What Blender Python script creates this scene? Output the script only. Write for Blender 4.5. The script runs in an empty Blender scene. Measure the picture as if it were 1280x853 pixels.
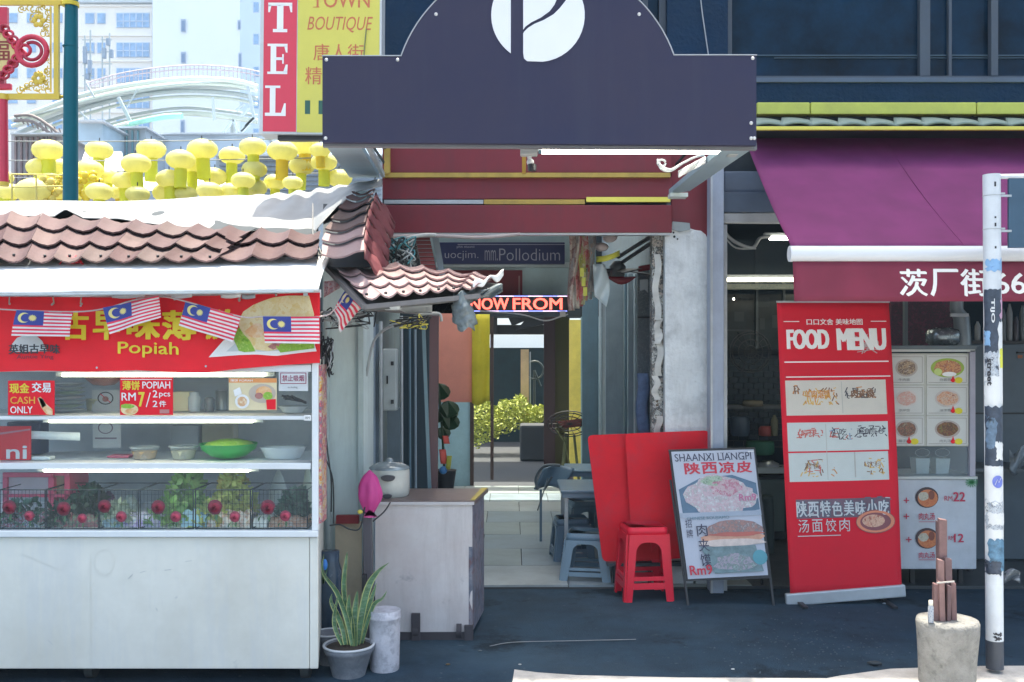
import bpy, math, random
from mathutils import Vector, Matrix, noise
R = math.radians
random.seed(7)
S = bpy.context.scene
# ---------------------------------------------------------------- camera, sky, sun, exposure
cam = bpy.data.cameras.new('camera'); camo = bpy.data.objects.new('camera', cam)
S.collection.objects.link(camo); S.camera = camo
F = 1244.0; EYE = 1.55; CX = 640.0; CY = 440.0
cam.sensor_width = 36; cam.lens = 36 * F / 1280
cam.shift_y = (CY - 426.5) / 1280
cam.clip_start = .05; cam.clip_end = 2000
camo.location = (0, 0, EYE); camo.rotation_euler = (R(90), 0, 0)
SUN_EL, SUN_AZ = R(80), R(-4)          # azimuth from +Y (behind the shop front), a little to the left
w = bpy.data.worlds.new('World'); S.world = w; w.use_nodes = True
nt = w.node_tree; nt.nodes.clear()
sky = nt.nodes.new('ShaderNodeTexSky'); sky.sky_type = 'NISHITA'; sky.sun_disc = False
sky.sun_elevation = SUN_EL; sky.sun_rotation = SUN_AZ; sky.dust_density = 4.0; sky.air_density = 1.0; sky.ozone_density = 1.0
bg = nt.nodes.new('ShaderNodeBackground'); bg.inputs[1].default_value = 0.15
wo = nt.nodes.new('ShaderNodeOutputWorld')
nt.links.new(sky.outputs[0], bg.inputs[0]); nt.links.new(bg.outputs[0], wo.inputs[0])
sl = bpy.data.lights.new('sun', 'SUN'); sl.energy = 3.2; sl.angle = R(.6); sl.color = (1, .96, .91)
so = bpy.data.objects.new('sun', sl); S.collection.objects.link(so)
sd = Vector((math.sin(SUN_AZ) * math.cos(SUN_EL), math.cos(SUN_AZ) * math.cos(SUN_EL), math.sin(SUN_EL)))
so.rotation_euler = sd.to_track_quat('Z', 'Y').to_euler(); so.location = (0, 0, 30)
S.view_settings.view_transform = 'Standard'; S.view_settings.look = 'None'
S.view_settings.exposure = 1.9; S.view_settings.gamma = 1
S.view_settings.use_white_balance = True; S.view_settings.white_balance_temperature = 7150; S.view_settings.white_balance_tint = 4
S.cycles.use_denoising = True
S.cycles.max_bounces = 8; S.cycles.transparent_max_bounces = 24
S.cycles.sample_clamp_indirect = 6
COL = S.collection

# ---------------------------------------------------------------- materials
def lin(h):
    if not isinstance(h, str): return tuple(h)
    c = [int(h[i:i+2], 16) / 255 for i in (0, 2, 4)]
    return tuple(v / 12.92 if v <= .04045 else ((v + .055) / 1.055) ** 2.4 for v in c)
def al(h, k=(.70, .75, .82)):           # colour read off a shaded surface of the photo -> base colour
    c = lin(h); return tuple(min(.85, c[i] / k[i]) for i in range(3))
MC = {}
def mat(name, col, rough=.6, metal=0., var=.12, vs=6., bump=0., bs=60., emis=0., dirt=0., dcol=(.08, .07, .06), spec=.5, ds=2.5, streak=False, trans=0.):
    if name in MC: return MC[name]
    m = bpy.data.materials.new(name); m.use_nodes = True; MC[name] = m
    n = m.node_tree; b = n.nodes['Principled BSDF']
    c = lin(col)
    b.inputs['Roughness'].default_value = rough; b.inputs['Metallic'].default_value = metal
    b.inputs['Specular IOR Level'].default_value = spec
    tc = n.nodes.new('ShaderNodeTexCoord')
    def N(t): return n.nodes.new('ShaderNode' + t)
    nz = N('TexNoise'); nz.inputs['Scale'].default_value = vs; nz.inputs['Detail'].default_value = 8; nz.inputs['Roughness'].default_value = .65
    n.links.new(tc.outputs['Object'], nz.inputs[0])
    rp = N('ValToRGB'); e = rp.color_ramp.elements
    e[0].position = .3; e[1].position = .72
    e[0].color = tuple(v * (1 - var) for v in c) + (1,); e[1].color = tuple(min(1, v * (1 + var)) for v in c) + (1,)
    n.links.new(nz.outputs[0], rp.inputs[0]); out = rp.outputs[0]
    if dirt:
        d = N('TexNoise'); d.inputs['Scale'].default_value = ds; d.inputs['Detail'].default_value = 10; d.inputs['Roughness'].default_value = .72
        mp = N('Mapping'); mp.inputs['Location'].default_value = (3.1, 7.7, 1.3)
        if streak: mp.inputs['Scale'].default_value = (5, 5, .6)
        n.links.new(tc.outputs['Object'], mp.inputs[0]); n.links.new(mp.outputs[0], d.inputs[0])
        r2 = N('ValToRGB'); r2.color_ramp.elements[0].position = .48; r2.color_ramp.elements[1].position = .75
        n.links.new(d.outputs[0], r2.inputs[0])
        ml = N('Math'); ml.operation = 'MULTIPLY'; ml.inputs[1].default_value = dirt
        n.links.new(r2.outputs[0], ml.inputs[0])
        mx = N('MixRGB'); mx.inputs[2].default_value = tuple(lin(dcol)) + (1,)
        n.links.new(ml.outputs[0], mx.inputs[0]); n.links.new(out, mx.inputs[1]); out = mx.outputs[0]
    n.links.new(out, b.inputs['Base Color'])
    # roughness wear
    mr = N('MapRange'); mr.inputs[3].default_value = max(.03, rough - .12); mr.inputs[4].default_value = min(1, rough + .12)
    n.links.new(nz.outputs[0], mr.inputs[0]); n.links.new(mr.outputs[0], b.inputs['Roughness'])
    if bump:
        bz = N('TexNoise'); bz.inputs['Scale'].default_value = bs; bz.inputs['Detail'].default_value = 6
        n.links.new(tc.outputs['Object'], bz.inputs[0])
        bp = N('Bump'); bp.inputs['Strength'].default_value = bump; bp.inputs['Distance'].default_value = .01
        n.links.new(bz.outputs[0], bp.inputs['Height']); n.links.new(bp.outputs[0], b.inputs['Normal'])
    if emis:
        b.inputs['Emission Color'].default_value = c + (1,); b.inputs['Emission Strength'].default_value = emis
    if trans: b.inputs['Transmission Weight'].default_value = trans
    return m
def foodmat(name, cols, scale=60, rough=.5, mixf=.62):
    if name in MC: return MC[name]
    m = bpy.data.materials.new(name); m.use_nodes = True; MC[name] = m
    n = m.node_tree; b = n.nodes['Principled BSDF']; b.inputs['Roughness'].default_value = rough
    tc = n.nodes.new('ShaderNodeTexCoord'); nz = n.nodes.new('ShaderNodeTexNoise'); nz.inputs['Scale'].default_value = scale * .5; nz.inputs['Detail'].default_value = 3
    mx = n.nodes.new('ShaderNodeMixRGB'); mx.inputs[0].default_value = .06
    vo = n.nodes.new('ShaderNodeTexVoronoi'); vo.inputs['Scale'].default_value = scale
    n.links.new(tc.outputs['Object'], nz.inputs[0]); n.links.new(tc.outputs['Object'], mx.inputs[1]); n.links.new(nz.outputs[1], mx.inputs[2])
    n.links.new(mx.outputs[0], vo.inputs[0])
    sp = n.nodes.new('ShaderNodeSeparateColor'); n.links.new(vo.outputs[1], sp.inputs[0])
    n2 = n.nodes.new('ShaderNodeTexNoise'); n2.inputs['Scale'].default_value = scale * 1.3; n2.inputs['Detail'].default_value = 7; n2.inputs['Roughness'].default_value = .7
    st_ = n.nodes.new('ShaderNodeMapRange'); st_.inputs[1].default_value = .32; st_.inputs[2].default_value = .68; st_.clamp = True
    av = n.nodes.new('ShaderNodeMix'); av.data_type = 'FLOAT'; av.inputs[0].default_value = mixf
    n.links.new(tc.outputs['Object'], n2.inputs[0]); n.links.new(n2.outputs[0], st_.inputs[0]); n.links.new(sp.outputs[0], av.inputs[2]); n.links.new(st_.outputs[0], av.inputs[3])
    rp = n.nodes.new('ValToRGB') if 0 else n.nodes.new('ShaderNodeValToRGB'); rp.color_ramp.interpolation = 'LINEAR'
    k = len(cols)
    for i, c in enumerate(cols):
        if i < 2: e = rp.color_ramp.elements[i]; e.position = .15 + .7 * i / (k - 1)
        else: e = rp.color_ramp.elements.new(.15 + .7 * i / (k - 1))
        e.color = lin(c) + (1,)
    n.links.new(av.outputs[0], rp.inputs[0]); n.links.new(rp.outputs[0], b.inputs['Base Color'])
    return m
def glassmat(name, tint=(.9, .95, .97), refl=.5, film=0., filmc=(.5, .55, .6)):
    if name in MC: return MC[name]
    m = bpy.data.materials.new(name); m.use_nodes = True; MC[name] = m
    n = m.node_tree; n.nodes.clear(); N = lambda t: n.nodes.new('ShaderNode' + t)
    o = N('OutputMaterial'); t = N('BsdfTransparent'); t.inputs[0].default_value = tuple(tint) + (1,)
    g = N('BsdfGlossy'); g.inputs['Roughness'].default_value = .03; g.inputs[0].default_value = (.9, .95, 1, 1)
    f = N('Fresnel'); f.inputs[0].default_value = 1.45; mx = N('MixShader')
    mu = N('Math'); mu.operation = 'MULTIPLY'; mu.inputs[1].default_value = refl
    n.links.new(f.outputs[0], mu.inputs[0]); n.links.new(mu.outputs[0], mx.inputs[0])
    n.links.new(t.outputs[0], mx.inputs[1]); n.links.new(g.outputs[0], mx.inputs[2]); out = mx.outputs[0]
    if film:
        d = N('BsdfDiffuse'); d.inputs[0].default_value = tuple(filmc) + (1,)
        tc = N('TexCoord'); nz = N('TexNoise'); nz.inputs['Scale'].default_value = 3; nz.inputs['Detail'].default_value = 6
        mr = N('MapRange'); mr.inputs[1].default_value = .3; mr.inputs[2].default_value = .7; mr.inputs[3].default_value = film * .5; mr.inputs[4].default_value = film * 1.4
        n.links.new(tc.outputs['Object'], nz.inputs[0]); n.links.new(nz.outputs[0], mr.inputs[0])
        m2 = N('MixShader'); n.links.new(mr.outputs[0], m2.inputs[0]); n.links.new(out, m2.inputs[1]); n.links.new(d.outputs[0], m2.inputs[2]); out = m2.outputs[0]
    n.links.new(out, o.inputs[0]); return m
def clothmat(name, col, rough=.8, back=.35, alpha=1.):   # thin sheet that lets some light through
    if name in MC: return MC[name]
    m = bpy.data.materials.new(name); m.use_nodes = True; MC[name] = m
    n = m.node_tree; n.nodes.clear(); N = lambda t: n.nodes.new('ShaderNode' + t)
    o = N('OutputMaterial'); p = N('BsdfPrincipled'); t = N('BsdfTranslucent'); mx = N('MixShader'); mx.inputs[0].default_value = back
    c = lin(col); tc = N('TexCoord'); nz = N('TexNoise'); nz.inputs['Scale'].default_value = 5; nz.inputs['Detail'].default_value = 8
    rp = N('ValToRGB'); rp.color_ramp.elements[0].position = .3; rp.color_ramp.elements[1].position = .7
    rp.color_ramp.elements[0].color = tuple(v * .86 for v in c) + (1,); rp.color_ramp.elements[1].color = tuple(min(1, v * 1.1) for v in c) + (1,)
    n.links.new(tc.outputs['Object'], nz.inputs[0]); n.links.new(nz.outputs[0], rp.inputs[0])
    n.links.new(rp.outputs[0], p.inputs['Base Color']); n.links.new(rp.outputs[0], t.inputs[0]); p.inputs['Roughness'].default_value = rough
    n.links.new(p.outputs[0], mx.inputs[1]); n.links.new(t.outputs[0], mx.inputs[2]); out = mx.outputs[0]
    if alpha < 1:
        tr = N('BsdfTransparent'); m2 = N('MixShader'); m2.inputs[0].default_value = alpha
        n.links.new(tr.outputs[0], m2.inputs[1]); n.links.new(out, m2.inputs[2]); out = m2.outputs[0]
    n.links.new(out, o.inputs[0]); return m

def stains(m, col, scale, lo, hi, amt, sx=1., sz=1., loc=0.):     # extra stains over an existing base colour
    n = m.node_tree; b = n.nodes['Principled BSDF']; src = b.inputs['Base Color'].links[0].from_socket
    N = lambda t: n.nodes.new('ShaderNode' + t)
    tc = N('TexCoord'); mp = N('Mapping'); mp.inputs['Scale'].default_value = (sx, sx, sz); mp.inputs['Location'].default_value = (loc, loc * 1.7, loc * .3)
    nz = N('TexNoise'); nz.inputs['Scale'].default_value = scale; nz.inputs['Detail'].default_value = 9; nz.inputs['Roughness'].default_value = .68
    mr = N('MapRange'); mr.inputs[1].default_value = lo; mr.inputs[2].default_value = hi; mr.inputs[4].default_value = amt; mx = N('MixRGB'); mx.inputs[2].default_value = tuple(col) + (1,)
    n.links.new(tc.outputs['Object'], mp.inputs[0]); n.links.new(mp.outputs[0], nz.inputs[0]); n.links.new(nz.outputs[0], mr.inputs[0])
    n.links.new(mr.outputs[0], mx.inputs[0]); n.links.new(src, mx.inputs[1]); n.links.new(mx.outputs[0], b.inputs['Base Color']); return m

# ---------------------------------------------------------------- geometry helpers
def P(x, y, Y): return Vector(((x - CX) / F * Y, Y, EYE - (y - CY) / F * Y))
def gx(x, Y): return (x - CX) / F * Y
def gz(y, Y): return EYE - (y - CY) / F * Y
WL = {}
def wl(o): return WL.get(o.name, Vector((0, 0, 0)))
def props(o, label=None, cat=None, group=None, kind=None):
    if label: o['label'] = label
    if cat: o['category'] = cat
    if group: o['group'] = group
    if kind: o['kind'] = kind
    return o
def thing(name, label, cat, loc=(0, 0, 0), group=None, kind=None, rz=0):
    o = bpy.data.objects.new(name, None); COL.objects.link(o); o.location = loc; o.rotation_euler = (0, 0, rz)
    o.empty_display_size = .1
    WL[o.name] = Vector(loc); return props(o, label, cat, group, kind)
def copytree(o, parent=None):
    c = o.copy(); COL.objects.link(c)
    if parent: c.parent = parent
    WL[c.name] = wl(o)
    for ch in list(o.children): copytree(ch, c)
    return c
class MB:
    def __init__(s): s.v = []; s.f = []; s.mi = []; s.mats = []; s.cur = 0; s.sm = []; s.smooth = False
    def m(s, mt):
        if mt not in s.mats: s.mats.append(mt)
        s.cur = s.mats.index(mt); return s
    def add(s, vs, fs, smooth=None):
        b = len(s.v); s.v += [Vector(v) for v in vs]
        for f in fs: s.f.append([b + i for i in f]); s.mi.append(s.cur); s.sm.append(s.smooth if smooth is None else smooth)
        return s
    def box(s, x0, x1, y0, y1, z0, z1):
        vs = [(x, y, z) for x in (x0, x1) for y in (y0, y1) for z in (z0, z1)]
        return s.add(vs, [(0, 1, 3, 2), (4, 6, 7, 5), (0, 4, 5, 1), (2, 3, 7, 6), (0, 2, 6, 4), (1, 5, 7, 3)])
    def pbox(s, x0, y0, x1, y1, Y, d=.02):    # box whose front face fills a picture rectangle at depth Y
        return s.box(gx(x0, Y), gx(x1, Y), Y, Y + d, gz(y1, Y), gz(y0, Y))
    def hexa(s, a, b):                         # two quads (4 pts each) joined
        return s.add(list(a) + list(b), [(0, 1, 2, 3), (7, 6, 5, 4), (0, 4, 5, 1), (1, 5, 6, 2), (2, 6, 7, 3), (3, 7, 4, 0)])
    def bar(s, p, q, wd, dp=None, up=(0, 0, 1)):   # rectangular bar from p to q
        p, q = Vector(p), Vector(q); d = (q - p).normalized(); up = Vector(up)
        if abs(d.dot(up)) > .95: up = Vector((0, 1, 0))
        a = d.cross(up).normalized(); b = a.cross(d); dp = dp or wd
        c = [a * (i * wd / 2) + b * (j * dp / 2) for i, j in ((-1, -1), (1, -1), (1, 1), (-1, 1))]
        return s.hexa([p + k for k in c], [q + k for k in c])
    def tube(s, pts, r, n=8, caps=True):
        pts = [Vector(p) for p in pts]; k = len(pts); rs = r if isinstance(r, (list, tuple)) else [r] * k
        vs = []; pa = None
        for i, p in enumerate(pts):
            d = (pts[min(i + 1, k - 1)] - pts[max(i - 1, 0)]).normalized()
            if pa is None:
                pa = d.cross(Vector((0, 0, 1)) if abs(d.z) < .9 else Vector((0, 1, 0))).normalized()
            else:
                pa = (pa - d * pa.dot(d)); pa = pa.normalized() if pa.length > 1e-6 else d.orthogonal().normalized()
            b = d.cross(pa)
            vs += [p + (pa * math.cos(2 * math.pi * j / n) + b * math.sin(2 * math.pi * j / n)) * rs[i] for j in range(n)]
        fs = [(i * n + j, i * n + (j + 1) % n, (i + 1) * n + (j + 1) % n, (i + 1) * n + j) for i in range(k - 1) for j in range(n)]
        s.add(vs, fs, True)
        if caps: s.add(vs[:n], [tuple(range(n))[::-1]], False); s.add(vs[-n:], [tuple(range(n))], False)
        return s
    def lathe(s, prof, c=(0, 0, 0), n=20, sx=1., sy=1., wob=0.):
        c = Vector(c); vs = []
        for r, z in prof:
            for j in range(n):
                a = 2 * math.pi * j / n; q = 1 + wob * noise.noise(Vector((math.cos(a) * 2, math.sin(a) * 2, z * 6)) + c)
                vs.append(c + Vector((r * q * sx * math.cos(a), r * q * sy * math.sin(a), z)))
        k = len(prof)
        fs = [(i * n + j, i * n + (j + 1) % n, (i + 1) * n + (j + 1) % n, (i + 1) * n + j) for i in range(k - 1) for j in range(n)]
        s.add(vs, fs, True)
        if prof[0][0] > 1e-4: s.add(vs[:n], [tuple(range(n))[::-1]], False)
        if prof[-1][0] > 1e-4: s.add(vs[-n:], [tuple(range(n))], False)
        return s
    def prism(s, pts, y0, y1):                 # outline in XZ, extruded from y0 (front) to y1
        n = len(pts); vs = [(p[0], y0, p[1]) for p in pts] + [(p[0], y1, p[1]) for p in pts]
        return s.add(vs, [tuple(range(n))[::-1], tuple(range(n, 2 * n))] + [(i, (i + 1) % n, n + (i + 1) % n, n + i) for i in range(n)])
    def pprism(s, pts, Y, d): return s.prism([(gx(x, Y), gz(y, Y)) for x, y in pts], Y, Y + d)
    def grid(s, fn, nu, nv, thick=0.):
        vs = [fn(i / nu, j / nv) for j in range(nv + 1) for i in range(nu + 1)]
        fs = [(j * (nu + 1) + i, j * (nu + 1) + i + 1, (j + 1) * (nu + 1) + i + 1, (j + 1) * (nu + 1) + i) for j in range(nv) for i in range(nu)]
        return s.add(vs, fs, True)
    def ball(s, c, r, nu=12, nv=8, sx=1, sy=1, sz=1, wob=0.):
        prof = [(r * math.sin(math.pi * i / nv) * 1.0, -r * sz * math.cos(math.pi * i / nv)) for i in range(nv + 1)]
        prof[0] = (0.0, -r * sz); prof[-1] = (0.0, r * sz)
        return s.lathe(prof, c, nu, sx, sy, wob)
    def build(s, name, mt=None, parent=None, bevel=0., solid=0., kind=None, label=None, cat=None, group=None):
        if mt is not None and not s.mats: s.mats = [mt]
        me = bpy.data.meshes.new(name)
        if parent is not None: off = wl(parent)
        else:
            xs = [v.x for v in s.v]; ys = [v.y for v in s.v]; zs = [v.z for v in s.v]
            off = Vector(((min(xs) + max(xs)) / 2, (min(ys) + max(ys)) / 2, min(zs)))
        me.from_pydata([v - off for v in s.v], [], s.f); 
        for m_ in s.mats: me.materials.append(m_)
        me.polygons.foreach_set('material_index', s.mi); me.polygons.foreach_set('use_smooth', s.sm)
        me.validate(); me.update()
        o = bpy.data.objects.new(name, me); COL.objects.link(o)
        if parent is not None: o.parent = parent; WL[o.name] = off
        else: o.location = off; WL[o.name] = off
        if solid:
            md = o.modifiers.new('solid', 'SOLIDIFY'); md.thickness = solid; md.offset = 0
        if bevel:
            md = o.modifiers.new('bevel', 'BEVEL'); md.width = bevel; md.segments = 2; md.limit_method = 'ANGLE'; md.angle_limit = R(50)
        return props(o, label, cat, group, kind)

# quads: tl, tr, br, bl world points; u right, v down (0..1)
def Q(tl, tr, br, bl): return [Vector(tl), Vector(tr), Vector(br), Vector(bl)]
def PQ(x0, y0, x1, y1, Y): return [P(x0, y0, Y), P(x1, y0, Y), P(x1, y1, Y), P(x0, y1, Y)]
def qn(q):
    n = (q[1] - q[0]).cross(q[3] - q[0]).normalized()
    return -n if n.y > 0 else n
def qp(q, u, v, off=0.): return q[0].lerp(q[1], u).lerp(q[3].lerp(q[2], u), v) + qn(q) * off
_T = {}
def text2d(s, bold=0., shear=0., space=1.):
    k = (s, bold, shear, space)
    if k in _T: return _T[k]
    cu = bpy.data.curves.new('t', 'FONT'); cu.body = s; cu.offset = bold; cu.shear = shear; cu.space_character = space; cu.resolution_u = 3
    cu.align_x = 'CENTER'
    ob = bpy.data.objects.new('t', cu); COL.objects.link(ob)
    bpy.context.view_layer.update()
    me = bpy.data.meshes.new_from_object(ob.evaluated_get(bpy.context.evaluated_depsgraph_get()))
    vs = [(v.co.x, v.co.y) for v in me.vertices]; fs = [tuple(p.vertices) for p in me.polygons]
    bpy.data.objects.remove(ob); bpy.data.curves.remove(cu); bpy.data.meshes.remove(me)
    x0 = min(v[0] for v in vs); x1 = max(v[0] for v in vs); y0 = min(v[1] for v in vs); y1 = max(v[1] for v in vs)
    _T[k] = ([((x - x0) / (x1 - x0), 1 - (y - y0) / (y1 - y0)) for x, y in vs], fs); return _T[k]
class Print:                                   # flat print laid on a quad (uv in 0..1, or in pixels of a box)
    def __init__(s, q, box=None, surf=None):
        s.q = q; s.mb = MB(); s.lay = 1; s.bx = box or (0, 0, 1, 1); s.surf = surf
    def uv(s, x, y): b = s.bx; return (x - b[0]) / (b[2] - b[0]), (y - b[1]) / (b[3] - b[1])
    def p(s, x, y):
        u, v = s.uv(x, y)
        if s.surf: return s.surf(u, v) + Vector((0, -.0006 * s.lay - .0016, 0))
        return qp(s.q, u, v, .0012 * s.lay + .0006)
    def text(s, t, x0, y0, x1, y1, mt, bold=0., shear=0., space=1.):   # bold: a few slightly shifted copies of the strokes
        vs, fs = text2d(t, min(bold, .0), shear, space); s.mb.m(mt)
        d = abs(y1 - y0) * max(0, bold) * .9; l0 = s.lay; fl_ = 1 if x1 > x0 else -1
        asp = abs((x1 - x0) / (s.bx[2] - s.bx[0])) / max(1e-6, abs((y1 - y0) / (s.bx[3] - s.bx[1])))
        for k, (a_, b_) in enumerate(((-1, -.5), (1, .5), (-.5, .6), (.5, -.6), (0, 0), (-1, .5), (1, -.5)) if bold > .028 else ((-1, -.6), (1, .6), (0, 0)) if bold > .004 else ((0, 0),)):
            s.lay = l0 + k * .1
            s.mb.add([s.p(x0 + d * fl_ + (x1 - x0 - 2 * d * fl_) * a + a_ * d, y0 + d + (y1 - y0 - 2 * d) * b + b_ * d) for a, b in vs], fs)
        s.lay = l0; return s
    def poly(s, pts, mt): s.mb.m(mt); s.mb.add([s.p(*a) for a in pts], [tuple(range(len(pts)))]); return s
    def rect(s, x0, y0, x1, y1, mt):
        if s.surf:
            n = max(1, int(abs(x1 - x0) / (s.bx[2] - s.bx[0]) * 40)); s.mb.m(mt)
            m = max(1, int(abs(y1 - y0) / (s.bx[3] - s.bx[1]) * 8))
            s.mb.grid(lambda u, v: s.p(x0 + (x1 - x0) * u, y0 + (y1 - y0) * v), n, m); return s
        return s.poly([(x0, y0), (x1, y0), (x1, y1), (x0, y1)], mt)
    def ell(s, cx, cy, rx, ry, mt, n=20, wob=0., a0=0, a1=2 * math.pi):
        pts = []
        for i in range(n):
            a = a0 + (a1 - a0) * i / (n if a1 - a0 > 6.2 else n - 1); k = 1 + wob * random.uniform(-1, 1)
            pts.append((cx + rx * k * math.cos(a), cy + ry * k * math.sin(a)))
        return s.poly(pts, mt)
    def ring(s, cx, cy, r0, r1, mt, n=24, asp=1.):
        s.mb.m(mt); vs = []
        for i in range(n):
            a = 2 * math.pi * i / n
            vs += [s.p(cx + r0 * math.cos(a), cy + r0 * asp * math.sin(a)), s.p(cx + r1 * math.cos(a), cy + r1 * asp * math.sin(a))]
        s.mb.add(vs, [(2 * i, 2 * i + 1, (2 * i + 3) % (2 * n), (2 * i + 2) % (2 * n)) for i in range(n)]); return s
    def line(s, x0, y0, x1, y1, wd, mt):
        d = math.hypot(x1 - x0, y1 - y0) or 1; a, b = -(y1 - y0) / d * wd / 2, (x1 - x0) / d * wd / 2
        return s.poly([(x0 + a, y0 + b), (x1 + a, y1 + b), (x1 - a, y1 - b), (x0 - a, y0 - b)], mt)
    def up(s, k=1): s.lay += k; return s
    def build(s, name='print', parent=None, **k): return s.mb.build(name, None, parent, **k)
def sag(p, q, d, n=10):
    p, q = Vector(p), Vector(q); return [p.lerp(q, i / n) - Vector((0, 0, d * 4 * (i / n) * (1 - i / n))) for i in range(n + 1)]
def curve(pts, n=6):                            # Catmull-Rom through points
    pts = [Vector(p) for p in pts]; e = [pts[0]] + pts + [pts[-1]]; out = []
    for i in range(len(pts) - 1):
        a, b, c, d = e[i:i + 4]
        for j in range(n):
            t = j / n; out.append(.5 * ((2 * b) + (c - a) * t + (2 * a - 5 * b + 4 * c - d) * t * t + (3 * b - a - 3 * c + d) * t ** 3))
    out.append(pts[-1]); return out

# ---------------------------------------------------------------- palette
white = mat('white_paint', (.78, .79, .80), .45, dirt=.15)
black = mat('black_paint', (.02, .022, .028), .5)
yellow = mat('yellow_paint', (.66, .60, .10), .6, dirt=.25, dcol=(.2, .17, .06))
M_red_print = mat('red_print', (.80, .018, .035), .6, var=.05, spec=.2)
M_yel_print = mat('yellow_print', (.80, .62, .05), .5, var=.05)
M_white_print = mat('white_print', (.80, .80, .80), .5, var=.04)
M_black_print = mat('black_print', (.03, .03, .04), .5, var=.05)
steel = mat('steel', (.45, .47, .5), .35, .8, var=.2, dirt=.3)
galv = mat('galvanised', (.42, .45, .48), .5, .5, var=.15, dirt=.3)
tube_on = mat('lit_tube', (1., .98, .90), .4, emis=9.)
tube_warm = mat('warm_lit_tube', (1., .95, .78), .4, emis=4.)
# ================================================================ GROUND
YF = 6.5
asph = mat('asphalt', (.021, .044, .070), .9, spec=.15, var=.3, vs=3, bump=.5, bs=120, dirt=.45, dcol=(.05, .068, .085), ds=1.2)
stains(asph, (.045, .085, .125), 1.1, .5, .72, .7); stains(asph, (.008, .014, .02), 2.3, .56, .66, .75, loc=4.); stains(asph, (.12, .14, .16), 26, .62, .72, .6, loc=9.)
conc = mat('sun_strip_concrete', (.52, .50, .47), .85, var=.2, vs=9, bump=.5, bs=80, dirt=.5, dcol=(.14, .13, .12), ds=4)
mb = MB(); mb.add([(-300, -300, -.012), (300, -300, -.012), (300, 600, -.012), (-300, 600, -.012)], [(0, 1, 2, 3)])
mb.build('ground', mat('ground_asphalt', (.13, .13, .13), .9, bump=.3, bs=90), kind='structure')
mb = MB(); mb.grid(lambda u, v: Vector((-8 + 20 * u, .5 + 6.0 * v, .004 * noise.noise(Vector((u * 9, v * 5, 0))))), 60, 30)
mb.build('pavement', asph, kind='structure')
# pale kerb slab by the pole; its outline and colour carry the sunlit strip
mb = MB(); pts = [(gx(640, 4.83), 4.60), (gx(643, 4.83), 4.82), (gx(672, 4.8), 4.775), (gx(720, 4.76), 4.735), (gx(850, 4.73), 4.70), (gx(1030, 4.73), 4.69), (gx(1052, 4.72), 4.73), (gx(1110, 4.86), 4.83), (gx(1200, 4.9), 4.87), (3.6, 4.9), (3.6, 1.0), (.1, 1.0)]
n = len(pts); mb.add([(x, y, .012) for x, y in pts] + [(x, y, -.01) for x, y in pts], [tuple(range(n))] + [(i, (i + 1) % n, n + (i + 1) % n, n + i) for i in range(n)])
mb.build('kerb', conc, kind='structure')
# loose grit by the bollard, one mass
mb = MB()
for i in range(260):
    x = random.gauss(1.55, .42); y = random.gauss(5.25, .3); r = random.uniform(.002, .006)
    if x < .9: continue
    mb.lathe([(r, 0), (r * .7, r * .6), (0.0, r * .8)], (x, y, .003), 5, 1, random.uniform(.6, 1.2))
mb.build('gravel', mat('grit', (.055, .075, .095), .9, var=.5), kind='stuff', label='loose grit and crumbs scattered on the dark pavement left of the concrete bollard')
# a thin dropped cable on the pavement
mb = MB(); mb.tube(curve([P(612, 808, 5.24) * 1, (gx(640, 5.27), 5.27, .012), (gx(700, 5.3), 5.3, .01), (gx(795, 5.33), 5.33, .01)]), .0022, 5)
mb.v = [Vector((v.x, v.y, min(v.z, .014))) for v in mb.v]
props(mb.build('cable', mat('grey_cable', (.22, .23, .25), .6)), 'thin grey cable lying across the dark pavement in front of the alley', 'cable')
# small debris on the pavement
for lb_, x, y, r, c_ in (('dark flat stone lying left of the concrete bollard', 1094, 832, .026, (.03, .04, .05)), ('small pale bottle cap on the pavement below the poster stand', 916, 838, .008, (.5, .5, .5)), ('pale pebble near the grey cable end', 650, 832, .007, (.45, .45, .45)), ('crushed pale scrap below the red menu banner', 1106, 756, .012, (.2, .25, .3)), ('tiny brown leaf scrap right of the white drum', 560, 832, .010, (.12, .08, .04)), ('small grey stone in front of the metal cart caster', 600, 815, .009, (.1, .12, .14))):
    Y = F * EYE / (y - CY); mb = MB(); mb.ball((gx(x, Y), Y, r * .35 + .003), r, 9, 5, 1.3, .9, .4, .5)
    props(mb.build('pebble', mat('debris%d' % x, c_, .8, var=.3)), lb_, 'debris')
# alley floor: separate tiles
mb = MB(); mb.box(-.95, 1.3, YF, 18, -.01, .012); fl = mb.build('alley_floor', mat('grout', (.05, .055, .06), .9), kind='structure')
tm = [mat('floor_tile_%s' % c, col, .32, var=.18, vs=4, dirt=.4, dcol=(.12, .13, .12), ds=3, bump=.15, bs=20) for c, col in (('grey', (.24, .30, .34)), ('green_grey', (.28, .33, .33)), ('pale', (.34, .38, .39)))]
tmesh = []
for m_ in tm:
    mb = MB(); mb.box(-.297, .297, 0, .594, 0, .014); o = mb.build('t', m_, fl)
    for v in o.data.vertices: v.co = v.co + wl(fl)
    tmesh.append(o.data); bpy.data.objects.remove(o)
for j in range(8):
    for i in range(5):
        x = -.95 + .3 + .6 * i - (.3 if j % 2 else 0) + .12; y = YF + .003 + .6 * j
        if x > 1.35 or x < -1.2: continue
        o = bpy.data.objects.new('floor_tile', random.choice(tmesh)); COL.objects.link(o); o.parent = fl
        off = wl(fl); o.location = Vector((x, y, .012 + random.uniform(0, .002))) - off; o.rotation_euler = (random.uniform(-.003, .003), random.uniform(-.003, .003), 0)

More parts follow.
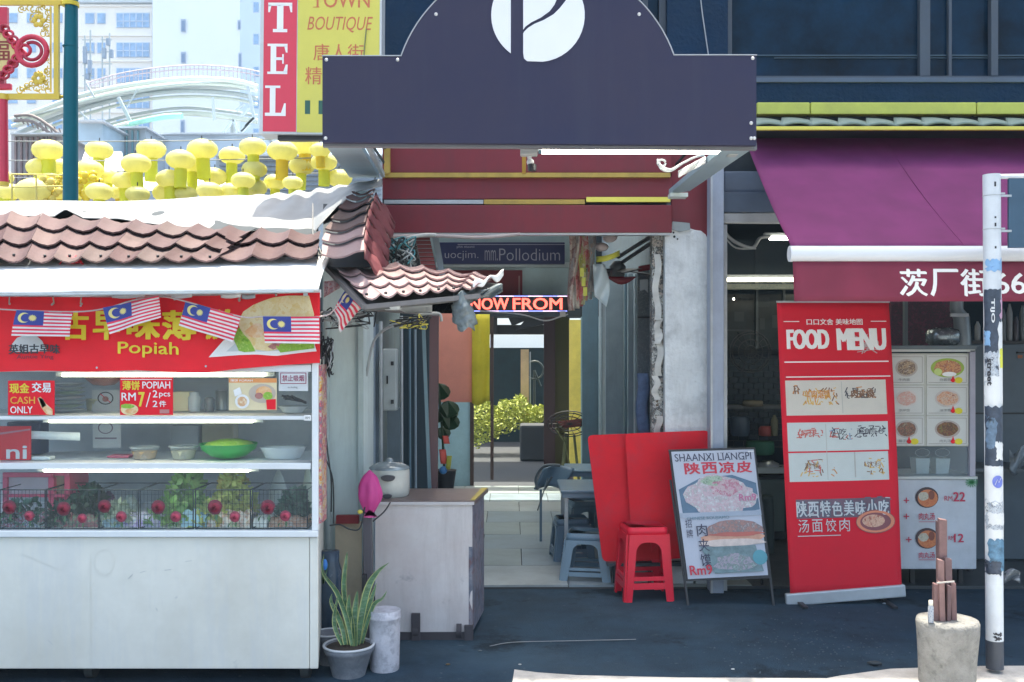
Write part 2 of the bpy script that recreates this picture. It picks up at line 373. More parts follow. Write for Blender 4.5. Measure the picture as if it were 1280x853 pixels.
# ================================================================ SHOPHOUSE (right of the alley and above it)
navy = mat('navy_render', (.006, .026, .062), .85, spec=.2, var=.16, vs=5, bump=.9, bs=38, dirt=.3, dcol=(.02, .035, .05), ds=1.5)
maroon = mat('maroon_boards', (.155, .010, .022), .6, var=.15, vs=3, dirt=.3, dcol=(.05, .02, .03), streak=True)
ygreen = mat('yellow_trim', (.50, .54, .10), .6, var=.1, dirt=.35, dcol=(.2, .2, .08), ds=5)
lgrey = mat('blue_grey_paint', al('6f8196', (.5, .55, .62)), .6, dirt=.3, dcol=(.1, .12, .14), streak=True)
wpil = mat('white_plaster', (.62, .66, .69), .9, var=.12, bump=.8, bs=40, dirt=.35, dcol=(.22, .24, .26), ds=3, streak=True)
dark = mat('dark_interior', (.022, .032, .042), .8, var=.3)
XL = gx(478, YF)
sh = thing('shophouse', 'navy textured shophouse with maroon boards above the alley and open shop front', 'building', (XL, YF, 0))
# walls of the upper storey
def wallbox(x0, x1, z0, z1, y0=6.6, y1=7.2, m_=navy, nm='upper_wall'):
    mb = MB(); mb.box(x0, x1, y0, y1, z0, z1); return mb.build(nm, m_, sh)
zb = gz(128, 6.6); zw = gz(99, 6.6); zt = 4.7; xw0 = gx(910, 6.6); xw1 = 5.4
wallbox(XL, gx(803, 6.6), 2.9, 11.1); wallbox(gx(834, 6.6), xw0, 2.9, 11.1)
wallbox(gx(803, 6.6), gx(834, 6.6), 2.9, gz(45, 6.6)); wallbox(gx(803, 6.6), gx(834, 6.6), zt, 11.1)
wallbox(xw0, 8, 2.9, zw); wallbox(xw0, 8, zt, 11.1); wallbox(xw1, 8, zw, zt)
mb = MB(); mb.box(1.12, 8, 7.2, 10.3, 2.86, 11.1); mb.build('upper_storeys', navy, sh)
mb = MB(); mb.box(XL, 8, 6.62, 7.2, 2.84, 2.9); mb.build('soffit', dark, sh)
frame_m = mat('window_frame', (.055, .075, .105), .6, .1, dirt=.3)
wglass = mat('window_glass', (.003, .020, .046), .2, var=.7, vs=2.5, spec=.12)
def window(x0, x1, y0, y1, bars, Y=6.72):
    mb = MB(); f = 7
    mb.pbox(x0, y0, x0 + f, y1, Y - .05, .06); mb.pbox(x1 - f, y0, x1, y1, Y - .05, .06); mb.pbox(x0 + f, y1 - 5, x1 - f, y1, Y - .05, .06)
    fo = mb.build('window', frame_m, sh)
    for b in bars: MB().pbox(b[0], y0, b[1], y1 - 5, Y - .045 - b[2], .05).build('mullion', frame_m, fo, bevel=.003)
    mb = MB(); mb.pbox(x0 + f, y0, x1 - f, y1 - 5, Y, .01); mb.build('pane', wglass, fo)
    for a_ in ((x0 + 8, x1 - 8, 68.5, 70), (x0 + 60, x1 - 20, 72, 73)) if x1 - x0 > 60 else ():
        MB().pbox(a_[0], a_[2], a_[1], a_[3], Y - .012, .01).build('inner_rail', mat('inner_rail', (.03, .07, .11), .5), fo)
    return fo
wo_ = window(908, 1720, -160, 100, [(1150, 1163, 0), (1186, 1190, -.01), (1239, 1248, .01), (1420, 1430, 0), (1560, 1570, 0)])
window(803, 834, -160, 47, [(824, 833, .01)])
MB().box(XL - .0, 8, 6.86, 6.9, 3.2, 4.7).build('back_panel', dark, sh)
MB().pbox(905, 97, 1720, 103, 6.585, .1).build('window_sill', mat('sill', al('3f4f66'), .7, dirt=.4), sh, bevel=.004)
# conduit wires on the navy wall
mb = MB(); mb.tube(curve([P(875, -40, 6.59), P(876, 0, 6.59), P(882, 45, 6.59), P(886, 72, 6.59)]), .004, 5); mb.build('conduit', mat('pale_cable', (.35, .38, .42), .6), sh)
# yellow band, green scalloped tile row, rail
xs = [946, 1013, 1221, 1430, 1640, 1800]; Yb = 6.34
for a, b in zip(xs, xs[1:]): MB().pbox(a + .6, 128, b - .6, 143, Yb, .26).build('band_board', ygreen, sh, bevel=.006)
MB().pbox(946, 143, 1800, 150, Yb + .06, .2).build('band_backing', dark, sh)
gt = mat('green_tile', (.20, .26, .22), .55, var=.2, dirt=.35, dcol=(.1, .16, .2), ds=6)
mb = MB(); tw = 35.6 / F * 6.0
def gtile(u, v):
    zb_ = .016 * math.sin(math.pi * u) - .004; zt2 = .066 - .026 * u + .006 * math.sin(math.pi * u)
    return Vector((tw * (u * 1.15 + .22 * v), -.11 * (1 - v) - .01 * math.sin(math.pi * u), zb_ + (zt2 - zb_) * v))
mb.grid(gtile, 10, 3)
g0 = mb.build('roof_tile', gt, sh, solid=.014)
base = Vector((gx(940, 6.0), 6.11, gz(157, 6.0))) - wl(sh)
pts0 = [v.co.copy() for v in g0.data.vertices]
for v in g0.data.vertices: v.co = v.co + wl(sh)          # local mesh
for i in range(24):
    o = g0 if i == 0 else g0.copy()
    if i: COL.objects.link(o)
    o.location = base + Vector((tw * i, 0, 0)) ; o.rotation_euler = (0, random.uniform(-.03, .03), 0)
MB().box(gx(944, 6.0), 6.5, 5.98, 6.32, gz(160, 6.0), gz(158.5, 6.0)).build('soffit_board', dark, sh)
MB().pbox(944, 158, 1800, 162.5, 5.96, .03).build('gutter_rail', yellow, sh, bevel=.003)
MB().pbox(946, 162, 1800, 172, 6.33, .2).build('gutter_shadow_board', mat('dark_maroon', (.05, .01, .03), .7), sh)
# maroon fascia over the alley
for k, (y0, y1, d) in enumerate([(179, 216, .0), (221, 249, .01), (256.5, 291, -.03)]):
    MB().pbox(478, y0, 840, y1, YF + d, .08).build('fascia_board', maroon, sh, bevel=.004)
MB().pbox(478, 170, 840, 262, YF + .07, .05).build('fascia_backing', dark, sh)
yr = mat('old_yellow_strip', al('8d7a3c'), .6, dirt=.5, dcol=(.08, .06, .03), ds=8)
MB().pbox(478, 216, 838, 221.6, YF - .03, .04).build('yellow_strip', yr, sh)
MB().pbox(605, 249.5, 731, 255.5, YF - .01, .04).build('yellow_strip', yr, sh)
MB().pbox(733, 246.5, 838, 252.5, YF - .012, .04).build('yellow_strip', yellow, sh)
MB().pbox(480, 250, 604, 255, YF + .0, .04).build('grey_strip', galv, sh)
MB().pbox(480, 180, 487, 217, YF - .05, .05).build('yellow_post', yr, sh)
MB().pbox(480, 291, 838, 294, YF - .02, .06).build('lintel_edge', galv, sh)
MB().pbox(839, 188, 889, 306, 6.548, .010).build('maroon_block', maroon, sh, bevel=.004)
MB().pbox(839, 188, 1100, 222, 6.60, .2).build('upper_beam', dark, sh)
# white pillar with ragged paint edge, its blue grey jamb
mb = MB(); zp = gz(282, 6.54); x0, x1 = gx(831, 6.54), gx(888, 6.54); random.seed(3)
top = [(x0, zp - .03), (x0 + .03, zp), (x0 + .08, zp + .005), (x0 + .14, zp - .01), (x0 + .2, zp - .03), (x1 - .06, zp - .035), (x1 - .03, zp - .06), (x1, zp - .12)]
edge = [(x1 + random.uniform(-.006, .006), zp - .2 - .12 * i) for i in range(17)]
mb.prism([(x0, .0)] + top + edge + [(x1, 0)], 6.54, 6.62); stains(wpil, (.30, .33, .36), 5, .52, .7, .55, loc=3.); stains(wpil, (.12, .13, .14), 16, .66, .72, .6, loc=6.); wp_o = mb.build('white_pillar', wpil, sh, bevel=.006)
MB().pprism([(841, 277), (862, 279), (863, 287), (850, 290), (838, 286)], 6.52, .02).build('bare_patch', mat('bare_cement', (.25, .29, .31), .9, var=.2), wp_o)
for x, y, r in ((843, 296, 1.6), (847, 299, 1.1), (842, 291, 1.2)): MB().pprism([(x + r * math.cos(a), y + r * math.sin(a)) for a in [i * 1.05 for i in range(6)]], 6.535, .01).build('chip', dark, wp_o)
MB().pbox(830, 296, 889, 746, 6.58, .12).build('pillar_core', mat('pillar_core', al('6b7c8c'), .8), sh)
MB().pbox(889, 206, 905, 742, 6.36, .14).build('jamb', mat('jamb_paint', (.30, .35, .45), .6, dirt=.25, streak=True), sh, bevel=.004)
MB().pbox(888.5, 206, 891, 742, 6.345, .03).build('jamb_edge', galv, sh)
flaky = foodmat('flaky_posters', [(.10, .07, .05), (.5, .52, .5), (.16, .17, .18), (.04, .045, .05), (.45, .4, .36), (.12, .13, .14)], 22, .9)
mb = MB(); mb.pbox(815, 291, 829.5, 745, 6.62, .1); mb.build('peeling_post', flaky, sh)
# torn paper curls on the peeling post, and tape
pw = mat('torn_paper', (.55, .55, .53), .9, var=.2, dirt=.4)
for k, (y0, y1, dx) in enumerate([(318, 400, 0), (398, 430, 2), (412, 470, 3), (470, 500, -1), (520, 560, 2)]):
    mb = MB(); ph = k * 1.7
    mb.grid(lambda u, v: P(817 + dx + 8 * u + 2 * math.sin(v * 9 + ph), y0 + (y1 - y0) * v, 6.61 - .02 * u * (1 + math.sin(v * 7 + ph))), 4, 14); mb.build('torn_paper', pw, sh)
# right shop opening: panels above
MB().pbox(905, 214, 1100, 262, 6.5, .1).build('shutter_box', mat('shutter_box', al('4a5a72'), .6, dirt=.2), sh, bevel=.01)
MB().pbox(903, 240, 1100, 266, 6.47, .1).build('shutter_box_lip', mat('shutter_box_lip', al('3f4f66'), .6), sh, bevel=.01)
MB().pbox(905, 267, 1100, 279, 6.46, .05).build('head_rail', galv, sh, bevel=.004)
MB().pbox(905, 281, 909, 742, 6.45, .04).build('door_track', galv, sh)
# interior shell of the shop
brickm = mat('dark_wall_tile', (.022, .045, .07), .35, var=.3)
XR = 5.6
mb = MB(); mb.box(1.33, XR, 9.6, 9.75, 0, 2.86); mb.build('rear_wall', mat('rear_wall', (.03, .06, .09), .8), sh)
MB().box(1.10, 1.30, 6.56, 9.6, 0, 2.86).build('party_wall', lgrey, sh)
MB().box(XR, XR + .1, 6.5, 9.7, 0, 2.86).build('party_wall', lgrey, sh)
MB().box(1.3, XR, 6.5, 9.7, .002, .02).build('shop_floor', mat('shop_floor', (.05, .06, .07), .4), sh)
# partition wall with separate small wall tiles (behind the shop-front)
MB().pbox(905, 436, 1000, 560, 8.62, .06).build('tiled_partition', mat('tile_joint', (.075, .10, .12), .8), sh)
mb = MB(); bw, bh = .086, .05; mb.box(0, bw - .005, 0, .012, 0, bh - .005); bo = mb.build('wall_tile', brickm, sh, bevel=.0015)
for v in bo.data.vertices: v.co = v.co + wl(sh)
first = True
for j in range(16):
    for i in range(8):
        x = gx(905, 8.6) + bw * (i + (.5 if j % 2 else 0)); z = gz(558, 8.6) + bh * j
        if x > gx(996, 8.6): continue
        o = bo if first else bo.copy()
        if not first: COL.objects.link(o)
        first = False; o.location = Vector((x, 8.605 - random.uniform(0, .003), z)) - wl(sh)

# ---------------- alley shell (part of the shophouse)
aw = mat('alley_wall', (.13, .17, .20), .8, var=.12, dirt=.4, dcol=(.08, .1, .11), streak=True)
MB().box(1.02, 1.10, 6.56, 11.3, 0, 2.86).build('alley_wall', aw, sh)
MB().pbox(500, 276, 745, 372, 7.75, .06).build('transom_wall', mat('transom', al('6f858e', (.5, .55, .6)), .7, dirt=.2), sh)
MB().pbox(478, 338, 653, 372, 7.69, .05).build('maroon_transom_panel', maroon, sh)
MB().pbox(568, 345, 570, 372, 7.685, .01).build('panel_seam', mat('seam', (.3, .15, .15), .7), sh)
MB().pbox(648, 345, 650, 372, 7.685, .01).build('panel_seam', mat('seam', (.3, .15, .15), .7), sh)
MB().pbox(545, 328, 712, 334, 7.66, .04).build('pale_rail', mat('pale_rail', al('8fa0a8', (.5, .55, .6)), .6), sh)
MB().box(-.85, 1.1, 6.6, 7.45, 2.62, 2.7).build('alley_ceiling', mat('alley_ceiling', (.25, .28, .3), .8, dirt=.3), sh)
MB().box(-.95, 1.11, 7.45, 10.75, 2.9, 2.905).build('added_skylight_sheet', clothmat('added_skylight_sheet', (.84, .86, .88), .6, .9), sh)  # translucent sheet added to let sun in and brighten the dark alley
for k in range(5): MB().box(-.95, 1.11, 7.45 + .7 * k, 7.49 + .7 * k, 2.84, 2.9).build('rafter', dark, sh)
# folding shutter leaves along the right wall of the alley
teal = mat('shutter_teal', al('3a5263', (.45, .5, .55)), .6, dirt=.3, streak=True)
slate = mat('shutter_slate', al('5d6e7c', (.5, .55, .6)), .6, dirt=.3, streak=True)
pale_s = mat('shutter_pale', al('7a8b99', (.55, .6, .65)), .6, dirt=.3, streak=True)
sf = thing('folding_shutter', 'row of grey and teal folding shutter leaves along the right side of the alley', 'shutter', (.85, 8.0, .012))
for x0, x1, Y, m_ in ((728, 748, 9.8, teal), (749, 752, 9.6, pale_s), (757, 779, 8.6, slate), (781, 784, 8.5, teal), (785, 792, 8.1, slate), (793, 796, 7.9, pale_s)):
    MB().box(gx(x0, Y), gx(x1, Y), Y, Y + .05, .014, gz(372 if Y > 9 else 342, Y)).build('leaf', m_, sf, bevel=.004)
meshm = foodmat('mesh_panel', [(.16, .19, .21), (.08, .1, .12), (.2, .23, .25)], 90, .7)
MB().box(gx(797, 7.4), gx(815, 7.4), 7.4, 7.43, .014, gz(335, 7.4)).build('mesh_leaf', meshm, sf)
MB().box(gx(797, 7.36), gx(812, 7.36), 7.36, 7.38, gz(398, 7.4), gz(396, 7.4)).build('latch', black, sf)
mb = MB(); mb.grid(lambda u, v: P(796 + 15 * u + 1.5 * math.sin(v * 8), 467 + 75 * v, 7.3 - .02 * math.sin(u * 3)), 5, 12)
props(mb.build('cloth', mat('blue_check_cloth', al('5a6f95'), .8, var=.3, vs=20), solid=.004), 'blue grey cloth hanging on the mesh panel beside the white pillar', 'cloth')

# ================================================================ LEFT NEIGHBOUR WALL
gw = mat('grey_render', (.60, .70, .70), .8, var=.07, dirt=.3, dcol=(.25, .28, .3), streak=True)
ln = thing('left_building', 'grey rendered side building with pillar between the food stall and the alley', 'building', (-1.0, 5.7, 0))
MB().box(gx(403, 5.7), gx(455, 5.7), 5.7, 6.1, .0, 2.2).build('pillar', gw, ln, bevel=.008)
MB().box(-1.02, -.95, 6.5, 11.3, 0, 2.6).build('alley_wall', mat('side_wall', al('4c5e68', (.5, .55, .6)), .8, dirt=.4, streak=True), ln)
MB().box(-4, -1.02, 6.35, 6.45, 0, 2.2).build('rear_wall', mat('stall_rear', al('6d7f8c'), .7, dirt=.3), ln)
MB().box(gx(448, 5.68), gx(454, 5.68), 5.67, 5.7, .0, 2.2).build('corner_trim', mat('pale_trim', al('93a5ad'), .6), ln)
MB().box(gx(419, 5.66), gx(452, 5.66), 5.66, 5.7, .0, gz(652, 5.66)).build('cream_base', mat('cream_base', al('b3ac9c'), .8, dirt=.5, dcol=(.3, .22, .15), ds=5), ln)
MB().box(gx(420, 5.62), gx(448, 5.62), 5.62, 5.66, gz(655, 5.62), gz(645, 5.62)).build('red_ledge', mat('dark_red', (.25, .02, .03), .6), ln)
pvc = mat('pvc_pipe', al('8798a0'), .4, dirt=.3)
mb = MB(); mb.tube([P(408, 395, 5.64), P(408.5, 560, 5.64), P(411, 700, 5.64), P(412, 770, 5.64)], .018, 10); mb.build('drain_pipe', pvc, ln)
# recess of pipes, boards and box along the left side of the alley
pr = thing('pipe_rack', 'cluster of grey upright pipes and boards at the left edge of the alley', 'pipes', (gx(495, 6.4), 6.4, 0))
for x0, x1, Y, m_, yt in ((455, 462, 6.25, gw, 395), (462, 468, 6.3, lgrey, 400), (468, 473, 6.35, aw, 405)):
    MB().box(gx(x0, Y), gx(x1, Y), Y, Y + .05, 0, gz(yt, Y)).build('board', m_, pr)
for x, Y, r, m_, yt in ((477, 6.2, .012, galv, 402), (503, 6.35, .009, galv, 395), (513, 6.6, .008, teal, 400), (520, 6.7, .009, slate, 400)):
    mb = MB(); mb.tube([(gx(x, Y), Y, .0), (gx(x - 1, Y), Y, gz(yt, Y))], r, 8); mb.build('pipe', m_, pr)
MB().box(gx(484, 6.5), gx(500, 6.5), 6.5, 6.54, 0, gz(510, 6.5)).build('board', aw, pr)
MB().box(gx(500, 6.9), gx(540, 6.9), 6.9, 6.94, 0, 2.1).build('dark_board', mat('dark_teal', (.02, .04, .055), .7), pr)
mb = MB(); mb.bar((gx(523, 6.05), 6.05, gz(600, 6.05)), (gx(519, 6.05), 6.05, gz(405, 6.05)), .02)
eb = thing('meter_box', 'white electrical box mounted among the pipes left of the alley', 'electrical box', (gx(488, 6.3), 6.3, gz(515, 6.3)))
MB().pbox(478, 436, 496, 514, 6.3, .09).build('case', mat('box_white', al('8e9aa2'), .5), eb, bevel=.01)
for y in (452, 500): MB().pbox(488.5, y, 492, y + 5, 6.29, .012).build('hinge', black, eb)
MB().pbox(483, 470, 485, 480, 6.29, .01).build('catch', black, eb)
props(MB().bar((gx(540.5, 5.95), 5.95, 0), (gx(543, 5.95), 5.95, gz(392, 5.95)), .052).build('post', mat('brown_post', al('4b383e'), .6, dirt=.3)), 'dark brown upright post at the left of the alley holding the small tiled awning', 'post')
props(MB().bar((gx(543, 5.9), 5.9, 0), (gx(529, 5.9), 5.9, gz(398, 5.9)), .02).build('pole', mat('teal_pole', al('516a78'), .4), ), 'thin teal grey leaning pole just left of the brown post', 'pole')
mb = MB(); mb.tube(curve([P(458, 470, 5.8), P(466, 430, 5.7), P(480, 413, 5.6), P(505, 402, 5.5), P(525, 394, 5.4), P(548, 392, 5.4), P(552, 402, 5.4)]), .008, 7)
props(mb.build('cable', mat('white_cable', (.4, .43, .45), .5)), 'thick white cable looping under the small tiled awning', 'cable')

# ================================================================ INSIDE THE ALLEY
mb = MB(); q = thing('partition', 'flat salmon orange board hanging left of the yellow strip in the alley', 'board', (gx(570, 8.6), 8.6, gz(503, 8.6)))
MB().pbox(536, 392, 593, 503, 8.62, .03).build('board', mat('salmon_board', (.84, .33, .27), .7, var=.06), q)
yb = thing('yellow_banner', 'bright yellow fabric strip hanging beside the salmon board in the alley', 'banner', (gx(600, 8.55), 8.55, gz(503, 8.6)))
MB().grid(lambda u, v: P(590 + 22 * u, 393 + (111 + 3 * math.sin(u * 5)) * v, 8.56 + .015 * math.sin(u * 9 + v * 3)), 10, 16).build('fabric', clothmat('banner_yellow', (.85, .74, .08), .7, .2), yb, solid=.004)
bw_ = mat('blue_back_wall', al('6f8fa0', (.6, .65, .7)), .8, dirt=.2)
rb = thing('rear_building', 'rear wall of the alley with a wide brown framed opening', 'building', (0, 11.4, 0))
MB().box(-1.2, gx(589, 11.4), 11.4, 11.55, 0, 2.6).build('wall', bw_, rb)
MB().box(gx(727, 11.4), 1.6, 11.4, 11.55, 0, 2.6).build('wall', bw_, rb)
MB().box(-1.2, 1.6, 11.4, 11.55, gz(396, 11.4), 3.0).build('lintel', dark, rb)
brn = mat('brown_frame', (.05, .03, .03), .6)
MB().pbox(587.5, 396, 592, 607, 11.36, .1).build('frame', brn, rb)
MB().pbox(712, 400, 726, 600, 11.3, .1).build('yellow_jamb', mat('pale_yellow', al('c8bd62'), .6, dirt=.2), rb)
MB().pbox(613, 396, 617, 600, 11.32, .06).build('frame', brn, rb)
MB().pbox(694, 396, 712, 600, 12.4, .08).build('olive_panel', mat('olive', (.05, .045, .015), .7), rb)
MB().pbox(680, 396, 694, 600, 12.3, .08).build('maroon_column', mat('dark_column', (.04, .02, .025), .7), rb)
# roof strip over the yard, far yard wall, cream post
yd = thing('yard_building', 'dark green building wall at the far end of the alley yard', 'building', (0, 17, 0))
MB().box(-2.2, 3, 17, 17.4, 0, gz(435, 17)).build('wall', mat('far_wall', (.015, .035, .04), .8, var=.3), yd)
MB().box(-2.2, 3, 17, 17.4, gz(418, 17), gz(410, 17) + .05).build('beam', black, yd)
MB().box(-.75, -.25, 16.9, 17, gz(418, 17), 2.6).build('beam_end', black, yd)
mb = MB(); mb.prism([(gx(655, 17), gz(402, 17)), (gx(645, 17), gz(413, 17)), (gx(684, 17), gz(405, 17)), (gx(684, 17), gz(385, 17)), (gx(630, 17), gz(385, 17)), (gx(640, 17), gz(408, 17))], 16.8, 17); mb.build('torn_eave', black, yd)
MB().box(-2.2, 3, 16.7, 17, gz(398, 17), 3.5).build('upper_wall', dark, yd)
MB().box(-1.2, 1.6, 12.3, 14.45, 2.95, 3.05).build('yard_roof', dark, rb)
MB().pbox(651, 437, 661, 560, 15.2, .12).build('cream_post', mat('cream_post', (.6, .42, .25), .7, dirt=.3), yd)
props(MB().box(gx(662, 15), gx(663.6, 15), 15, 15.02, 0, gz(440, 15)).build('pipe', galv), 'thin pale pipe beside the cream post in the far yard', 'pipe')
# bush, and a dark box added for the shaded patch beside it
pl = thing('garden_bush', 'sunlit yellow green bush with added dark shade box at the far end of the alley', 'bush', (.15, 14.6, 0))
MB().box(gx(650, 14), gx(715, 14), 14.0, 14.5, .012, gz(532, 14)).build('planter', mat('shade_box_grey', (.05, .055, .06), .8), pl, bevel=.03)
leafy = mat('bush_leaf', (.36, .40, .08), .6, var=.4, vs=30)
random.seed(11); mb = MB()
for k in range(4200):
    u = random.random(); x = -.72 + 1.85 * u ** 1.1; top = .84 - .12 * u + .07 * math.sin(u * 17) + .04 * math.sin(u * 41); bot = .0 + .5 * min(1, u * 1.6)
    z = bot + (top - bot) * random.random() ** .7; y = 14.55 + .6 * random.random() + .15 * (z - .5)
    a = Vector((random.uniform(-1, 1), random.uniform(-1, 1), random.uniform(-.2, 1))).normalized() * random.uniform(.04, .085)
    b = a.cross(Vector((random.uniform(-1, 1), 1, random.uniform(-1, 1)))).normalized() * .014; c = Vector((x, y, z))
    mb.add([c, c + a * .5 + b, c + a, c + a * .5 - b], [(0, 1, 2, 3)])
mb.build('foliage', leafy, pl, kind='stuff')
# fan seen against the yellow jamb
ft = thing('pedestal_fan', 'dark pedestal fan standing against the yellow jamb at the alley end', 'fan', (gx(712, 10.6), 10.6, .012))
mb = MB(); c = P(712, 530, 10.5)
for rr in (.10, .15, .18):
    mb.tube([c + Vector((rr * 1.3 * math.cos(a), 0, rr * .75 * math.sin(a))) for a in [i * math.pi / 10 for i in range(21)]], .006, 5, False)
for i in range(14):
    a = i * math.pi / 7; mb.tube([c, c + Vector((.23 * math.cos(a), 0, .135 * math.sin(a)))], .003, 4)
mb.build('cage', black, ft)
mb = MB(); mb.prism([(c.x - .14, c.z + .02), (c.x + .17, c.z + .06), (c.x + .18, c.z - .02), (c.x - .05, c.z - .05)], c.y + .02, c.y + .03); mb.build('blade', mat('dull_red', (.2, .03, .03), .5), ft)
mb = MB(); mb.tube([c + Vector((-.03, .05, -.1)), (c.x - .06, 10.6, .35), (c.x + .06, 10.6, .02)], .02, 8); mb.tube([c + Vector((.05, .05, -.12)), (c.x + .12, 10.6, .02)], .014, 6)
mb.tube([c + Vector((-.15, 0, -.05)), (c.x - .05, 10.5, .6), (c.x + .05, 10.5, .1)], .01, 6); mb.build('stand', mat('olive_stand', (.12, .13, .06), .6), ft)
# motorbike-like helmet/scooter bits seen at far post
mb = MB(); c = P(668, 463, 15.4)
mb.tube([c + Vector((.14 * math.cos(a), 0, .14 * math.sin(a))) for a in [i * math.pi / 8 for i in range(17)]], .015, 6, False); mb.tube([c, c + Vector((.1, 0, -.25))], .015, 6)
mb.tube([c + Vector((0, .02, 0)), (c.x, 15.42, .0)], .02, 6)
props(mb.build('mirror_stand', mat('dark_metal', (.06, .08, .08), .4)), 'round convex mirror frame on a stand beside the cream post in the far yard', 'mirror')
# navy hanging sign
navys = mat('sign_navy', al('232b52', (.6, .6, .65)), .5, var=.06)
sg = thing('hanging_sign', 'navy sign box with thin grey lettering hanging above the alley', 'sign', P(628, 333, 7.6))
MB().pbox(548, 303, 706, 330, 7.6, .08).build('board', navys, sg, bevel=.004)
pt = Print(PQ(548, 303, 706, 330, 7.598), (548, 303, 706, 330)); gm = mat('sign_grey', al('8b93a8', (.6, .65, .7)), .5)
pt.text('uocjim.', 556, 314, 598, 326, gm, -.01).text('mm.', 606, 313, 622, 326, gm, -.01).text('Pollodium', 624, 311, 700, 326, gm, -.012).text('phit niuunii', 571, 307, 593, 311, gm)
pt.rect(572, 305.5, 706, 306.3, gm).build('lettering', sg)
# LED sign
led = thing('led_sign', 'black LED strip sign with glowing red letters under the navy sign', 'sign', P(648, 390, 7.5))
MB().pbox(585, 369, 710, 391, 7.5, .06).build('case', black, led)
pt = Print(PQ(585, 369, 710, 391, 7.498), (585, 369, 710, 391)); lr = mat('led_red', (1, .10, .08), .4, emis=1.1); lb = mat('led_blue', (.25, .3, 1), .4, emis=.8); lw = mat('led_white', (.8, .6, 1), .4, emis=.7)
pt.text('NOW', 588, 372.5, 636, 387.5, lr, .03).text('FROM', 641, 372.5, 703, 387.5, lr, .03)
for i in range(20):
    a = 587 + i * 6.1; pt.rect(a, 370, a + 6.1, 371, (lw, lb)[(i // 3) % 2]); pt.rect(a, 388.6, a + 6.1, 389.6, (lb, lw)[(i // 3) % 2])
pt.build('lettering', led)
mb = MB(); mb.tube(curve([P(600, 389, 7.46), P(650, 393, 7.46), P(680, 401, 7.46), P(698, 397, 7.46), P(710, 393, 7.46)]), .006, 6)
props(mb.build('cable', mat('white_cable', (.4, .43, .45), .5)), 'thin white wire drooping below the LED sign', 'cable')
props(MB().pbox(700, 389, 707, 396, 7.45, .03).build('plug', mat('plug_white', (.5, .5, .5), .5)), 'small pale plug at the right end of the LED sign wire', 'plug')
# bundle of plastic packets hanging
gar = foodmat('packet_print', [(.35, .3, .28), (.45, .06, .08), (.5, .5, .45), (.45, .42, .1), (.25, .15, .14), (.55, .5, .5)], 26, .35)
gars = [foodmat('packet_%d' % k, c, 30, .35, .3) for k, c in enumerate([[(.30, .16, .14), (.5, .42, .36), (.2, .08, .08)], [(.5, .5, .46), (.35, .3, .28), (.6, .58, .5)], [(.45, .06, .08), (.6, .3, .28), (.3, .04, .05)], [(.5, .46, .12), (.35, .4, .12), (.6, .58, .4)], [(.45, .08, .10), (.55, .5, .45), (.4, .2, .1)], [(.55, .58, .58), (.3, .35, .4), (.6, .4, .3)], [(.5, .5, .5), (.35, .3, .3), (.6, .6, .6)]])]
hb = thing('packet_bundle', 'long bundle of colourful plastic packets hanging below the maroon fascia', 'packets', P(730, 388, 7.0))
random.seed(5)
for k in range(7):
    mb = MB(); x0 = 711 + 4.2 * k; w_ = 8; yb_ = 388 - 3.2 * k + random.uniform(-4, 3); ph = k * 1.3
    mb.grid(lambda u, v: P(x0 + w_ * u + 1.5 * math.sin(v * 6 + ph), 291 + (yb_ - 291) * v, 7.0 + .03 * math.sin(u * 3 + ph + v * 4) + .012 * k), 5, 24); mb.build('packet', gars[k], hb, solid=.003)
mb = MB()
for k in range(3): mb.grid(lambda u, v: P(725 + 5 * u + 2 * k, 335 + 12 * k + 11 * v, 6.94), 2, 2)
mb.build('yellow_label', mat('label_yellow', (.6, .6, .08), .5), hb)
mb = MB(); mb.grid(lambda u, v: P(746 + 28 * u, 321 - 8 * u * u + 7 * v, 6.9 - .05 * math.sin(u * 3)), 8, 3)
props(mb.build('ribbon', mat('label_yellow', (.6, .6, .08), .5), solid=.01), 'curved yellow ribbon beside the hanging packets', 'ribbon')
mb = MB(); mb.grid(lambda u, v: P(741 + (14 + 6 * math.sin(v * 3)) * u + 2 * v, 330 + 44 * v + 14 * v * (u - .3), 6.88 + .02 * math.sin(u * 6 + v * 5)), 8, 10)
props(mb.build('plastic_bag', mat('bag_white', al('9fb0bc'), .4, dirt=.2, dcol=(.5, .1, .12)), solid=.004), 'crumpled white plastic bag with red print hanging right of the packets', 'bag')
for k, (x, y, r) in enumerate(((761, 297, .045), (751, 309, .04))):
    mb = MB(); mb.ball(P(x, y, 6.9), r, 10, 6, 1.1, .8, .8, .4)
    props(mb.build('bag_knot', mat('bag_pinkish', (.42, .36, .36), .6)), ('upper', 'lower')[k] + ' pale scrunched bag ball under the maroon fascia beside the packets', 'bag')
# wall fan
wf = thing('wall_fan', 'dark wall fan on a bracket near the white pillar in the alley', 'fan', P(790, 345, 7.2))
mb = MB(); c = P(772, 337, 7.2); mb.bar(P(772, 322, 7.2), P(815, 295, 6.9), .02); mb.bar(P(775, 330, 7.2), P(817, 302, 6.9), .02); mb.build('bracket', black, wf)
mb = MB(); mb.lathe([(.0, -.05), (.05, -.05), (.06, .02), (.03, .06), (0., .06)], c, 12); mb.build('motor', mat('motor_grey', (.05, .06, .07), .5), wf)
for k in range(4):
    a = k * math.pi / 2 + .3; mb = MB()
    mb.grid(lambda u, v: c + Vector((math.cos(a), math.sin(a), -.12)) * (.05 + .22 * u) + Vector((-math.sin(a), math.cos(a), .25)) * (.09 * (v - .5) * (.6 + u)), 4, 2); mb.build('blade', black, wf, solid=.004)
mb = MB(); mb.grid(lambda u, v: P(758 + 38 * u, 346 + 10 * v * math.sin(math.pi * u), 7.15), 8, 2)
props(mb.build('bunting', maroon, solid=.004), 'dark red curved cloth swag below the wall fan', 'cloth')
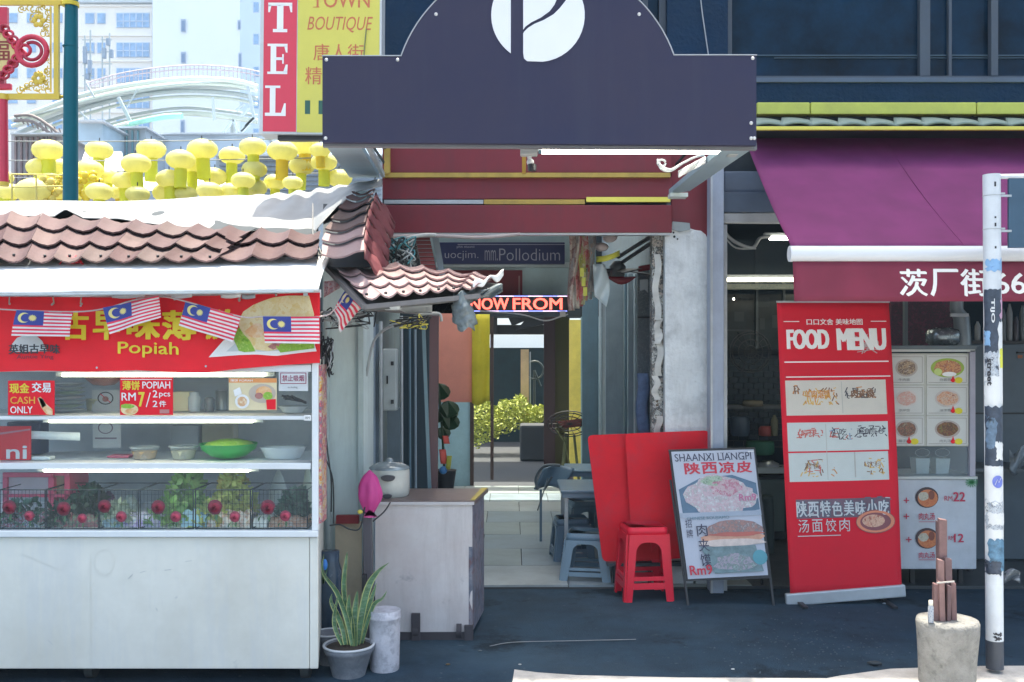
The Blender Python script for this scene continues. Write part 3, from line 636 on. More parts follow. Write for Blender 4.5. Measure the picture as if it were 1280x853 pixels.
props(MB().grid(lambda u, v: P(798 + 18 * u, 333 + 7 * v - 3 * u, 7.1), 4, 2).build('bunting', maroon, solid=.004), 'dark red cloth strip touching the mesh panel right of the wall fan', 'cloth')
props(MB().pprism([(800, 350), (810, 349), (810, 366), (806, 362), (800, 364)], 7.05, .01).build('paper_tag', mat('paper_grey', (.3, .33, .35), .8)), 'torn grey paper tag hanging right of the wall fan', 'tag')
# plant behind the brown post
dl = mat('dark_leaf', (.02, .055, .025), .4, var=.3)
pp = thing('rubber_plant', 'dark round leaved rubber plant in a black pot behind the brown post', 'plant', (gx(556, 7.4), 7.4, 0.012))
MB().lathe([(.06, 0), (.085, .17), (.09, .175), (.08, .17), (0., .16)], (gx(556, 7.4), 7.4, gz(617, 7.4)), 14).build('pot', black, pp)
mb = MB(); mb.lathe([(.1, 0), (.12, .5), (0., .51)], (gx(556, 7.4), 7.4, .012), 14); mb.build('stand', mat('stand_dark', (.03, .035, .04), .7), pp)
mb = MB(); mb.tube([P(556, 600, 7.4), P(553, 540, 7.4), P(548, 485, 7.4)], .01, 6); mb.build('stem', dl, pp)
random.seed(4)
for k, (x, y, r) in enumerate(((549, 490, 12), (536, 500, 9), (560, 512, 12), (546, 520, 10), (562, 528, 11), (538, 530, 8), (553, 542, 9), (566, 518, 6))):
    c = P(x, y, 7.4 - .04 * (k % 3)); mb = MB(); rr = r / 168.; t = random.uniform(-.5, .5)
    mb.add([c + Vector((rr * math.cos(a) * (1 + .2 * math.cos(a - t)), .03 * math.sin(a * 2), rr * .9 * math.sin(a))) for a in [i * math.pi / 6 for i in range(12)]], [tuple(range(12))]); mb.build('leaf', dl, pp, solid=.003)
mb = MB()
for x, y, w_, h_ in ((553, 545, 7, 10), (549, 562, 8, 18)): mb.grid(lambda u, v: P(x + w_ * u + 2 * v, y + h_ * v, 7.3 + .02 * u), 3, 4)
mb.build('red_ornament', mat('orn_red', (.6, .08, .06), .5), pp, solid=.01)
MB().grid(lambda u, v: P(559 + 6 * u - 2 * v, 570 + 17 * v, 7.3), 3, 4).build('yellow_ornament', mat('orn_yellow', (.4, .38, .05), .5), pp, solid=.01)
MB().ball(P(554, 588, 7.3), .03, 8, 6).build('blue_ornament', mat('orn_blue', (.05, .2, .45), .5), pp)
# ================================================================ FOOD STALL
YS = 4.62
wst = mat('stall_white', (.74, .72, .66), .5, var=.06, vs=1.6, dirt=.22, dcol=(.42, .44, .42), ds=1.3); stains(wst, (.50, .47, .40), .9, .48, .7, .55, loc=2.); stains(wst, (.32, .34, .36), 7, .64, .7, .4, sx=1, sz=.6, loc=5.); stains(wst, (.55, .57, .60), 3, .5, .62, .28, sx=3, sz=.3, loc=7.)
wfr = mat('stall_frame', (.72, .74, .76), .45, var=.05)
def XRr(Y): return gx(398, YS) + (gx(404.5, YS + .9) - gx(398, YS)) * (Y - YS) / .9
def slab(y0, y1, z0, z1, ins=0., x0=None):
    x0 = -3.1 if x0 is None else x0; a, b = XRr(y0) - ins, XRr(y1) - ins
    return MB().add([(x0, y0, z0), (x0, y0, z1), (x0, y1, z0), (x0, y1, z1), (a, y0, z0), (a, y0, z1), (b, y1, z0), (b, y1, z1)], [(0, 1, 3, 2), (4, 6, 7, 5), (0, 4, 5, 1), (2, 3, 7, 6), (0, 2, 6, 4), (1, 5, 7, 3)])
st = thing('food_stall', 'white hawker stall with glass display case and red popiah banner', 'food stall', (-1.9, YS, 0))
X0 = -3.1; XS = gx(398, YS)
MB().box(X0, gx(386.5, YS), YS, YS + .02, gz(836, YS), gz(672, YS)).build('counter_panel', wst, st, bevel=.002)
MB().hexa([(gx(387.3, YS), YS - .003, gz(836, YS)), (XS, YS - .003, gz(836, YS)), (XRr(YS + .9), YS + .9, gz(836, YS)), (XRr(YS + .9) - .045, YS + .9, gz(836, YS))], [(gx(387.3, YS), YS - .003, gz(672, YS)), (XS, YS - .003, gz(672, YS)), (XRr(YS + .9), YS + .9, gz(672, YS)), (XRr(YS + .9) - .045, YS + .9, gz(672, YS))]).build('corner_panel', wst, st, bevel=.004)
slab(YS - .02, YS + .95, gz(671, YS), gz(663, YS)).build('counter_top', wfr, st, bevel=.004)
MB().box(X0, -1.1, YS + .022, YS + .9, gz(834, YS), gz(826, YS)).build('base_tray', dark, st)
for x in (-.98, -2.0):
    w_ = MB(); w_.tube([(x - .02, YS + .12, .05), (x + .02, YS + .12, .05)], .05, 14); w_.bar((x, YS + .12, .06), (x, YS + .12, gz(836, YS)), .03); w_.build('caster', mat('caster', (.04, .045, .05), .6), st)
cp_ = st.children[0]; q_ = PQ(0, 673, 386, 836, YS - .001); pt = Print(q_, (0, 673, 386, 836)); fnt = mat('faint_smear', (.68, .665, .61), .6); fn2 = mat('faint_scuff', (.50, .50, .49), .6)
pt.ring(130, 703, 12, 12.8, mat('fainter', (.71, .69, .635), .55), asp=1.3)
for a in ((27, 692, 74, 712, .8, fnt), (160, 724, 166, 718, 1, fn2), (175, 716, 182, 714, .7, fn2), (206, 713, 214, 712, .8, fn2), (219, 748, 222, 746, 1, fn2), (232, 702, 240, 701, .7, fn2), (195, 760, 197, 764, .9, fn2), (300, 800, 322, 797, .6, fnt), (60, 800, 66, 806, .7, fn2), (342, 716, 344, 760, .5, fnt), (113, 690, 113.5, 830, .5, fnt)): pt.line(*a)
pt.build('scuffs', cp_, kind='stuff')
MB().box(gx(390, YS), XS, YS - .006, YS + .03, gz(663, YS), gz(452, YS)).build('upright', wfr, st, bevel=.003)
MB().box(X0, gx(389, YS), YS - .004, YS + .03, gz(465, YS), gz(456, YS)).build('top_rail', wfr, st, bevel=.003)
MB().box(XRr(YS + .9) - .03, XRr(YS + .9), YS + .85, YS + .9, gz(663, YS), gz(452, YS)).build('rear_upright', wfr, st)
for a, b in ((517, 525), (576, 587)):
    slab(YS + .0, YS + .55, gz(b, YS), gz(a, YS) - .012, .035).build('shelf', wfr, st, bevel=.003)
gl = glassmat('stall_glass', (.88, .93, .95), .5, .03, (.45, .5, .55))
for a, b in ((465, 517), (525, 576), (587, 663)):
    MB().box(X0, gx(389.5, YS), YS + .008, YS + .012, gz(b, YS) + .001, gz(a, YS) - .001).build('glass_pane', gl, st)
slab(YS + .88, YS + .9, gz(663, YS), gz(456, YS) + .1, .03).build('back_panel', mat('stall_back', (.42, .46, .50), .7, var=.2, vs=2), st)
slab(YS + .04, YS + .9, gz(456, YS), gz(454, YS) + .01).build('case_top', wst, st)
# sticker strip on the right side
stk = foodmat('sticker_strip', [(.55, .06, .06), (.6, .4, .1), (.5, .5, .48), (.55, .05, .08), (.12, .2, .25), (.6, .15, .15)], 30, .5)
MB().box(XS + .001, XS + .012, YS + .01, YS + .14, gz(655, YS), gz(456, YS)).build('sticker_strip', stk, st)
MB().add([(XRr(YS + .14), YS + .14, gz(663, YS)), (XRr(YS + .84), YS + .84, gz(663, YS)), (XRr(YS + .84), YS + .84, gz(456, YS)), (XRr(YS + .14), YS + .14, gz(456, YS))], [(0, 1, 2, 3)]).build('side_glass', gl, st)
# tubes
for x0, x1, y, d in ((78, 330, 469, .04), (62, 316, 526.5, .03), (55, 311, 588, .03)):
    mb = MB(); Y = YS + d; mb.tube([P(x0, y, Y), P(x1, y, Y)], .0085, 10); t_ = mb.build('lamp_tube', tube_warm, st)
    MB().box(gx(x0 - 10, Y), gx(x1 + 12, Y), Y + .012, Y + .05, gz(y + 2, Y), gz(y - 3.5, Y)).build('lamp_batten', mat('batten', (.6, .6, .58), .5), st)
# banner
Yb_ = YS - .03
bt = [(-60, 370), (0, 371), (60, 371.5), (130, 372), (200, 371), (260, 370), (330, 368), (394, 366)]
bb = [(-60, 466), (0, 465), (50, 463.5), (110, 465), (170, 463), (230, 466), (260, 466), (300, 461), (350, 457), (394, 454)]
def interp(t, x):
    for (a, b), (c, d) in zip(t, t[1:]):
        if x <= c: return b + (d - b) * (x - a) / (c - a)
    return t[-1][1]
def bsurf(u, v):
    x = -60 + 460 * u; a = interp(bt, x); b = interp(bb, x)
    y = a + (b - a) * v; k = .004 * math.sin(x * .07 + v * 2) + .012 * noise.noise(Vector((x * .03, v * 2.5, 1))) * (1 - .3 * v)
    return P(x, y, Yb_ + k)
bx = (-60, 370, 400, 466)
mb = MB(); mb.grid(bsurf, 120, 20); ban = mb.build('banner', mat('banner_red', (.84, .016, .03), .5, var=.08, dirt=.08, spec=.25), st)
yl = mat('banner_yellow_print', (.78, .60, .03), .45, var=.06)
pt = Print(None, bx, bsurf); pt.lay = 3
crepe = foodmat('crepe', [(.72, .52, .2), (.75, .6, .32), (.8, .68, .42), (.7, .45, .15)], 18)
lett = foodmat('lettuce', [(.12, .3, .02), (.3, .5, .05), (.2, .42, .04), (.45, .6, .15)], 40)
shr = foodmat('shrimp', [(.7, .3, .12), (.75, .45, .22), (.8, .6, .4)], 30)
ham = foodmat('filling', [(.3, .1, .1), (.45, .2, .18), (.2, .06, .07)], 40)
def arc(cx, cy, rx, ry, a0, a1, n=14): return [(cx + rx * math.cos(R(a0 + (a1 - a0) * i / n)), cy + ry * math.sin(R(a0 + (a1 - a0) * i / n))) for i in range(n + 1)]
wp = M_white_print
def gridpoly(pts, mt, n=10):    # polygon cut into vertical slices so that it follows the cloth
    xs_ = [p[0] for p in pts]; a, b = min(xs_), max(xs_); N_ = max(2, int((b - a) / 6))
    def span(x):
        ys = []
        for i in range(len(pts)):
            (x0, y0), (x1, y1) = pts[i], pts[(i + 1) % len(pts)]
            if (x0 - x) * (x1 - x) <= 0 and x0 != x1: ys.append(y0 + (y1 - y0) * (x - x0) / (x1 - x0))
        return (min(ys), max(ys)) if len(ys) > 1 else None
    pt.mb.m(mt); prev = None
    for i in range(N_ + 1):
        x = a + .01 + (b - a - .02) * i / N_; sp_ = span(x)
        if sp_ and prev:
            for k in range(5):
                f = lambda s_, t: s_[0] + (s_[1] - s_[0]) * t
                pt.mb.add([pt.p(prev[0], f(prev[1], k / 5)), pt.p(x, f(sp_, k / 5)), pt.p(x, f(sp_, (k + 1) / 5)), pt.p(prev[0], f(prev[1], (k + 1) / 5))], [(0, 1, 2, 3)])
        prev = (x, sp_) if sp_ else None
gridpoly([(261, 447), (281, 426), (395, 428), (396, 450), (375, 451), (345, 453), (320, 449)], wp); pt.up(2)
gridpoly([(283, 442), (300, 428), (330, 428), (394, 430), (394, 446), (330, 446)], mat('plate_inner', (.55, .6, .62), .4))
pt.up(2)
gridpoly([(298, 405), (303, 393), (318, 383), (340, 375), (360, 373), (392, 374), (393, 400), (385, 440), (335, 446), (312, 441), (300, 428)], crepe); pt.up(2)
gridpoly([(292, 426), (299, 412), (307, 424), (318, 436), (320, 445), (300, 445)], lett)
gridpoly([(345, 440), (365, 432), (393, 431), (393, 446), (350, 449)], lett)
gridpoly([(306, 418), (318, 408), (331, 409), (333, 424), (322, 428), (312, 425)], shr)
gridpoly([(335, 440), (345, 433), (362, 433), (350, 441), (340, 445)], ham); pt.up(2)
for s_, x0, x1 in (('古', 79, 112), ('早', 117, 151), ('味', 159, 201), ('薄', 203, 246), ('饼', 254, 291)): pt.text(s_, x0, 387, x1, 426, yl, .045)
pt.text('Popiah', 148, 428, 224, 449, yl, .02)
gridpoly([(16, 431), (22, 423), (34, 419), (47, 421), (58, 431), (60, 441), (16, 441)], mat('logo_grey', (.55, .57, .58), .5)); pt.up(2)
pt.text('英姐古早味', 12, 431, 76, 444, M_black_print, .035).text('Auntie Ying', 22, 445, 68, 451.5, mat('deep_maroon', (.12, .02, .04), .5), .005)
for x, y in ((66, 380), (102, 381), (172, 377), (219, 374), (299, 376), (258, 458), (122, 461)): pt.ell(x, y, 1.4, 1.4, galv, 8)
po = pt.build('print', ban)
# eyelet strings and white header rail behind the banner top
hr = MB(); hr.pbox(-60, 362, 400, 372, YS + .02, .03); hr.build('header_rail', white, st)
# awning sheet: pale sloping sheet above the banner
pink = clothmat('tarp_white', (.74, .76, .77), .6, .12)
aw_ = thing('stall_awning', 'white sheet metal awning sloping out above the red banner', 'awning', (-1.9, 4.6, 1.85))
mb = MB()
def awn(u, v):
    x = -80 + (u) * (480 + 6); yt_ = 325.5 - 3 * u; yb2 = 367 - 5 * u
    a = P(x + (6 if u > .99 else 0) * (1 - v) * 1.0, yt_, 4.95); b = P(x - 8 * u, yb2, 4.42)
    q_ = a.lerp(b, v); q_.z += .006 * noise.noise(Vector((u * 6, v * 2, 3))) ; return q_
mb.grid(awn, 60, 8)
mb.build('sheet', white, aw_, solid=.012)
mb = MB(); mb.tube([P(-80, 369, 4.43), P(120, 367, 4.43), P(392, 363.5, 4.43)], .009, 8); mb.build('edge_rail', mat('pale_rail2', (.6, .65, .68), .4), aw_)
for x in (140, 382): mb = MB(); mb.bar(P(x, 367, 4.45), P(x, 368, 4.9), .02); mb.build('arm', galv, aw_)
# string ties and clips below the awning
tie = MB()
for x, y in ((66, 380), (102, 380), (172, 376), (219, 374), (299, 376), (345, 369), (382, 366), (12, 380)):
    tie.tube([P(x, y - 10, 4.57), P(x + random.uniform(-2, 2), y, 4.575)], .003, 5); tie.ball(P(x, y, 4.572), .006, 6, 4)
tie.build('banner_tie', mat('tie', (.45, .4, .35), .7), ban)
for x0, x1, y, m_ in ((70, 134, 365, white), (140, 180, 367, white), (214, 240, 367, white), (276, 301, 367, white), (302, 319, 368, galv)):
    MB().grid(lambda u, v: P(x0 + (x1 - x0) * u, y + 5.5 * v + math.sin(u * 4), 4.55), 4, 2).build('tape', m_, ban, solid=.003)
rr_ = mat('ribbon_red', (.6, .03, .06), .6)
mb = MB()
for k in range(12):
    a = random.uniform(0, 6.28); c = P(92, 327, 4.86); mb.tube([c, c + Vector((.045 * math.cos(a), -.02, .028 * math.sin(a))), c + Vector((.06 * math.cos(a + .4), -.03, .03 * math.sin(a + .4) - .02))], .004, 5)
mb.ball(P(92, 327, 4.85), .02, 8, 5, 1.4, 1, .7)
props(mb.build('ribbon', rr_), 'small red ribbon bow lying at the top edge of the white awning', 'ribbon')

# ---------------- bunting of flags
fr = mat('flag_red', (.72, .05, .10), .6, spec=.2); fw = mat('flag_white', (.72, .66, .66), .6); fb = mat('flag_blue', (.03, .05, .28), .6); fy = mat('flag_yellow', (.75, .65, .25), .6)
bunt = thing('flag_bunting', 'string of five striped red and white flags with crescent and sun across the banner', 'bunting', (-1.8, 4.5, 1.7))
def flag(tl, tr, br, bl, ph=0., dk=False):
    q_ = Q(tl, tr, br, bl)
    W_ = lambda u, v, l=0: qp(q_, u, v, .012 * math.sin(u * 7 + ph + v * 2) + .0013 * l + .01)
    mb = MB()
    for i in range(14):
        mb.m(fr if i % 2 == 0 else fw); u0 = .48 if i < 8 else 0
        mb.grid(lambda u, v: W_(u0 + (1 - u0) * u, (i + v) / 14), 14, 1)
    mb.m(fb); mb.grid(lambda u, v: W_(.48 * u, v * 8 / 14), 8, 3)
    mb.m(fy); n = 18; o_ = []; cu, cv = .17, .285
    for k in range(n + 1): a = R(50 + 260 * k / n); o_.append(W_(cu + .105 * math.cos(a), cv + .2 * math.sin(a), 1))
    i_ = []
    for k in range(n + 1): a = R(62 + 236 * k / n); i_.append(W_(cu + .035 + .085 * math.cos(a), cv + .16 * math.sin(a), 1))
    mb.add(o_ + i_, [(k, k + 1, n + 2 + k, n + 1 + k) for k in range(n)])
    pts = [W_(.31 + (.07 if k % 2 else .045) * math.cos(k * math.pi / 14), cv + (.14 if k % 2 else .09) * math.sin(k * math.pi / 14), 1) for k in range(28)]
    mb.add([W_(.31, cv, 1)] + pts, [(0, 1 + k, 1 + (k + 1) % 28) for k in range(28)])
    return mb.build('flag', None, bunt)
Yf = 4.50
flag(P(22, 388, Yf), P(93, 391, Yf), P(89, 421, Yf), P(17, 420, Yf), 0)
flag(P(131, 385, Yf), P(200, 370, Yf), P(201, 397, Yf), P(137, 418, Yf), 2)
flag(P(232, 376, Yf), P(301, 396, Yf), P(292, 428, Yf), P(224, 407, Yf), 4)
flag(P(330, 396, Yf), P(400, 396, Yf), P(400, 430, Yf), P(332, 429, Yf), 1)
flag(P(431, 361, 4.72), P(457, 379, 4.8), P(425, 416, 4.72), P(417, 388, 4.7), 3)
mb = MB(); mb.tube(curve([P(-40, 384, Yf), P(22, 388, Yf), P(93, 390, Yf), P(131, 386, Yf), P(165, 376, Yf), P(200, 371, Yf), P(232, 377, Yf), P(301, 396, Yf), P(330, 396, Yf), P(400, 396, Yf + .05), P(419, 386, 4.68), P(437, 362, 4.72)], 4), .0035, 5)
mb.build('cord', mat('cord_pink', (.55, .45, .45), .7), bunt)

# ---------------- cards on the glass
Yc = YS - .002
def card(name, label, cat, x0, y0, x1, y1, base, fn, d=.003):
    o = MB().pbox(x0, y0, x1, y1, Yc - d, d).build(name, base)
    props(o, label, cat); p_ = Print(PQ(x0, y0, x1, y1, Yc - d), (x0, y0, x1, y1)); fn(p_); p_.build('print', o); return o
org = mat('orange_print', (.8, .42, .05), .5)
def f1(p):
    p.text('现金', 12, 479, 37, 492, M_yel_print, .03).text('交易', 40, 478, 64, 491, wp, .03).text('CASH', 13, 496, 44, 505, org, .02).text('ONLY', 13, 508, 41, 517, wp, .02)
    p.poly([(47, 498), (51, 496), (58, 505), (66, 512), (66, 519), (58, 518), (52, 510)], shr).poly([(48, 497), (54, 499), (58, 507), (53, 510)], mat('cash_green', (.2, .45, .38), .5))
card('card', 'red CASH ONLY card taped at the left of the glass', 'card', 10, 476, 68, 519, M_red_print, f1)
def f2(p):
    p.rect(151, 474, 215, 475, wp).text('薄饼', 153, 476, 175, 488, M_yel_print, .03).text('POPIAH', 178, 477, 213, 486, wp, .02).text('RM', 152, 491, 170, 501, wp, .02).text('7', 173, 490, 181, 509, M_yel_print, .04)
    p.line(183, 509, 188, 491, 1.2, wp).text('2', 191, 488, 197, 497, wp, .02).text('pcs', 199, 491, 213, 498, wp, .02).text('2', 191, 501, 197, 509, wp, .02).text('件', 199, 501, 208, 509, wp, .02)
    p.ell(162, 512, 11, 7, crepe).up().ell(160, 508, 9, 3, lett, wob=.1).up().ell(164, 514, 7, 3, shr).rect(200, 512, 212, 517, mat('dull_pink', (.5, .2, .2), .5))
card('card', 'red POPIAH price card reading RM7 for 2 pcs on the glass', 'card', 150, 472, 216, 519, M_red_print, f2)
spring = foodmat('spring_roll', [(.7, .5, .25), (.8, .7, .5), (.6, .3, .15), (.75, .65, .3)], 30)
def f3(p):
    p.rect(286, 473, 346, 478.5, mat('card_orange', (.75, .3, .1), .5)).text('薄饼 POPIAH', 288, 474, 316, 477.5, wp, .01)
    p.ell(328, 492, 17, 12, mat('card_plate', (.5, .42, .35), .5)).up().ell(330, 490, 10, 7, shr).ell(303, 502, 9, 9, wp).up().ell(324, 495, 5, 4, ham).ell(335, 495, 6, 5, lett).up().ell(303, 502, 6, 6, spring).poly([(333, 500), (345, 499), (345, 512), (334, 512)], M_red_print).poly([(292, 488), (300, 484), (303, 492), (294, 496)], wp)
card('card', 'cream food photo card with bowls and rolls on the glass', 'card', 286, 473, 346, 513, mat('card_cream', (.72, .62, .4), .5), f3)
def f4(p):
    rp_ = mat('sign_maroon', (.3, .04, .1), .5)
    p.rect(350.5, 466, 383, 480, rp_).up().rect(351.5, 467, 382, 479, mat('nosmoke_bg', (.6, .62, .64), .5)).up().text('禁止吸烟', 353, 469, 380.5, 477, rp_, .02).text('no smoking', 360, 483, 372, 486, black)
card('sign', 'grey no smoking notice at the right end of the glass', 'sign', 348.5, 464.5, 385, 489, mat('nosmoke_bg', (.6, .62, .64), .5), f4)
Yc = YS + .35
def f5(p):
    p.ring(132, 498, 8.5, 10, M_black_print, asp=.8).ell(132, 499, 4, 3.5, ham).line(125, 492, 139, 504, 1, M_red_print)
card('sign', 'pale notice with a crossed ring symbol behind the glass', 'sign', 115, 488, 149, 516, mat('notice_pale', (.5, .52, .55), .5), f5)
def f6(p): p.ring(132, 535, 8, 9.5, mat('notice_dark', (.2, .15, .2), .5), asp=.8).rect(119, 547, 146, 549, mat('notice_dark', (.2, .15, .2), .5))
card('sign', 'faint second ring symbol notice below the upper shelf', 'sign', 116, 529, 151, 560, mat('notice_pale', (.5, .52, .55), .5), f6)
Yc = YS - .002
card('card', 'tiny white price tag at the edge of the upper shelf', 'card', 380, 519, 389, 526, wp, lambda p: p.text('RM', 382, 521, 387, 524, M_black_print))

# ---------------- things inside the case
YI = YS + .28
pw_ = mat('ceramic_white', (.76, .78, .78), .3); stl = mat('bowl_steel', (.4, .4, .4), .3, .6)
z1 = gz(516.5, YS); z2 = gz(575.5, YS); z3 = gz(662.5, YS)
def lt(name, label, cat, prof, x, Y, z, m_, n=20, sx=1, sy=1, solid=0, group=None):
    mb = MB(); mb.lathe(prof, (gx(x, Y), Y, z), n, sx, sy)
    return props(mb.build(name, m_, solid=solid), label, cat, group)
zt_ = z1 - .01
plt = thing('plate_stack', 'stack of pale green and white plates on the upper shelf behind the cash card', 'plates', (gx(84, YI), YI, zt_))
for k in range(7):
    mb = MB(); mb.lathe([(.03, 0), (.045, .002), (.075 - .002 * k, .012), (.077, .014), (.045, .006), (0, .004)], (gx(86, YI) + random.uniform(-.004, .004), YI, zt_ + .021 * k), 20)
    mb.build('plate', mat('plate_green' if k % 3 == 1 else 'plate_white', (.45, .55, .42) if k % 3 == 1 else (.6, .63, .64), .3), plt)
lt('bowl', 'brown glazed bowl hanging high behind the glass', 'bowl', [(.0, 0), (.05, .005), (.085, .035), (.09, .05)], 130, YI, gz(482, YI), mat('bowl_brown', (.25, .09, .07), .4), solid=.004)
lt('tub', 'pale lidded tub low on the upper shelf beside the price card', 'tub', [(.05, 0), (.055, .05), (.058, .05), (.058, .058), (0, .06)], 122, YI + .12, zt_, mat('tub_cream', (.5, .48, .35), .5))
def blk(name, label, cat, x0, y0, x1, Y, z, m_, d=.08, bv=.006):
    mb = MB(); mb.box(gx(x0, Y), gx(x1, Y), Y, Y + d, z, z + (CY and (gz(y0, Y) - z))); return props(mb.build(name, m_, bevel=bv), label, cat)
blk('box', 'cream wedge shaped food block right of the price card', 'box', 216, 490, 237, YI, zt_, mat('cream_block', (.62, .58, .4), .5))
lt('jar', 'clear jar with white lid near the middle of the upper shelf', 'jar', [(.025, 0), (.03, .01), (.03, .07), (.022, .08), (.024, .095), (0, .097)], 243, YI, zt_, mat('jar_glass', (.45, .5, .55), .15))
lt('jar', 'short dark jar right of the clear jar on the upper shelf', 'jar', [(.02, 0), (.024, .01), (.024, .06), (.016, .07), (0, .072)], 262, YI, zt_, mat('jar_dark', (.12, .14, .16), .2))
lt('jar', 'grey tin beside the food photo card on the upper shelf', 'jar', [(.03, 0), (.03, .1), (0, .1)], 277, YI + .1, zt_, mat('tin_grey', (.3, .32, .34), .3, .5))
# dish with black tongs (right of upper shelf)
lt('tray', 'white oval dish at the right end of the upper shelf', 'dish', [(.06, 0), (.07, .005), (.10, .03), (.102, .032), (.06, .01), (0, .008)], 366, YS + .2, zt_, pw_, sx=.7, sy=.6)
mb = MB()
for k in range(7): mb.tube([P(352 + 2 * k, 495 + k % 3 * 2, YS + .16), P(368 + 2 * k, 497 + k, YS + .18), P(382, 504 - k % 2, YS + .2)], .006, 6)
props(mb.build('tongs', black), 'black striped tongs lying in the white oval dish', 'tongs')
# middle shelf
def tub(label, x, rw, y0, cm, Y=YS + .16):
    z = z2 - .011; h = gz(y0, Y) - z; t = thing('tub', label, 'container', (gx(x, Y), Y, z)); r = rw / F * Y
    mb = MB(); mb.lathe([(r * .72, 0), (r * .98, h), (r * 1.06, h), (r * 1.06, h - .006), (r * .98, h - .006)], (gx(x, Y), Y, z), 20); mb.build('shell', glassmat('tub_plastic', (.85, .88, .88), .5, .25, (.7, .72, .7)), t)
    mb = MB(); mb.lathe([(r * .70, .003), (r * .88, h * .62), (0, h * .66)], (gx(x, Y), Y, z), 20, wob=.05); mb.build('contents', cm, t)
tub('clear tub of orange shredded carrot on the middle shelf', 181, 17.5, 558, foodmat('carrot', [(.7, .3, .08), (.75, .45, .2), (.6, .25, .05)], 80))
tub('clear tub of pale yellow crushed nuts on the middle shelf', 229.5, 17.5, 557, foodmat('nuts', [(.6, .5, .3), (.68, .6, .42), (.5, .4, .2)], 90))
gb = thing('green_bowl', 'wide bright green bowl heaped with greens on the middle shelf', 'bowl', (gx(286, YS + .2), YS + .2, z2 - .011))
mb = MB(); Y = YS + .2; r = 35 / F * Y; mb.lathe([(r * .35, 0), (r * .6, .01), (r * .95, .045), (r, .07), (r * 1.02, .072), (r * .96, .062), (r * .5, .02), (0, .015)], (gx(286, Y), Y, z2 - .011), 28); mb.build('bowl', mat('bowl_green', (.03, .42, .08), .3), gb)
mb = MB(); mb.lathe([(r * .92, .058), (r * .75, .078), (r * .4, .09), (0, .092)], (gx(288, Y), Y, z2 - .011), 20, wob=.15); mb.build('greens', lett, gb)
lt('tray', 'white oval tray at the right of the middle shelf', 'tray', [(.08, 0), (.085, .003), (.11, .05), (.115, .055), (.108, .05), (.07, .012), (0, .01)], 354, YS + .2, z2 - .011, pw_, 28, 1.0, .7)
blk('tray', 'thin pink tray left of the orange tub', 'tray', 133, 570, 161, YS + .2, z2 - .011, mat('pink_tray', (.6, .12, .2), .5), .1)
sgn = blk('sign', 'red sign with white letters leaning at the left of the middle shelf', 'sign', -30, 533, 38, YS + .1, z2 - .011, M_red_print, .01, .001)
p_ = Print(PQ(-30, 533, 38, 576, YS + .1), (-30, 533, 38, 576)); p_.text('ni', 8, 557, 34, 574, wp, .04).poly([(-30, 545), (38, 536), (38, 538), (-30, 548)], mat('pink_p', (.6, .2, .25), .5)).build('print', sgn)
blk('box', 'small white box right of the red sign on the middle shelf', 'box', 39, 571, 62, YS + .1, z2 - .011, pw_, .06)
blk('box', 'dark blue carton under the left of the upper shelf', 'carton', 8, 528, 50, YS + .35, z2 - .011, mat('carton_blue', (.03, .06, .14), .5), .1)
# dark things / curtain at back
blk('box', 'tall grey steel canister at the back of the middle shelf', 'canister', 212, 532, 248, YS + .6, z2 - .011, mat('canister', (.35, .38, .42), .4), .1)
blk('box', 'beige cardboard carton at the back of the middle shelf', 'carton', 252, 530, 292, YS + .62, z2 - .011, mat('beige_carton', (.42, .38, .3), .7), .1)
mb = MB(); mb.grid(lambda u, v: P(15 + 85 * u, 538 + 10 * v + 3 * u, YS + .12), 4, 2)
props(mb.build('paper', pw_, solid=.003), 'curled white sheet hanging under the upper shelf at left', 'paper')
# counter level: pink cabinet, bags, trays
pc = thing('pink_rack', 'pink framed plastic drawer cabinet at the left of the counter level', 'cabinet', (gx(45, YS + .3), YS + .3, z3))
pk = mat('pink_plastic', (.84, .10, .22), .4); Y = YS + .2
for a in ((3, 591, 66, 597), (3, 597, 9, 662), (60, 597, 67, 662), (80, 591, 87, 662), (67, 591, 80, 595), (3, 618, 87, 622)): MB().pbox(*a, Y, .02 if a[0] < 60 else .22).build('frame', pk, pc, bevel=.003)
MB().pbox(9, 597, 60, 618, Y + .015, .2).build('drawer', mat('drawer_pale', (.6, .5, .58), .4), pc)
MB().pbox(67, 595, 80, 618, Y + .03, .2).build('side_panel', mat('drawer_side', (.35, .25, .18), .5), pc)
sa = mat('bag_green', (.34, .56, .18), .4, var=.3, vs=20)
def greens(label, x, x1, y0, m_, Y=YS + .26, k=620, top=None):
    mb = MB(); cx_, hw = gx((x + x1) / 2, Y), (x1 - x) / 2 / F * Y; h = gz(y0, Y) - z3
    for _ in range(k):
        t = random.random() ** 1.3; a = random.uniform(-1, 1); w2 = hw * (1 - .75 * t ** 1.5); c = Vector((cx_ + a * w2, Y + random.uniform(-.06, .08), z3 + h * t))
        d = Vector((a * .5 + random.uniform(-.6, .6), random.uniform(-.7, .2), random.uniform(-.3, 1))).normalized() * random.uniform(.02, .052); s2 = d.cross(Vector((random.random(), 1, random.random()))).normalized() * d.length * .35
        mb.add([c, c + d * .5 + s2, c + d, c + d * .5 - s2], [(0, 1, 2, 3)])
    return props(mb.build('vegetables', m_), label, 'vegetables')
def sack(label, x, x1, y0, m_, nm='bag', Y=YS + .38, squash=.5):
    cx_ = (x + x1) / 2; r = (x1 - x) / 2 / F * Y; h = gz(y0, Y) - z3; mb = MB()
    mb.lathe([(r * .9, 0), (r, h * .25), (r * .85, h * .55), (r * .5, h * .85), (r * .15, h), (0, h)], (gx(cx_, Y), Y, z3), 14, 1, squash, .35)
    return props(mb.build(nm, m_), label, 'bag')
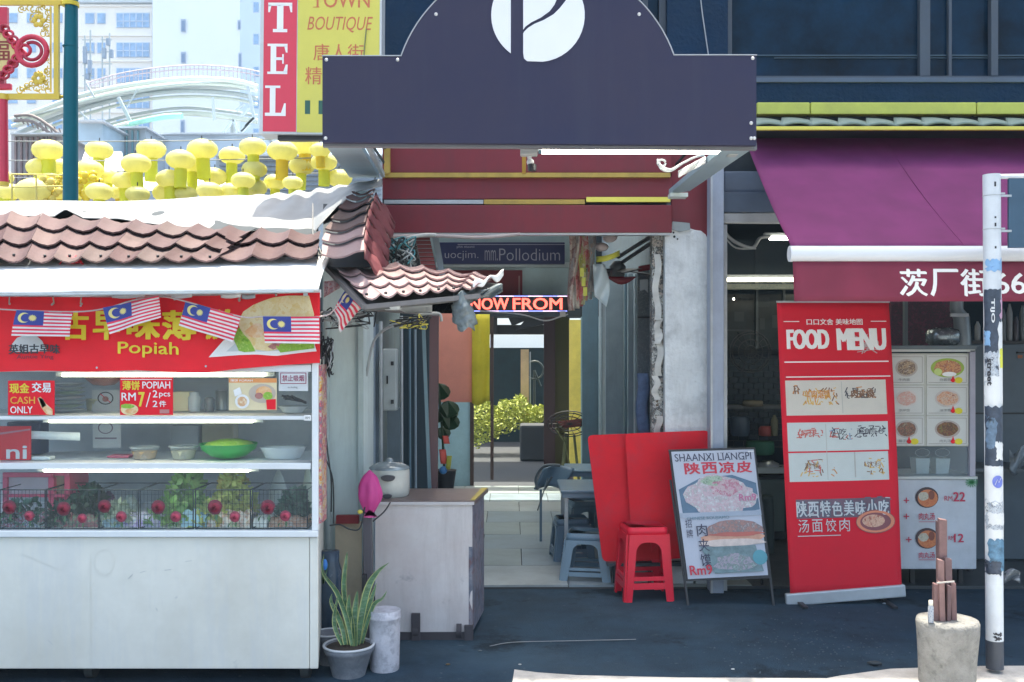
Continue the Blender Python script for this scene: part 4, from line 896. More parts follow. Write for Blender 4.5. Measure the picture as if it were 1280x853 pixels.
greens('heap of green leafy vegetables in the middle of the counter level', 206, 258, 592, stains(sa, (.12, .32, .07), 20, .45, .6, .8))
greens('heap of yellow green vegetables right of the middle of the counter level', 266, 320, 590, stains(mat('bag_yellowgreen', (.56, .64, .22), .4, var=.3, vs=20), (.45, .25, .06), 9, .5, .6, .7))
sack('tall white paper bag standing toward the right of the counter level', 336, 360, 588, mat('bag_paper', (.55, .6, .6), .6))
sack('pale cream bag at the far right of the counter level', 377, 392, 582, mat('bag_cream', (.55, .6, .5), .5))
greens('dark green herbs heaped behind the second wire basket', 88, 132, 612, mat('bag_darkgreen', (.03, .09, .06), .4, var=.5, vs=30), YS + .2)
sack('dark purple bag behind the third wire basket', 122, 150, 614, mat('bag_purple', (.08, .03, .09), .4, var=.5, vs=30), Y=YS + .3)
sack('clear crumpled bag between the third and fourth baskets', 148, 178, 618, mat('bag_clear', (.25, .32, .32), .25, var=.5, vs=40), Y=YS + .26)
greens('dark herbs heaped behind the rightmost basket', 350, 384, 616, mat('bag_clear2', (.06, .16, .12), .4, var=.6, vs=40), YS + .2)
cts = foodmat('basket_contents', [(.05, .14, .2), (.5, .56, .66), (.55, .1, .18), (.08, .24, .16), (.7, .7, .74), (.2, .3, .55)], 45, .4)
packs = [('blue green mixed packets lying in the leftmost basket', 2, 57, 640, cts), ('dark leafy packets lying in the second basket', 62, 122, 642, foodmat('p2', [(.03, .1, .08), (.15, .25, .2), (.3, .08, .12), (.06, .1, .1)], 45, .4)),
         ('pale blue box lying in the third basket', 127, 150, 645, mat('p3', (.40, .58, .72), .5, var=.3, vs=30)), ('purple and white packets in the fourth basket', 152, 200, 640, foodmat('p4', [(.30, .22, .66), (.58, .5, .84), (.6, .6, .65), (.2, .3, .5)], 30, .4)),
         ('light blue tray in the fifth basket', 226, 258, 636, mat('p5', (.34, .58, .76), .4, var=.15)), ('white tray heaped with pale food in the fifth basket', 259, 312, 640, foodmat('p6', [(.6, .6, .6), (.7, .68, .66), (.6, .35, .3), (.4, .5, .3)], 35, .4)),
         ('white tray of reddish sliced food in the right basket', 336, 384, 645, foodmat('p7', [(.5, .2, .12), (.65, .5, .4), (.6, .25, .15), (.6, .55, .5)], 40, .4)), ('white folded cloth in the sixth basket', 316, 334, 645, pw_)]
for lb_, x0, x1, y0, m_ in packs:
    Y = YS + .07; mb = MB(); xa, xb = gx(x0, Y), gx(x1, Y); h = gz(y0, Y) - z3
    mb.grid(lambda u, v: Vector((xa + (xb - xa) * u, Y + .12 * v, z3 + (h * (.7 + .5 * noise.noise(Vector((u * 5 + x0, v * 4, 2)))) if 0 < v < 1 or 1 else 0) * (min(1, 6 * v + .0)))), 14, 8)
    mb.box(xa, xb, Y + .11, Y + .12, z3, z3 + h * .6)
    props(mb.build('packet', m_), lb_, 'packets')
for lb_, a, b, y, m_ in (('green sprigs poking out of the second basket', 62, 90, 632, 'bag_darkgreen'), ('pale cabbage pieces in the third basket', 128, 170, 632, None), ('green sprigs in the fourth basket', 186, 240, 626, 'bag_green'), ('yellow sprigs in the fifth basket', 246, 276, 628, 'bag_yellowgreen'), ('green sprigs in the leftmost basket', 0, 52, 628, 'bag_clear2')):
    greens(lb_, a, b, y, MC[m_] if m_ else mat('cabbage', (.5, .58, .45), .5, var=.3, vs=30), YS + .12, 160)
# wire baskets
wire = mat('black_wire', (.02, .035, .045), .4, .3); rose = mat('rose_red', (.26, .008, .035), .5, var=.35, vs=60); rose2 = mat('rose_pink', (.5, .05, .10), .5, var=.3, vs=60); leaf_g = mat('rose_leaf', (.08, .2, .07), .5)
bk = [(-62, 0), (0, 56.5), (58.5, 123), (124.5, 173), (175.5, 241.5), (244.5, 313), (315.5, 384)]
rs = [[(-30, 634, 9)], [(12, 634, 9), (37, 645, 6.5)], [(80, 636, 9), (103, 648, 6)], [(131, 633, 8.5), (152, 646, 7)], [(198, 634, 9), (220, 646, 7)], [(269, 634, 9.5), (294, 646, 7)], [(335, 634, 9.5), (357, 645, 7)]]
bl_ = ['wire basket with roses cut off at the far left edge', 'leftmost whole black wire basket with red roses in front of the pink cabinet', 'black wire basket with roses second from left on the counter edge', 'narrow black wire basket with roses left of the price tag middle', 'black wire basket with roses holding purple packets', 'black wire basket with roses in front of the yellow green bag', 'rightmost black wire basket with roses beside the white upright']
for (x0, x1), rr2, lb_ in zip(bk, rs, bl_):
    Y = YS + .02; b_ = thing('wire_basket', lb_, 'basket', (gx((x0 + x1) / 2, Y), Y, z3), 'wire baskets along the counter')
    mb = MB(); yt_, yb2 = 612.5, 661
    for z_ in (yt_, yb2): mb.tube([P(x0, z_, Y), P(x1, z_, Y), P(x1, z_, Y) + Vector((0, .24, 0)), P(x0, z_, Y) + Vector((0, .24, 0)), P(x0, z_, Y)], .0028, 5)
    for x in (x0, x1): mb.tube([P(x, yt_, Y), P(x, yb2, Y)], .003, 5)
    mb.build('frame', wire, b_)
    mb = MB(); k = x0 + 4.5
    while k < x1 - 2: mb.tube([P(k, yt_, Y), P(k, yb2, Y)], .0011, 3); k += 4.6
    for z_ in (618, 630, 643, 655): mb.tube([P(x0, z_, Y), P(x1, z_, Y)], .0011, 3)
    mb.build('wires', wire, b_)
    for x, y, r in rr2:
        Yr = YS + .018; mb = MB(); c = P(x, y, Yr); rr3 = r / F * Yr
        mb.lathe([(0, -.006), (1, -.002), (.98, .004), (.8, .008)], (0, 0, 0), 14, 1, 1)
        mb.v = []; mb.f = []; mb.mi = []; mb.sm = []
        for t in range(5):
            q1 = 1 - t * .19
            mb.grid(lambda u, v: c + Vector((rr3 * q1 * (1 - .25 * v) * math.cos(u * 5.6 + t * 1.9), -.003 - .004 * t - .004 * v, rr3 * q1 * (1 - .25 * v) * math.sin(u * 5.6 + t * 1.9))), 14, 2)
        mb.ball(c + Vector((0, .004, 0)), rr3 * .9, 10, 6, 1, .3, 1)
        mb.build('rose', rose if r > 8 else rose2, b_)
        mb = MB(); 
        for s_ in (-1, .2): mb.add([c + Vector((s_ * rr3 * .6, 0, -rr3 * .8)), c + Vector((s_ * rr3 - rr3 * .3, -.004, -rr3 * 1.5)), c + Vector((s_ * rr3 * 1.3, -.004, -rr3 * 2)), c + Vector((s_ * rr3 + rr3 * .1, 0, -rr3 * 1.2))], [(0, 1, 2, 3)])
        mb.build('leaf', leaf_g, b_)
# ================================================================ TILED ROOFS OVER THE STALL
def tileset(parent, A, B, C, D, nu, nv, amp, mt, lip=.012, over=1.3, jag=.004, mts=None, skip=None):
    # A eave-left, B eave-right, C ridge-right, D ridge-left
    A, B, C, D = map(Vector, (A, B, C, D)); nrm = (B - A).cross(D - A).normalized()
    if nrm.z < 0: nrm = -nrm
    def S_(u, v): return A.lerp(B, u).lerp(D.lerp(C, u), v)
    for j in range(nv):
        for i in range(nu):
            if skip and skip(i, j): continue
            dz = random.uniform(0, jag); mb = MB()
            def g(u, v):
                t = i / nu + u / nu * 1.0; s_ = (j + v * over) / nv
                w_ = amp * (1 - math.sin(math.pi * u) ** .8) + .10 * amp * abs(math.sin(math.pi * u * 4))
                return S_(t, min(s_, 1.02)) + nrm * (w_ + lip * (1 - min(1, v)) + dz)
            mb.grid(g, 10, 2)
            fr_ = [g(k / 10, 0) for k in range(11)]; b0 = len(mb.v)
            mb.add(fr_ + [p - nrm * .009 for p in fr_], [(k, k + 1, 12 + k, 11 + k) for k in range(10)], False)
            mt_ = mts[(i * 7 + j * 3 + int(random.random() * 3)) % len(mts)] if mts else mt; mb.m(mt_)
            mb.f = mb.f; mb.mi = [0] * len(mb.f)
            if j == 0 and nu > 4: mb.m(black).ball(g(.5 + random.uniform(-.1, .1), .3) + Vector((0, -.006, .004)), .008, 6, 4)
            mb.build('tile', None, parent)
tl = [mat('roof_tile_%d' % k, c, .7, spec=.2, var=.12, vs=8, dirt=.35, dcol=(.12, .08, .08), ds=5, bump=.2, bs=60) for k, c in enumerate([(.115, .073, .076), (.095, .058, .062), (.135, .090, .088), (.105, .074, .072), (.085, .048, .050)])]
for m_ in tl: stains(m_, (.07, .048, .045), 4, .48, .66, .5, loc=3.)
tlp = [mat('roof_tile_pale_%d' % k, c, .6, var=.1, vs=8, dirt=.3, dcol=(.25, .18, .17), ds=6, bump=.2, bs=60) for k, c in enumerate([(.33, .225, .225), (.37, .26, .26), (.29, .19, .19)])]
tlr = [mat('roof_tile_shade', (.17, .045, .055), .6, var=.2, dirt=.3)]
ro = thing('tiled_roof', 'long maroon scalloped tile roof over the stall below a white tarpaulin', 'roof', (-2.0, 5.2, 1.9))
tileset(ro, P(-100, 335, 4.78), P(276, 333, 4.78), P(326, 292, 5.35), P(-100, 264, 5.35), 11, 3, .032, None, mts=tl, lip=.026)
tileset(ro, P(276, 333, 4.80), P(398, 330, 4.80), P(402, 296, 5.3), P(290, 290, 5.3), 3, 2, .030, None, mts=tl, lip=.026)
MB().box(gx(-100, 4.8), gx(395, 4.8), 4.82, 4.86, gz(338, 4.8), gz(331, 4.8)).build('eave_board', mat('eave_board', (.06, .06, .06), .8), ro)
mb = MB()
mb.add([P(-100, 335, 4.84), P(395, 333, 4.84), P(398, 297, 5.35), P(-100, 268, 5.35)], [(0, 1, 2, 3)]); mb.build('underlay', dark, ro, solid=.02)
mb = MB(); mb.add([P(-100, 268, 5.4), P(398, 297, 5.4), P(398, 262, 6.35), P(-100, 262, 6.35)], [(0, 1, 2, 3)]); mb.build('ridge_board', dark, ro, solid=.01)
# hip piece on the right
hp = thing('hip_roof', 'steep maroon tiled hip end rising right of the tarpaulin above the pink tiles', 'roof', P(440, 322, 4.9))
def hip(parent, rows):
    L = [(403, 322), (403, 304), (407, 290), (414, 277), (424, 263), (433, 250), (440, 243), (446, 240)]
    Rr = [(456, 318), (455, 299), (457, 283), (459, 268), (462, 257), (467, 247), (469, 241), (470, 238)]
    Ys = [4.74, 4.86, 4.98, 5.12, 5.3, 5.5, 5.7, 5.85]
    for j in range(7):
        mb = MB()
        def g(u, v):
            k = min(j + v * 1.05, 6.99); a = int(k); t = k - a
            lx = L[a][0] + (L[a + 1][0] - L[a][0]) * t; ly = L[a][1] + (L[a + 1][1] - L[a][1]) * t; rx = Rr[a][0] + (Rr[a + 1][0] - Rr[a][0]) * t; ry = Rr[a][1] + (Rr[a + 1][1] - Rr[a][1]) * t
            Y = Ys[a] + (Ys[a + 1] - Ys[a]) * t
            p = P(lx, ly, Y).lerp(P(rx, ry, Y), u); return p + Vector((0, -.014 * (1 - v), .017 * (1 - v) - .022 * math.sin(math.pi * min(1, u * 1.25)) + (.012 * (u - .8) if u > .8 else 0)))
        mb.grid(g, 12, 3); f_ = [g(k / 12, 0) for k in range(13)]
        mb.add(f_ + [p + Vector((0, .002, -.008)) for p in f_], [(k, k + 1, 14 + k, 13 + k) for k in range(12)], False)
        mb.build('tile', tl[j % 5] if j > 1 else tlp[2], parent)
        mb = MB()                                   # side that turns right, its shade put into a darker red
        def h(u, v):
            k = min(j + v, 6.99); a = int(k); t = k - a; rx = Rr[a][0] + (Rr[a + 1][0] - Rr[a][0]) * t; ry = Rr[a][1] + (Rr[a + 1][1] - Rr[a][1]) * t
            Y = Ys[a] + (Ys[a + 1] - Ys[a]) * t; p = P(rx, ry, Y)
            return p + Vector((.09 * u * (1.0), .18 * u, -(.02 + .14 * u) + .012 * math.sin(u * 9 + v * 3))) 
        mb.grid(h, 8, 3); mb.build('side_tile', tlr[0], parent, solid=.008)
hip(hp, 7)
mb = MB(); mb.grid(lambda u, v: P(402 + 60 * u, 323 - 78 * v, 4.82 + 1.05 * v) + Vector((0, .05, -.04)), 2, 6); mb.build('underlay', dark, hp)
# small pink awning
pa = thing('tiled_awning', 'small sunlit pink tiled awning jutting out over the alley mouth', 'awning', P(520, 378, 4.6))
A_, B_, C_, D_ = P(455, 380, 4.45), P(604, 366, 4.62), P(560, 346, 5.4), P(398, 322, 5.2)
random.seed(9)
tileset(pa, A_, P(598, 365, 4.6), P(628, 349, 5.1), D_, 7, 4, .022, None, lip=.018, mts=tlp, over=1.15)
mb = MB(); mb.add([A_, P(598, 365, 4.6), P(628, 349, 5.1), D_], [(0, 1, 2, 3)]); mb.v = [v + Vector((0, .02, -.03)) for v in mb.v]; mb.build('underlay', mat('underlay', (.12, .12, .12), .8), pa, solid=.01)
for a, b in (((398, 324, 5.2), (456, 384, 4.45)), ((456, 384, 4.46), (600, 370, 4.6)), ((430, 345, 5.0), (610, 362, 4.9)), ((470, 386, 4.6), (545, 393, 5.9))):
    mb = MB(); mb.bar(P(*a), P(*b), .022); mb.build('batten', mat('old_batten', (.16, .15, .15), .8), pa)
mb = MB()
mb.grid(lambda u, v: P(592 + 37 * u, 361 - 14 * u + (6 + 4 * math.sin(u * 9)) * (v - .3), 4.6 + .3 * u) + Vector((0, -.02, .02 + .01 * math.sin(u * 14))), 14, 4)
mb.build('ridge_wrap', white, pa, solid=.006)
# grey plastic bags under its tip
gp = mat('grey_plastic', (.16, .19, .20), .35, var=.4, vs=14)
mb = MB()
def bagf(u, v):
    w_ = [9, 11, 14, 15, 16, 11][min(5, int(v * 5.99))]; x = 575 + 8 * v + w_ * (u - .5) * 1.9; y = 366 + 46 * v
    return P(x, y + 3 * math.sin(u * 7), 4.62 - .06 * math.sin(math.pi * u) + .02 * noise.noise(Vector((u * 6, v * 8, 4))))
mb.grid(bagf, 14, 20); props(mb.build('plastic_bag', gp, solid=.005), 'grey plastic bag hanging from the tip of the pink tiled awning', 'bag')
mb = MB(); mb.grid(lambda u, v: P(570 + 58 * u, 368 - 12 * u + 16 * v * (1 - .35 * u) + 2 * math.sin(u * 12 + v * 5), 4.72 + .02 * math.sin(u * 17 + v * 9)), 24, 8)
props(mb.build('plastic_sheet', gp, solid=.005), 'grey plastic sheet bunched under the right end of the pink awning', 'plastic sheet')
mb = MB(); mb.grid(lambda u, v: P(450 + 90 * u, 384 + (18 * u) * v * (1 - u * .5) - 2 * u, 4.8 + .3 * v), 12, 5)
props(mb.build('plastic_sheet', mat('pale_sheet', (.4, .42, .42), .5, dirt=.4), solid=.004), 'pale grey sheet sagging under the middle of the pink awning', 'plastic sheet')
props(MB().pbox(476, 380, 500, 387, 4.5, .1).build('lamp_housing', mat('lamp_housing', (.6, .62, .62), .5), bevel=.012), 'small white box fixed below the pink awning eave', 'lamp')
# tangled cables
random.seed(21)
def tangle(label, x0, y0, x1, y1, Y, k, mm, r=.0035):
    mb = MB()
    for _ in range(k):
        pts = [P(random.uniform(x0, x1), random.uniform(y0, y1), Y + random.uniform(-.08, .08)) for _ in range(4)]
        mb.m(random.choice(mm)); mb.tube(curve(pts, 5), r, 4)
    props(mb.build('cable_tangle', None), label, 'cables')
bc = mat('black_cable', (.02, .025, .03), .5); tc_ = mat('teal_cable', (.04, .22, .26), .5); gc = mat('pale_cable2', (.4, .44, .46), .5)
tangle('dense tangle of black teal and white cables between the hip roof and the alley', 478, 296, 520, 338, 5.9, 26, [bc, tc_, gc, bc], .005)
tangle('tangle of thin black wires at the right end of the stall banner', 395, 420, 418, 470, 4.75, 12, [bc, bc, galv])
tangle('tangle of black wires under the pink awning above the grey pillar', 400, 385, 470, 412, 5.0, 16, [bc, gc, bc])
tangle('small knot of wires with yellow tag above the white cable', 482, 393, 540, 412, 5.3, 9, [bc, yellow, bc])
mb = MB()
for pts in ([(402, 415), (404, 500), (409, 560), (414, 600), (414, 640)], [(398, 560), (405, 570), (416, 600), (417, 655)], [(456, 634), (450, 660), (438, 662), (425, 656), (412, 657)], [(488, 628), (480, 640), (466, 652)]):
    mb.tube(curve([P(x, y, 4.95) for x, y in pts]), .004, 5)
props(mb.build('cable', bc), 'long loose black cable drooping beside the stall down the grey pillar', 'cable')
mb = MB(); mb.tube(curve([P(484, 296, 6.3), P(540, 295, 6.3), P(600, 297, 6.3), P(650, 293, 6.3)]), .012, 6)
props(mb.build('conduit', mat('conduit_pink', (.35, .3, .3), .5)), 'long grey conduit just below the maroon fascia', 'conduit')
mb = MB(); mb.tube(curve([P(495, 305, 6.2), P(510, 298, 6.1), P(530, 294, 6.1), P(545, 294, 6.1)]), .012, 6)
props(mb.build('hose', mat('hose_pale', (.4, .42, .42), .5)), 'pale curved hose bending into the cable tangle', 'hose')
# little red tiled slope inside the mouth
rt = thing('red_tile_slope', 'narrow strip of small red tiles sloping down at the left of the alley mouth', 'roof', P(534, 340, 6.7))
for j in range(9):
    a = j / 9
    mb = MB(); mb.hexa([P(519 + 9 * a, 296 + 5 * j, 6.6), P(537 + 9 * a, 296 + 5 * j, 6.6), P(538 + 9 * a, 300.5 + 5 * j, 6.58), P(520 + 9 * a, 300.5 + 5 * j, 6.58)], [P(519 + 9 * a, 296 + 5 * j, 6.7), P(537 + 9 * a, 296 + 5 * j, 6.7), P(538 + 9 * a, 300.5 + 5 * j, 6.7), P(520 + 9 * a, 300.5 + 5 * j, 6.7)])
    mb.build('tile', mat('small_red_tile', (.25, .06, .06), .6, var=.2), rt)
for x0, x1, m_ in ((510, 519, flaky), (540, 548, slate)):
    MB().hexa([P(x0, 296, 6.7), P(x0 + (x1 - x0), 296, 6.7), P(x1 + 9, 345, 6.7), P(x0 + 9, 345, 6.7)], [P(x0, 296, 6.75), P(x1, 296, 6.75), P(x1 + 9, 345, 6.75), P(x0 + 9, 345, 6.75)]).build('edge_board', m_, rt)
# tarpaulin
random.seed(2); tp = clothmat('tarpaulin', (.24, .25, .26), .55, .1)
tb = [(-120, 247), (0, 252), (60, 251), (110, 252), (150, 252), (200, 250), (250, 247), (300, 244), (350, 243), (400, 237), (440, 230), (478, 224)]
te = [(-120, 266), (0, 269), (20, 270), (68, 271), (82, 262), (104, 273), (150, 274), (180, 279), (215, 283), (240, 285), (268, 292), (300, 296), (350, 298), (392, 293), (400, 282), (422, 258), (445, 240), (478, 233)]
def tarp(u, v):
    x = -120 + 598 * u; a = interp(tb, x); b = interp(te, x); e_ = v
    Y = 6.3 - .55 * e_ - .35 * e_ * max(0, min(1, (440 - x) / 90))
    k = (.014 * noise.noise(Vector((x * .018, v * 2, 5))) + .006 * noise.noise(Vector((x * .05 + v * 3, v * 4, 8)))) * math.sin(math.pi * (.08 + .92 * v))
    fold = .008 * math.sin((x - 392) * .25 * (1 - v) + v * 2) * math.exp(-((x - 385) / 60) ** 2) * (1 - v)
    sc = .03 * abs(math.sin(x * .09)) * v ** 3
    return P(x, a + (b - a) * v, Y - sc) + Vector((0, -(k + fold) * 2, k + fold))
mb = MB(); mb.grid(tarp, 200, 20)
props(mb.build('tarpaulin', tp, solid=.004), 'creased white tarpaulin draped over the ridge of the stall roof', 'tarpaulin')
mb = MB(); mb.tube([P(391, 255, 5.55), P(391, 292, 5.3), P(402, 318, 4.9)], .004, 5); mb.tube([P(391, 292, 5.3), P(399, 320, 4.88)], .003, 5); mb.tube([P(469, 222, 6.2), P(467, 240, 5.9)], .004, 5)
props(mb.build('rope', mat('rope_grey', (.2, .2, .2), .8)), 'thin grey rope tying down the gathered corner of the tarpaulin', 'rope')
mb = MB(); mb.grid(lambda u, v: P(405 + 20 * u, 352 - 2 * u + 20 * v - 10 * u * v, 4.9 + .01 * math.sin(u * 20)), 10, 4)
props(mb.build('flag_cloth', foodmat('stripe_cloth', [(.5, .1, .12), (.6, .5, .5), (.4, .08, .1)], 50), solid=.003), 'crumpled red and white striped cloth tucked under the left end of the pink awning', 'cloth')

# ================================================================ BY THE CART
YC = 5.36
cartm = mat('cart_sheet', (.58, .55, .56), .4, .0, var=.1, vs=2.5, dirt=.4, dcol=(.25, .22, .22), ds=2.2, streak=True)
stains(cartm, (.42, .34, .34), 1.6, .5, .7, .5, loc=6.); stains(cartm, (.25, .24, .27), 9, .62, .7, .5, loc=1.)
ct = thing('metal_cart', 'grey sheet metal cart with brown top and casters left of the alley', 'cart', (gx(530, YC), YC, 0))
cx0, cx1 = gx(469, YC), gx(590.5, YC); zc0, zc1 = gz(790, YC), gz(631, YC)
mb = MB(); mb.grid(lambda u, v: Vector((cx0 + (cx1 - cx0) * u, YC - .004 * noise.noise(Vector((u * 3, v * 3, 9))), zc0 + (zc1 - zc0) * v)), 16, 16); mb.build('front_panel', cartm, ct)
MB().box(cx0, cx1 - .004, YC + .006, YC + .45, zc0, zc1).build('body', mat('cart_body', (.1, .1, .13), .6), ct)
mb = MB(); mb.hexa([(cx1, YC, zc0), (cx1 + .05, YC + .45, zc0), (cx1 + .05, YC + .45, zc1), (cx1, YC, zc1)], [(cx1 - .02, YC, zc0), (cx1 - .0, YC + .45, zc0), (cx1 - .0, YC + .45, zc1), (cx1 - .02, YC, zc1)])
mb.build('side_panel', foodmat('cart_side', [(.12, .06, .07), (.10, .12, .17), (.2, .2, .24), (.14, .08, .10)], 12, .5), ct)
mb = MB(); mb.hexa([(cx0 - .01, YC - .012, zc1), (cx1 + .015, YC - .012, zc1), (cx1 + .075, YC + .48, zc1), (cx0, YC + .48, zc1)], [(cx0 - .01, YC - .012, zc1 + .022), (cx1 + .015, YC - .012, zc1 + .022), (cx1 + .075, YC + .48, zc1 + .022), (cx0, YC + .48, zc1 + .022)])
mb.build('top', mat('brown_top', (.13, .10, .10), .35, dirt=.3), ct, bevel=.003)
MB().box(cx0, cx1 + .01, YC - .018, YC - .012, zc1 + .001, zc1 + .016).build('edge_trim', mat('edge_trim', (.5, .48, .5), .4), ct)
mb = MB(); mb.hexa([(cx1 - .01, YC - .0, zc1 + .023), (cx1 + .012, YC - .0, zc1 + .023), (cx1 + .07, YC + .47, zc1 + .023), (cx1 + .035, YC + .47, zc1 + .023)], [(cx1 - .01, YC, zc1 + .027), (cx1 + .012, YC, zc1 + .027), (cx1 + .07, YC + .47, zc1 + .027), (cx1 + .035, YC + .47, zc1 + .027)]); mb.build('yellow_edge', mat('old_yellow', (.4, .33, .06), .5), ct)
dk = mat('rusty_dark', (.05, .045, .055), .7, dirt=.3)
MB().box(cx0 + .1, cx1, YC - .008, YC + .03, gz(803, YC), zc0).build('base_rail', dk, ct)
for x in (520, 586): MB().box(gx(x - 5.5, YC), gx(x + 5.5, YC), YC - .02, YC + .03, gz(804, YC), gz(766 if x < 550 else 781, YC)).build('leg', dk, ct, bevel=.003)
for x in (520, 574):
    mb = MB(); Yw = YC + .02; c = Vector((gx(x, Yw), Yw, .045)); mb.tube([c - Vector((.014, 0, 0)), c + Vector((.014, 0, 0))], .045, 16); mb.bar((c.x - .02, Yw, .05), (c.x - .005, Yw, gz(803, YC)), .02); mb.build('caster', dk, ct)
for x in (522, 580):
    mb = MB(); Yw = YC + .4; c = Vector((gx(x, Yw), Yw, .045)); mb.tube([c - Vector((.014, 0, 0)), c + Vector((.014, 0, 0))], .045, 16); mb.bar((c.x, Yw, .05), (c.x, Yw, zc0 + .01), .03); mb.build('caster', dk, ct)
# rice cooker
rc = thing('rice_cooker', 'white rice cooker with grey lid on the left end of the metal cart', 'rice cooker', (gx(487, 5.55), 5.55, zc1 + .022))
c = (gx(487, 5.55), 5.55, zc1 + .022); rw = 25 / F * 5.55
mb = MB(); mb.lathe([(rw * .9, 0), (rw * .97, .01), (rw, .04), (rw, .135), (rw * .98, .15)], c, 28); mb.build('body', mat('cooker_white', (.50, .51, .48), .3, dirt=.25, dcol=(.2, .18, .15), ds=5), rc)
mb = MB(); mb.lathe([(rw * 1.02, .15), (rw * 1.02, .158), (rw * .7, .18), (.02, .188), (.02, .2), (.012, .21), (0, .21)], c, 28); mb.build('lid', mat('lid_grey', (.25, .3, .33), .2, .3), rc)
for x, y, a, b in ((485, 597, 9, 5), (484, 620, 6, 3.5)):
    mb = MB(); Y = 5.55 - rw - .004; mb.prism([(gx(x + a * math.cos(t), Y), gz(y + (b if math.sin(t) > 0 else b * .6) * math.sin(t), Y)) for t in [i * math.pi / 8 for i in range(16)]], Y - .01, Y + .02); mb.build('handle' if y < 600 else 'switch', mat('cooker_dark', (.06, .06, .07), .4), rc)
# stand with pink bag
sp_ = thing('bin_stand', 'dark upright post with a pink plastic bag knotted round its head beside the cart', 'post', (gx(461, 5.1), 5.1, 0))
mb = MB(); mb.bar((gx(463, 5.1), 5.1, 0), (gx(459, 5.1), 5.1, gz(636, 5.1)), .042); mb.build('post', mat('post_brown', (.07, .065, .08), .6, dirt=.3), sp_)
mb = MB(); mb.bar((gx(455.5, 5.06), 5.06, gz(762, 5.06)), (gx(455.5, 5.06), 5.06, gz(718, 5.06)), .022); mb.build('clamp', black, sp_)
mb = MB()
cc = P(462, 612, 5.08)
def pinkbag(u, v):
    a = u * 2 * math.pi; prof = [.004, .034, .049, .058, .060, .055, .040, .022]; k = v * 6.99; i = int(k); r = prof[i] + (prof[i + 1] - prof[i]) * (k - i)
    r *= 1 + .13 * math.sin(a * 7 + v * 2 + 2 * math.sin(a)) * (.3 + .5 * v) + .12 * noise.noise(Vector((math.cos(a) * 2, math.sin(a) * 2, v * 4)))
    return Vector((cc.x + r * math.cos(a), cc.y + r * math.sin(a) * .7, gz(588, 5.08) - v * (.215)))
mb.grid(pinkbag, 40, 16)
props(mb.build('plastic_bag', clothmat('pink_film', (.75, .08, .36), .55, .35)), 'bright pink plastic bag scrunched over the dark post in front of the rice cooker', 'bag')
mb = MB()
for k in range(9):
    a = k * .8; b0 = Vector((cc.x + .006, cc.y - .02, gz(638, 5.08) + .0)); mb.grid(lambda u, v: b0 + Vector(((u - .5) * .02 + .03 * v * math.cos(a), -.01, -.028 * v - .006 * math.sin(a))), 2, 3)
props(mb.build('ribbon', mat('pink_ribbon', (.7, .08, .3), .4)), 'frilled pink bag ends tied below the pink plastic bag', 'ribbon')
props(MB().ball(P(450, 640, 5.0), .014, 8, 5, 1, 1, .8, .4).build('flower', mat('flower_yellow', (.6, .5, .08), .6)), 'tiny yellow flower bit at the foot of the pink bag', 'flower')
# snake plant
pg_ = mat('grey_pot', (.13, .145, .175), .8, dirt=.6, dcol=(.4, .4, .42), ds=6)
Yp = 4.78; cpx = gx(436, Yp)
sn = thing('snake_plant', 'snake plant with yellow edged leaves in a round grey pot by the stall corner', 'potted plant', (cpx, Yp, 0))
rt_ = 31 / F * Yp
mb = MB(); mb.lathe([(rt_ * .66, 0), (rt_ * .7, .02), (rt_ * .93, gz(810, Yp) - .02), (rt_ * 1.0, gz(810, Yp) - .012), (rt_ * 1.02, gz(806, Yp)), (rt_ * .93, gz(806, Yp)), (rt_ * .9, gz(808, Yp) - .01), (0, gz(809, Yp) - .01)], (cpx, Yp, 0), 32, wob=.02); mb.build('pot', pg_, sn)
mb = MB(); zr = gz(806, Yp); mb.tube([(cpx + rt_ * 1.0 * math.cos(i * math.pi / 16), Yp + rt_ * 1.0 * math.sin(i * math.pi / 16), zr) for i in range(33)], .006, 8, False); mb.build('rim', mat('pot_rim', (.5, .52, .56), .5), sn)
mb = MB(); mb.lathe([(rt_ * .9, zr - .008), (0, zr - .004)], (cpx, Yp, 0), 20, wob=.02); mb.build('soil', mat('soil', (.04, .03, .025), .95, bump=.8, bs=50), sn)
lg = mat('snake_green', (.09, .19, .10), .45, var=.4, vs=35); stains(lg, (.24, .32, .24), 60, .5, .6, .6, sx=.3, sz=1.2); ly = mat('snake_yellow', (.46, .50, .20), .45, var=.15)
leaves = [([(440, 806), (434, 775), (421, 740), (404, 716), (405, 692)], .020), ([(437, 806), (433, 770), (430, 730), (433, 700), (434, 690)], .020), ([(447, 806), (452, 770), (460, 735), (472, 715), (487, 703)], .026), ([(452, 806), (460, 775), (468, 755), (478, 748), (484, 738)], .016),
          ([(432, 806), (428, 785), (420, 765), (414, 752), (415, 742)], .020), ([(444, 808), (443, 780), (445, 755), (447, 738)], .024), ([(436, 808), (432, 790), (424, 772), (421, 762)], .02), ([(448, 808), (451, 785), (463, 752), (471, 728)], .02), ([(428, 806), (420, 788), (418, 770), (423, 742)], .016), ([(441, 808), (440, 785), (436, 760), (437, 742)], .022)]
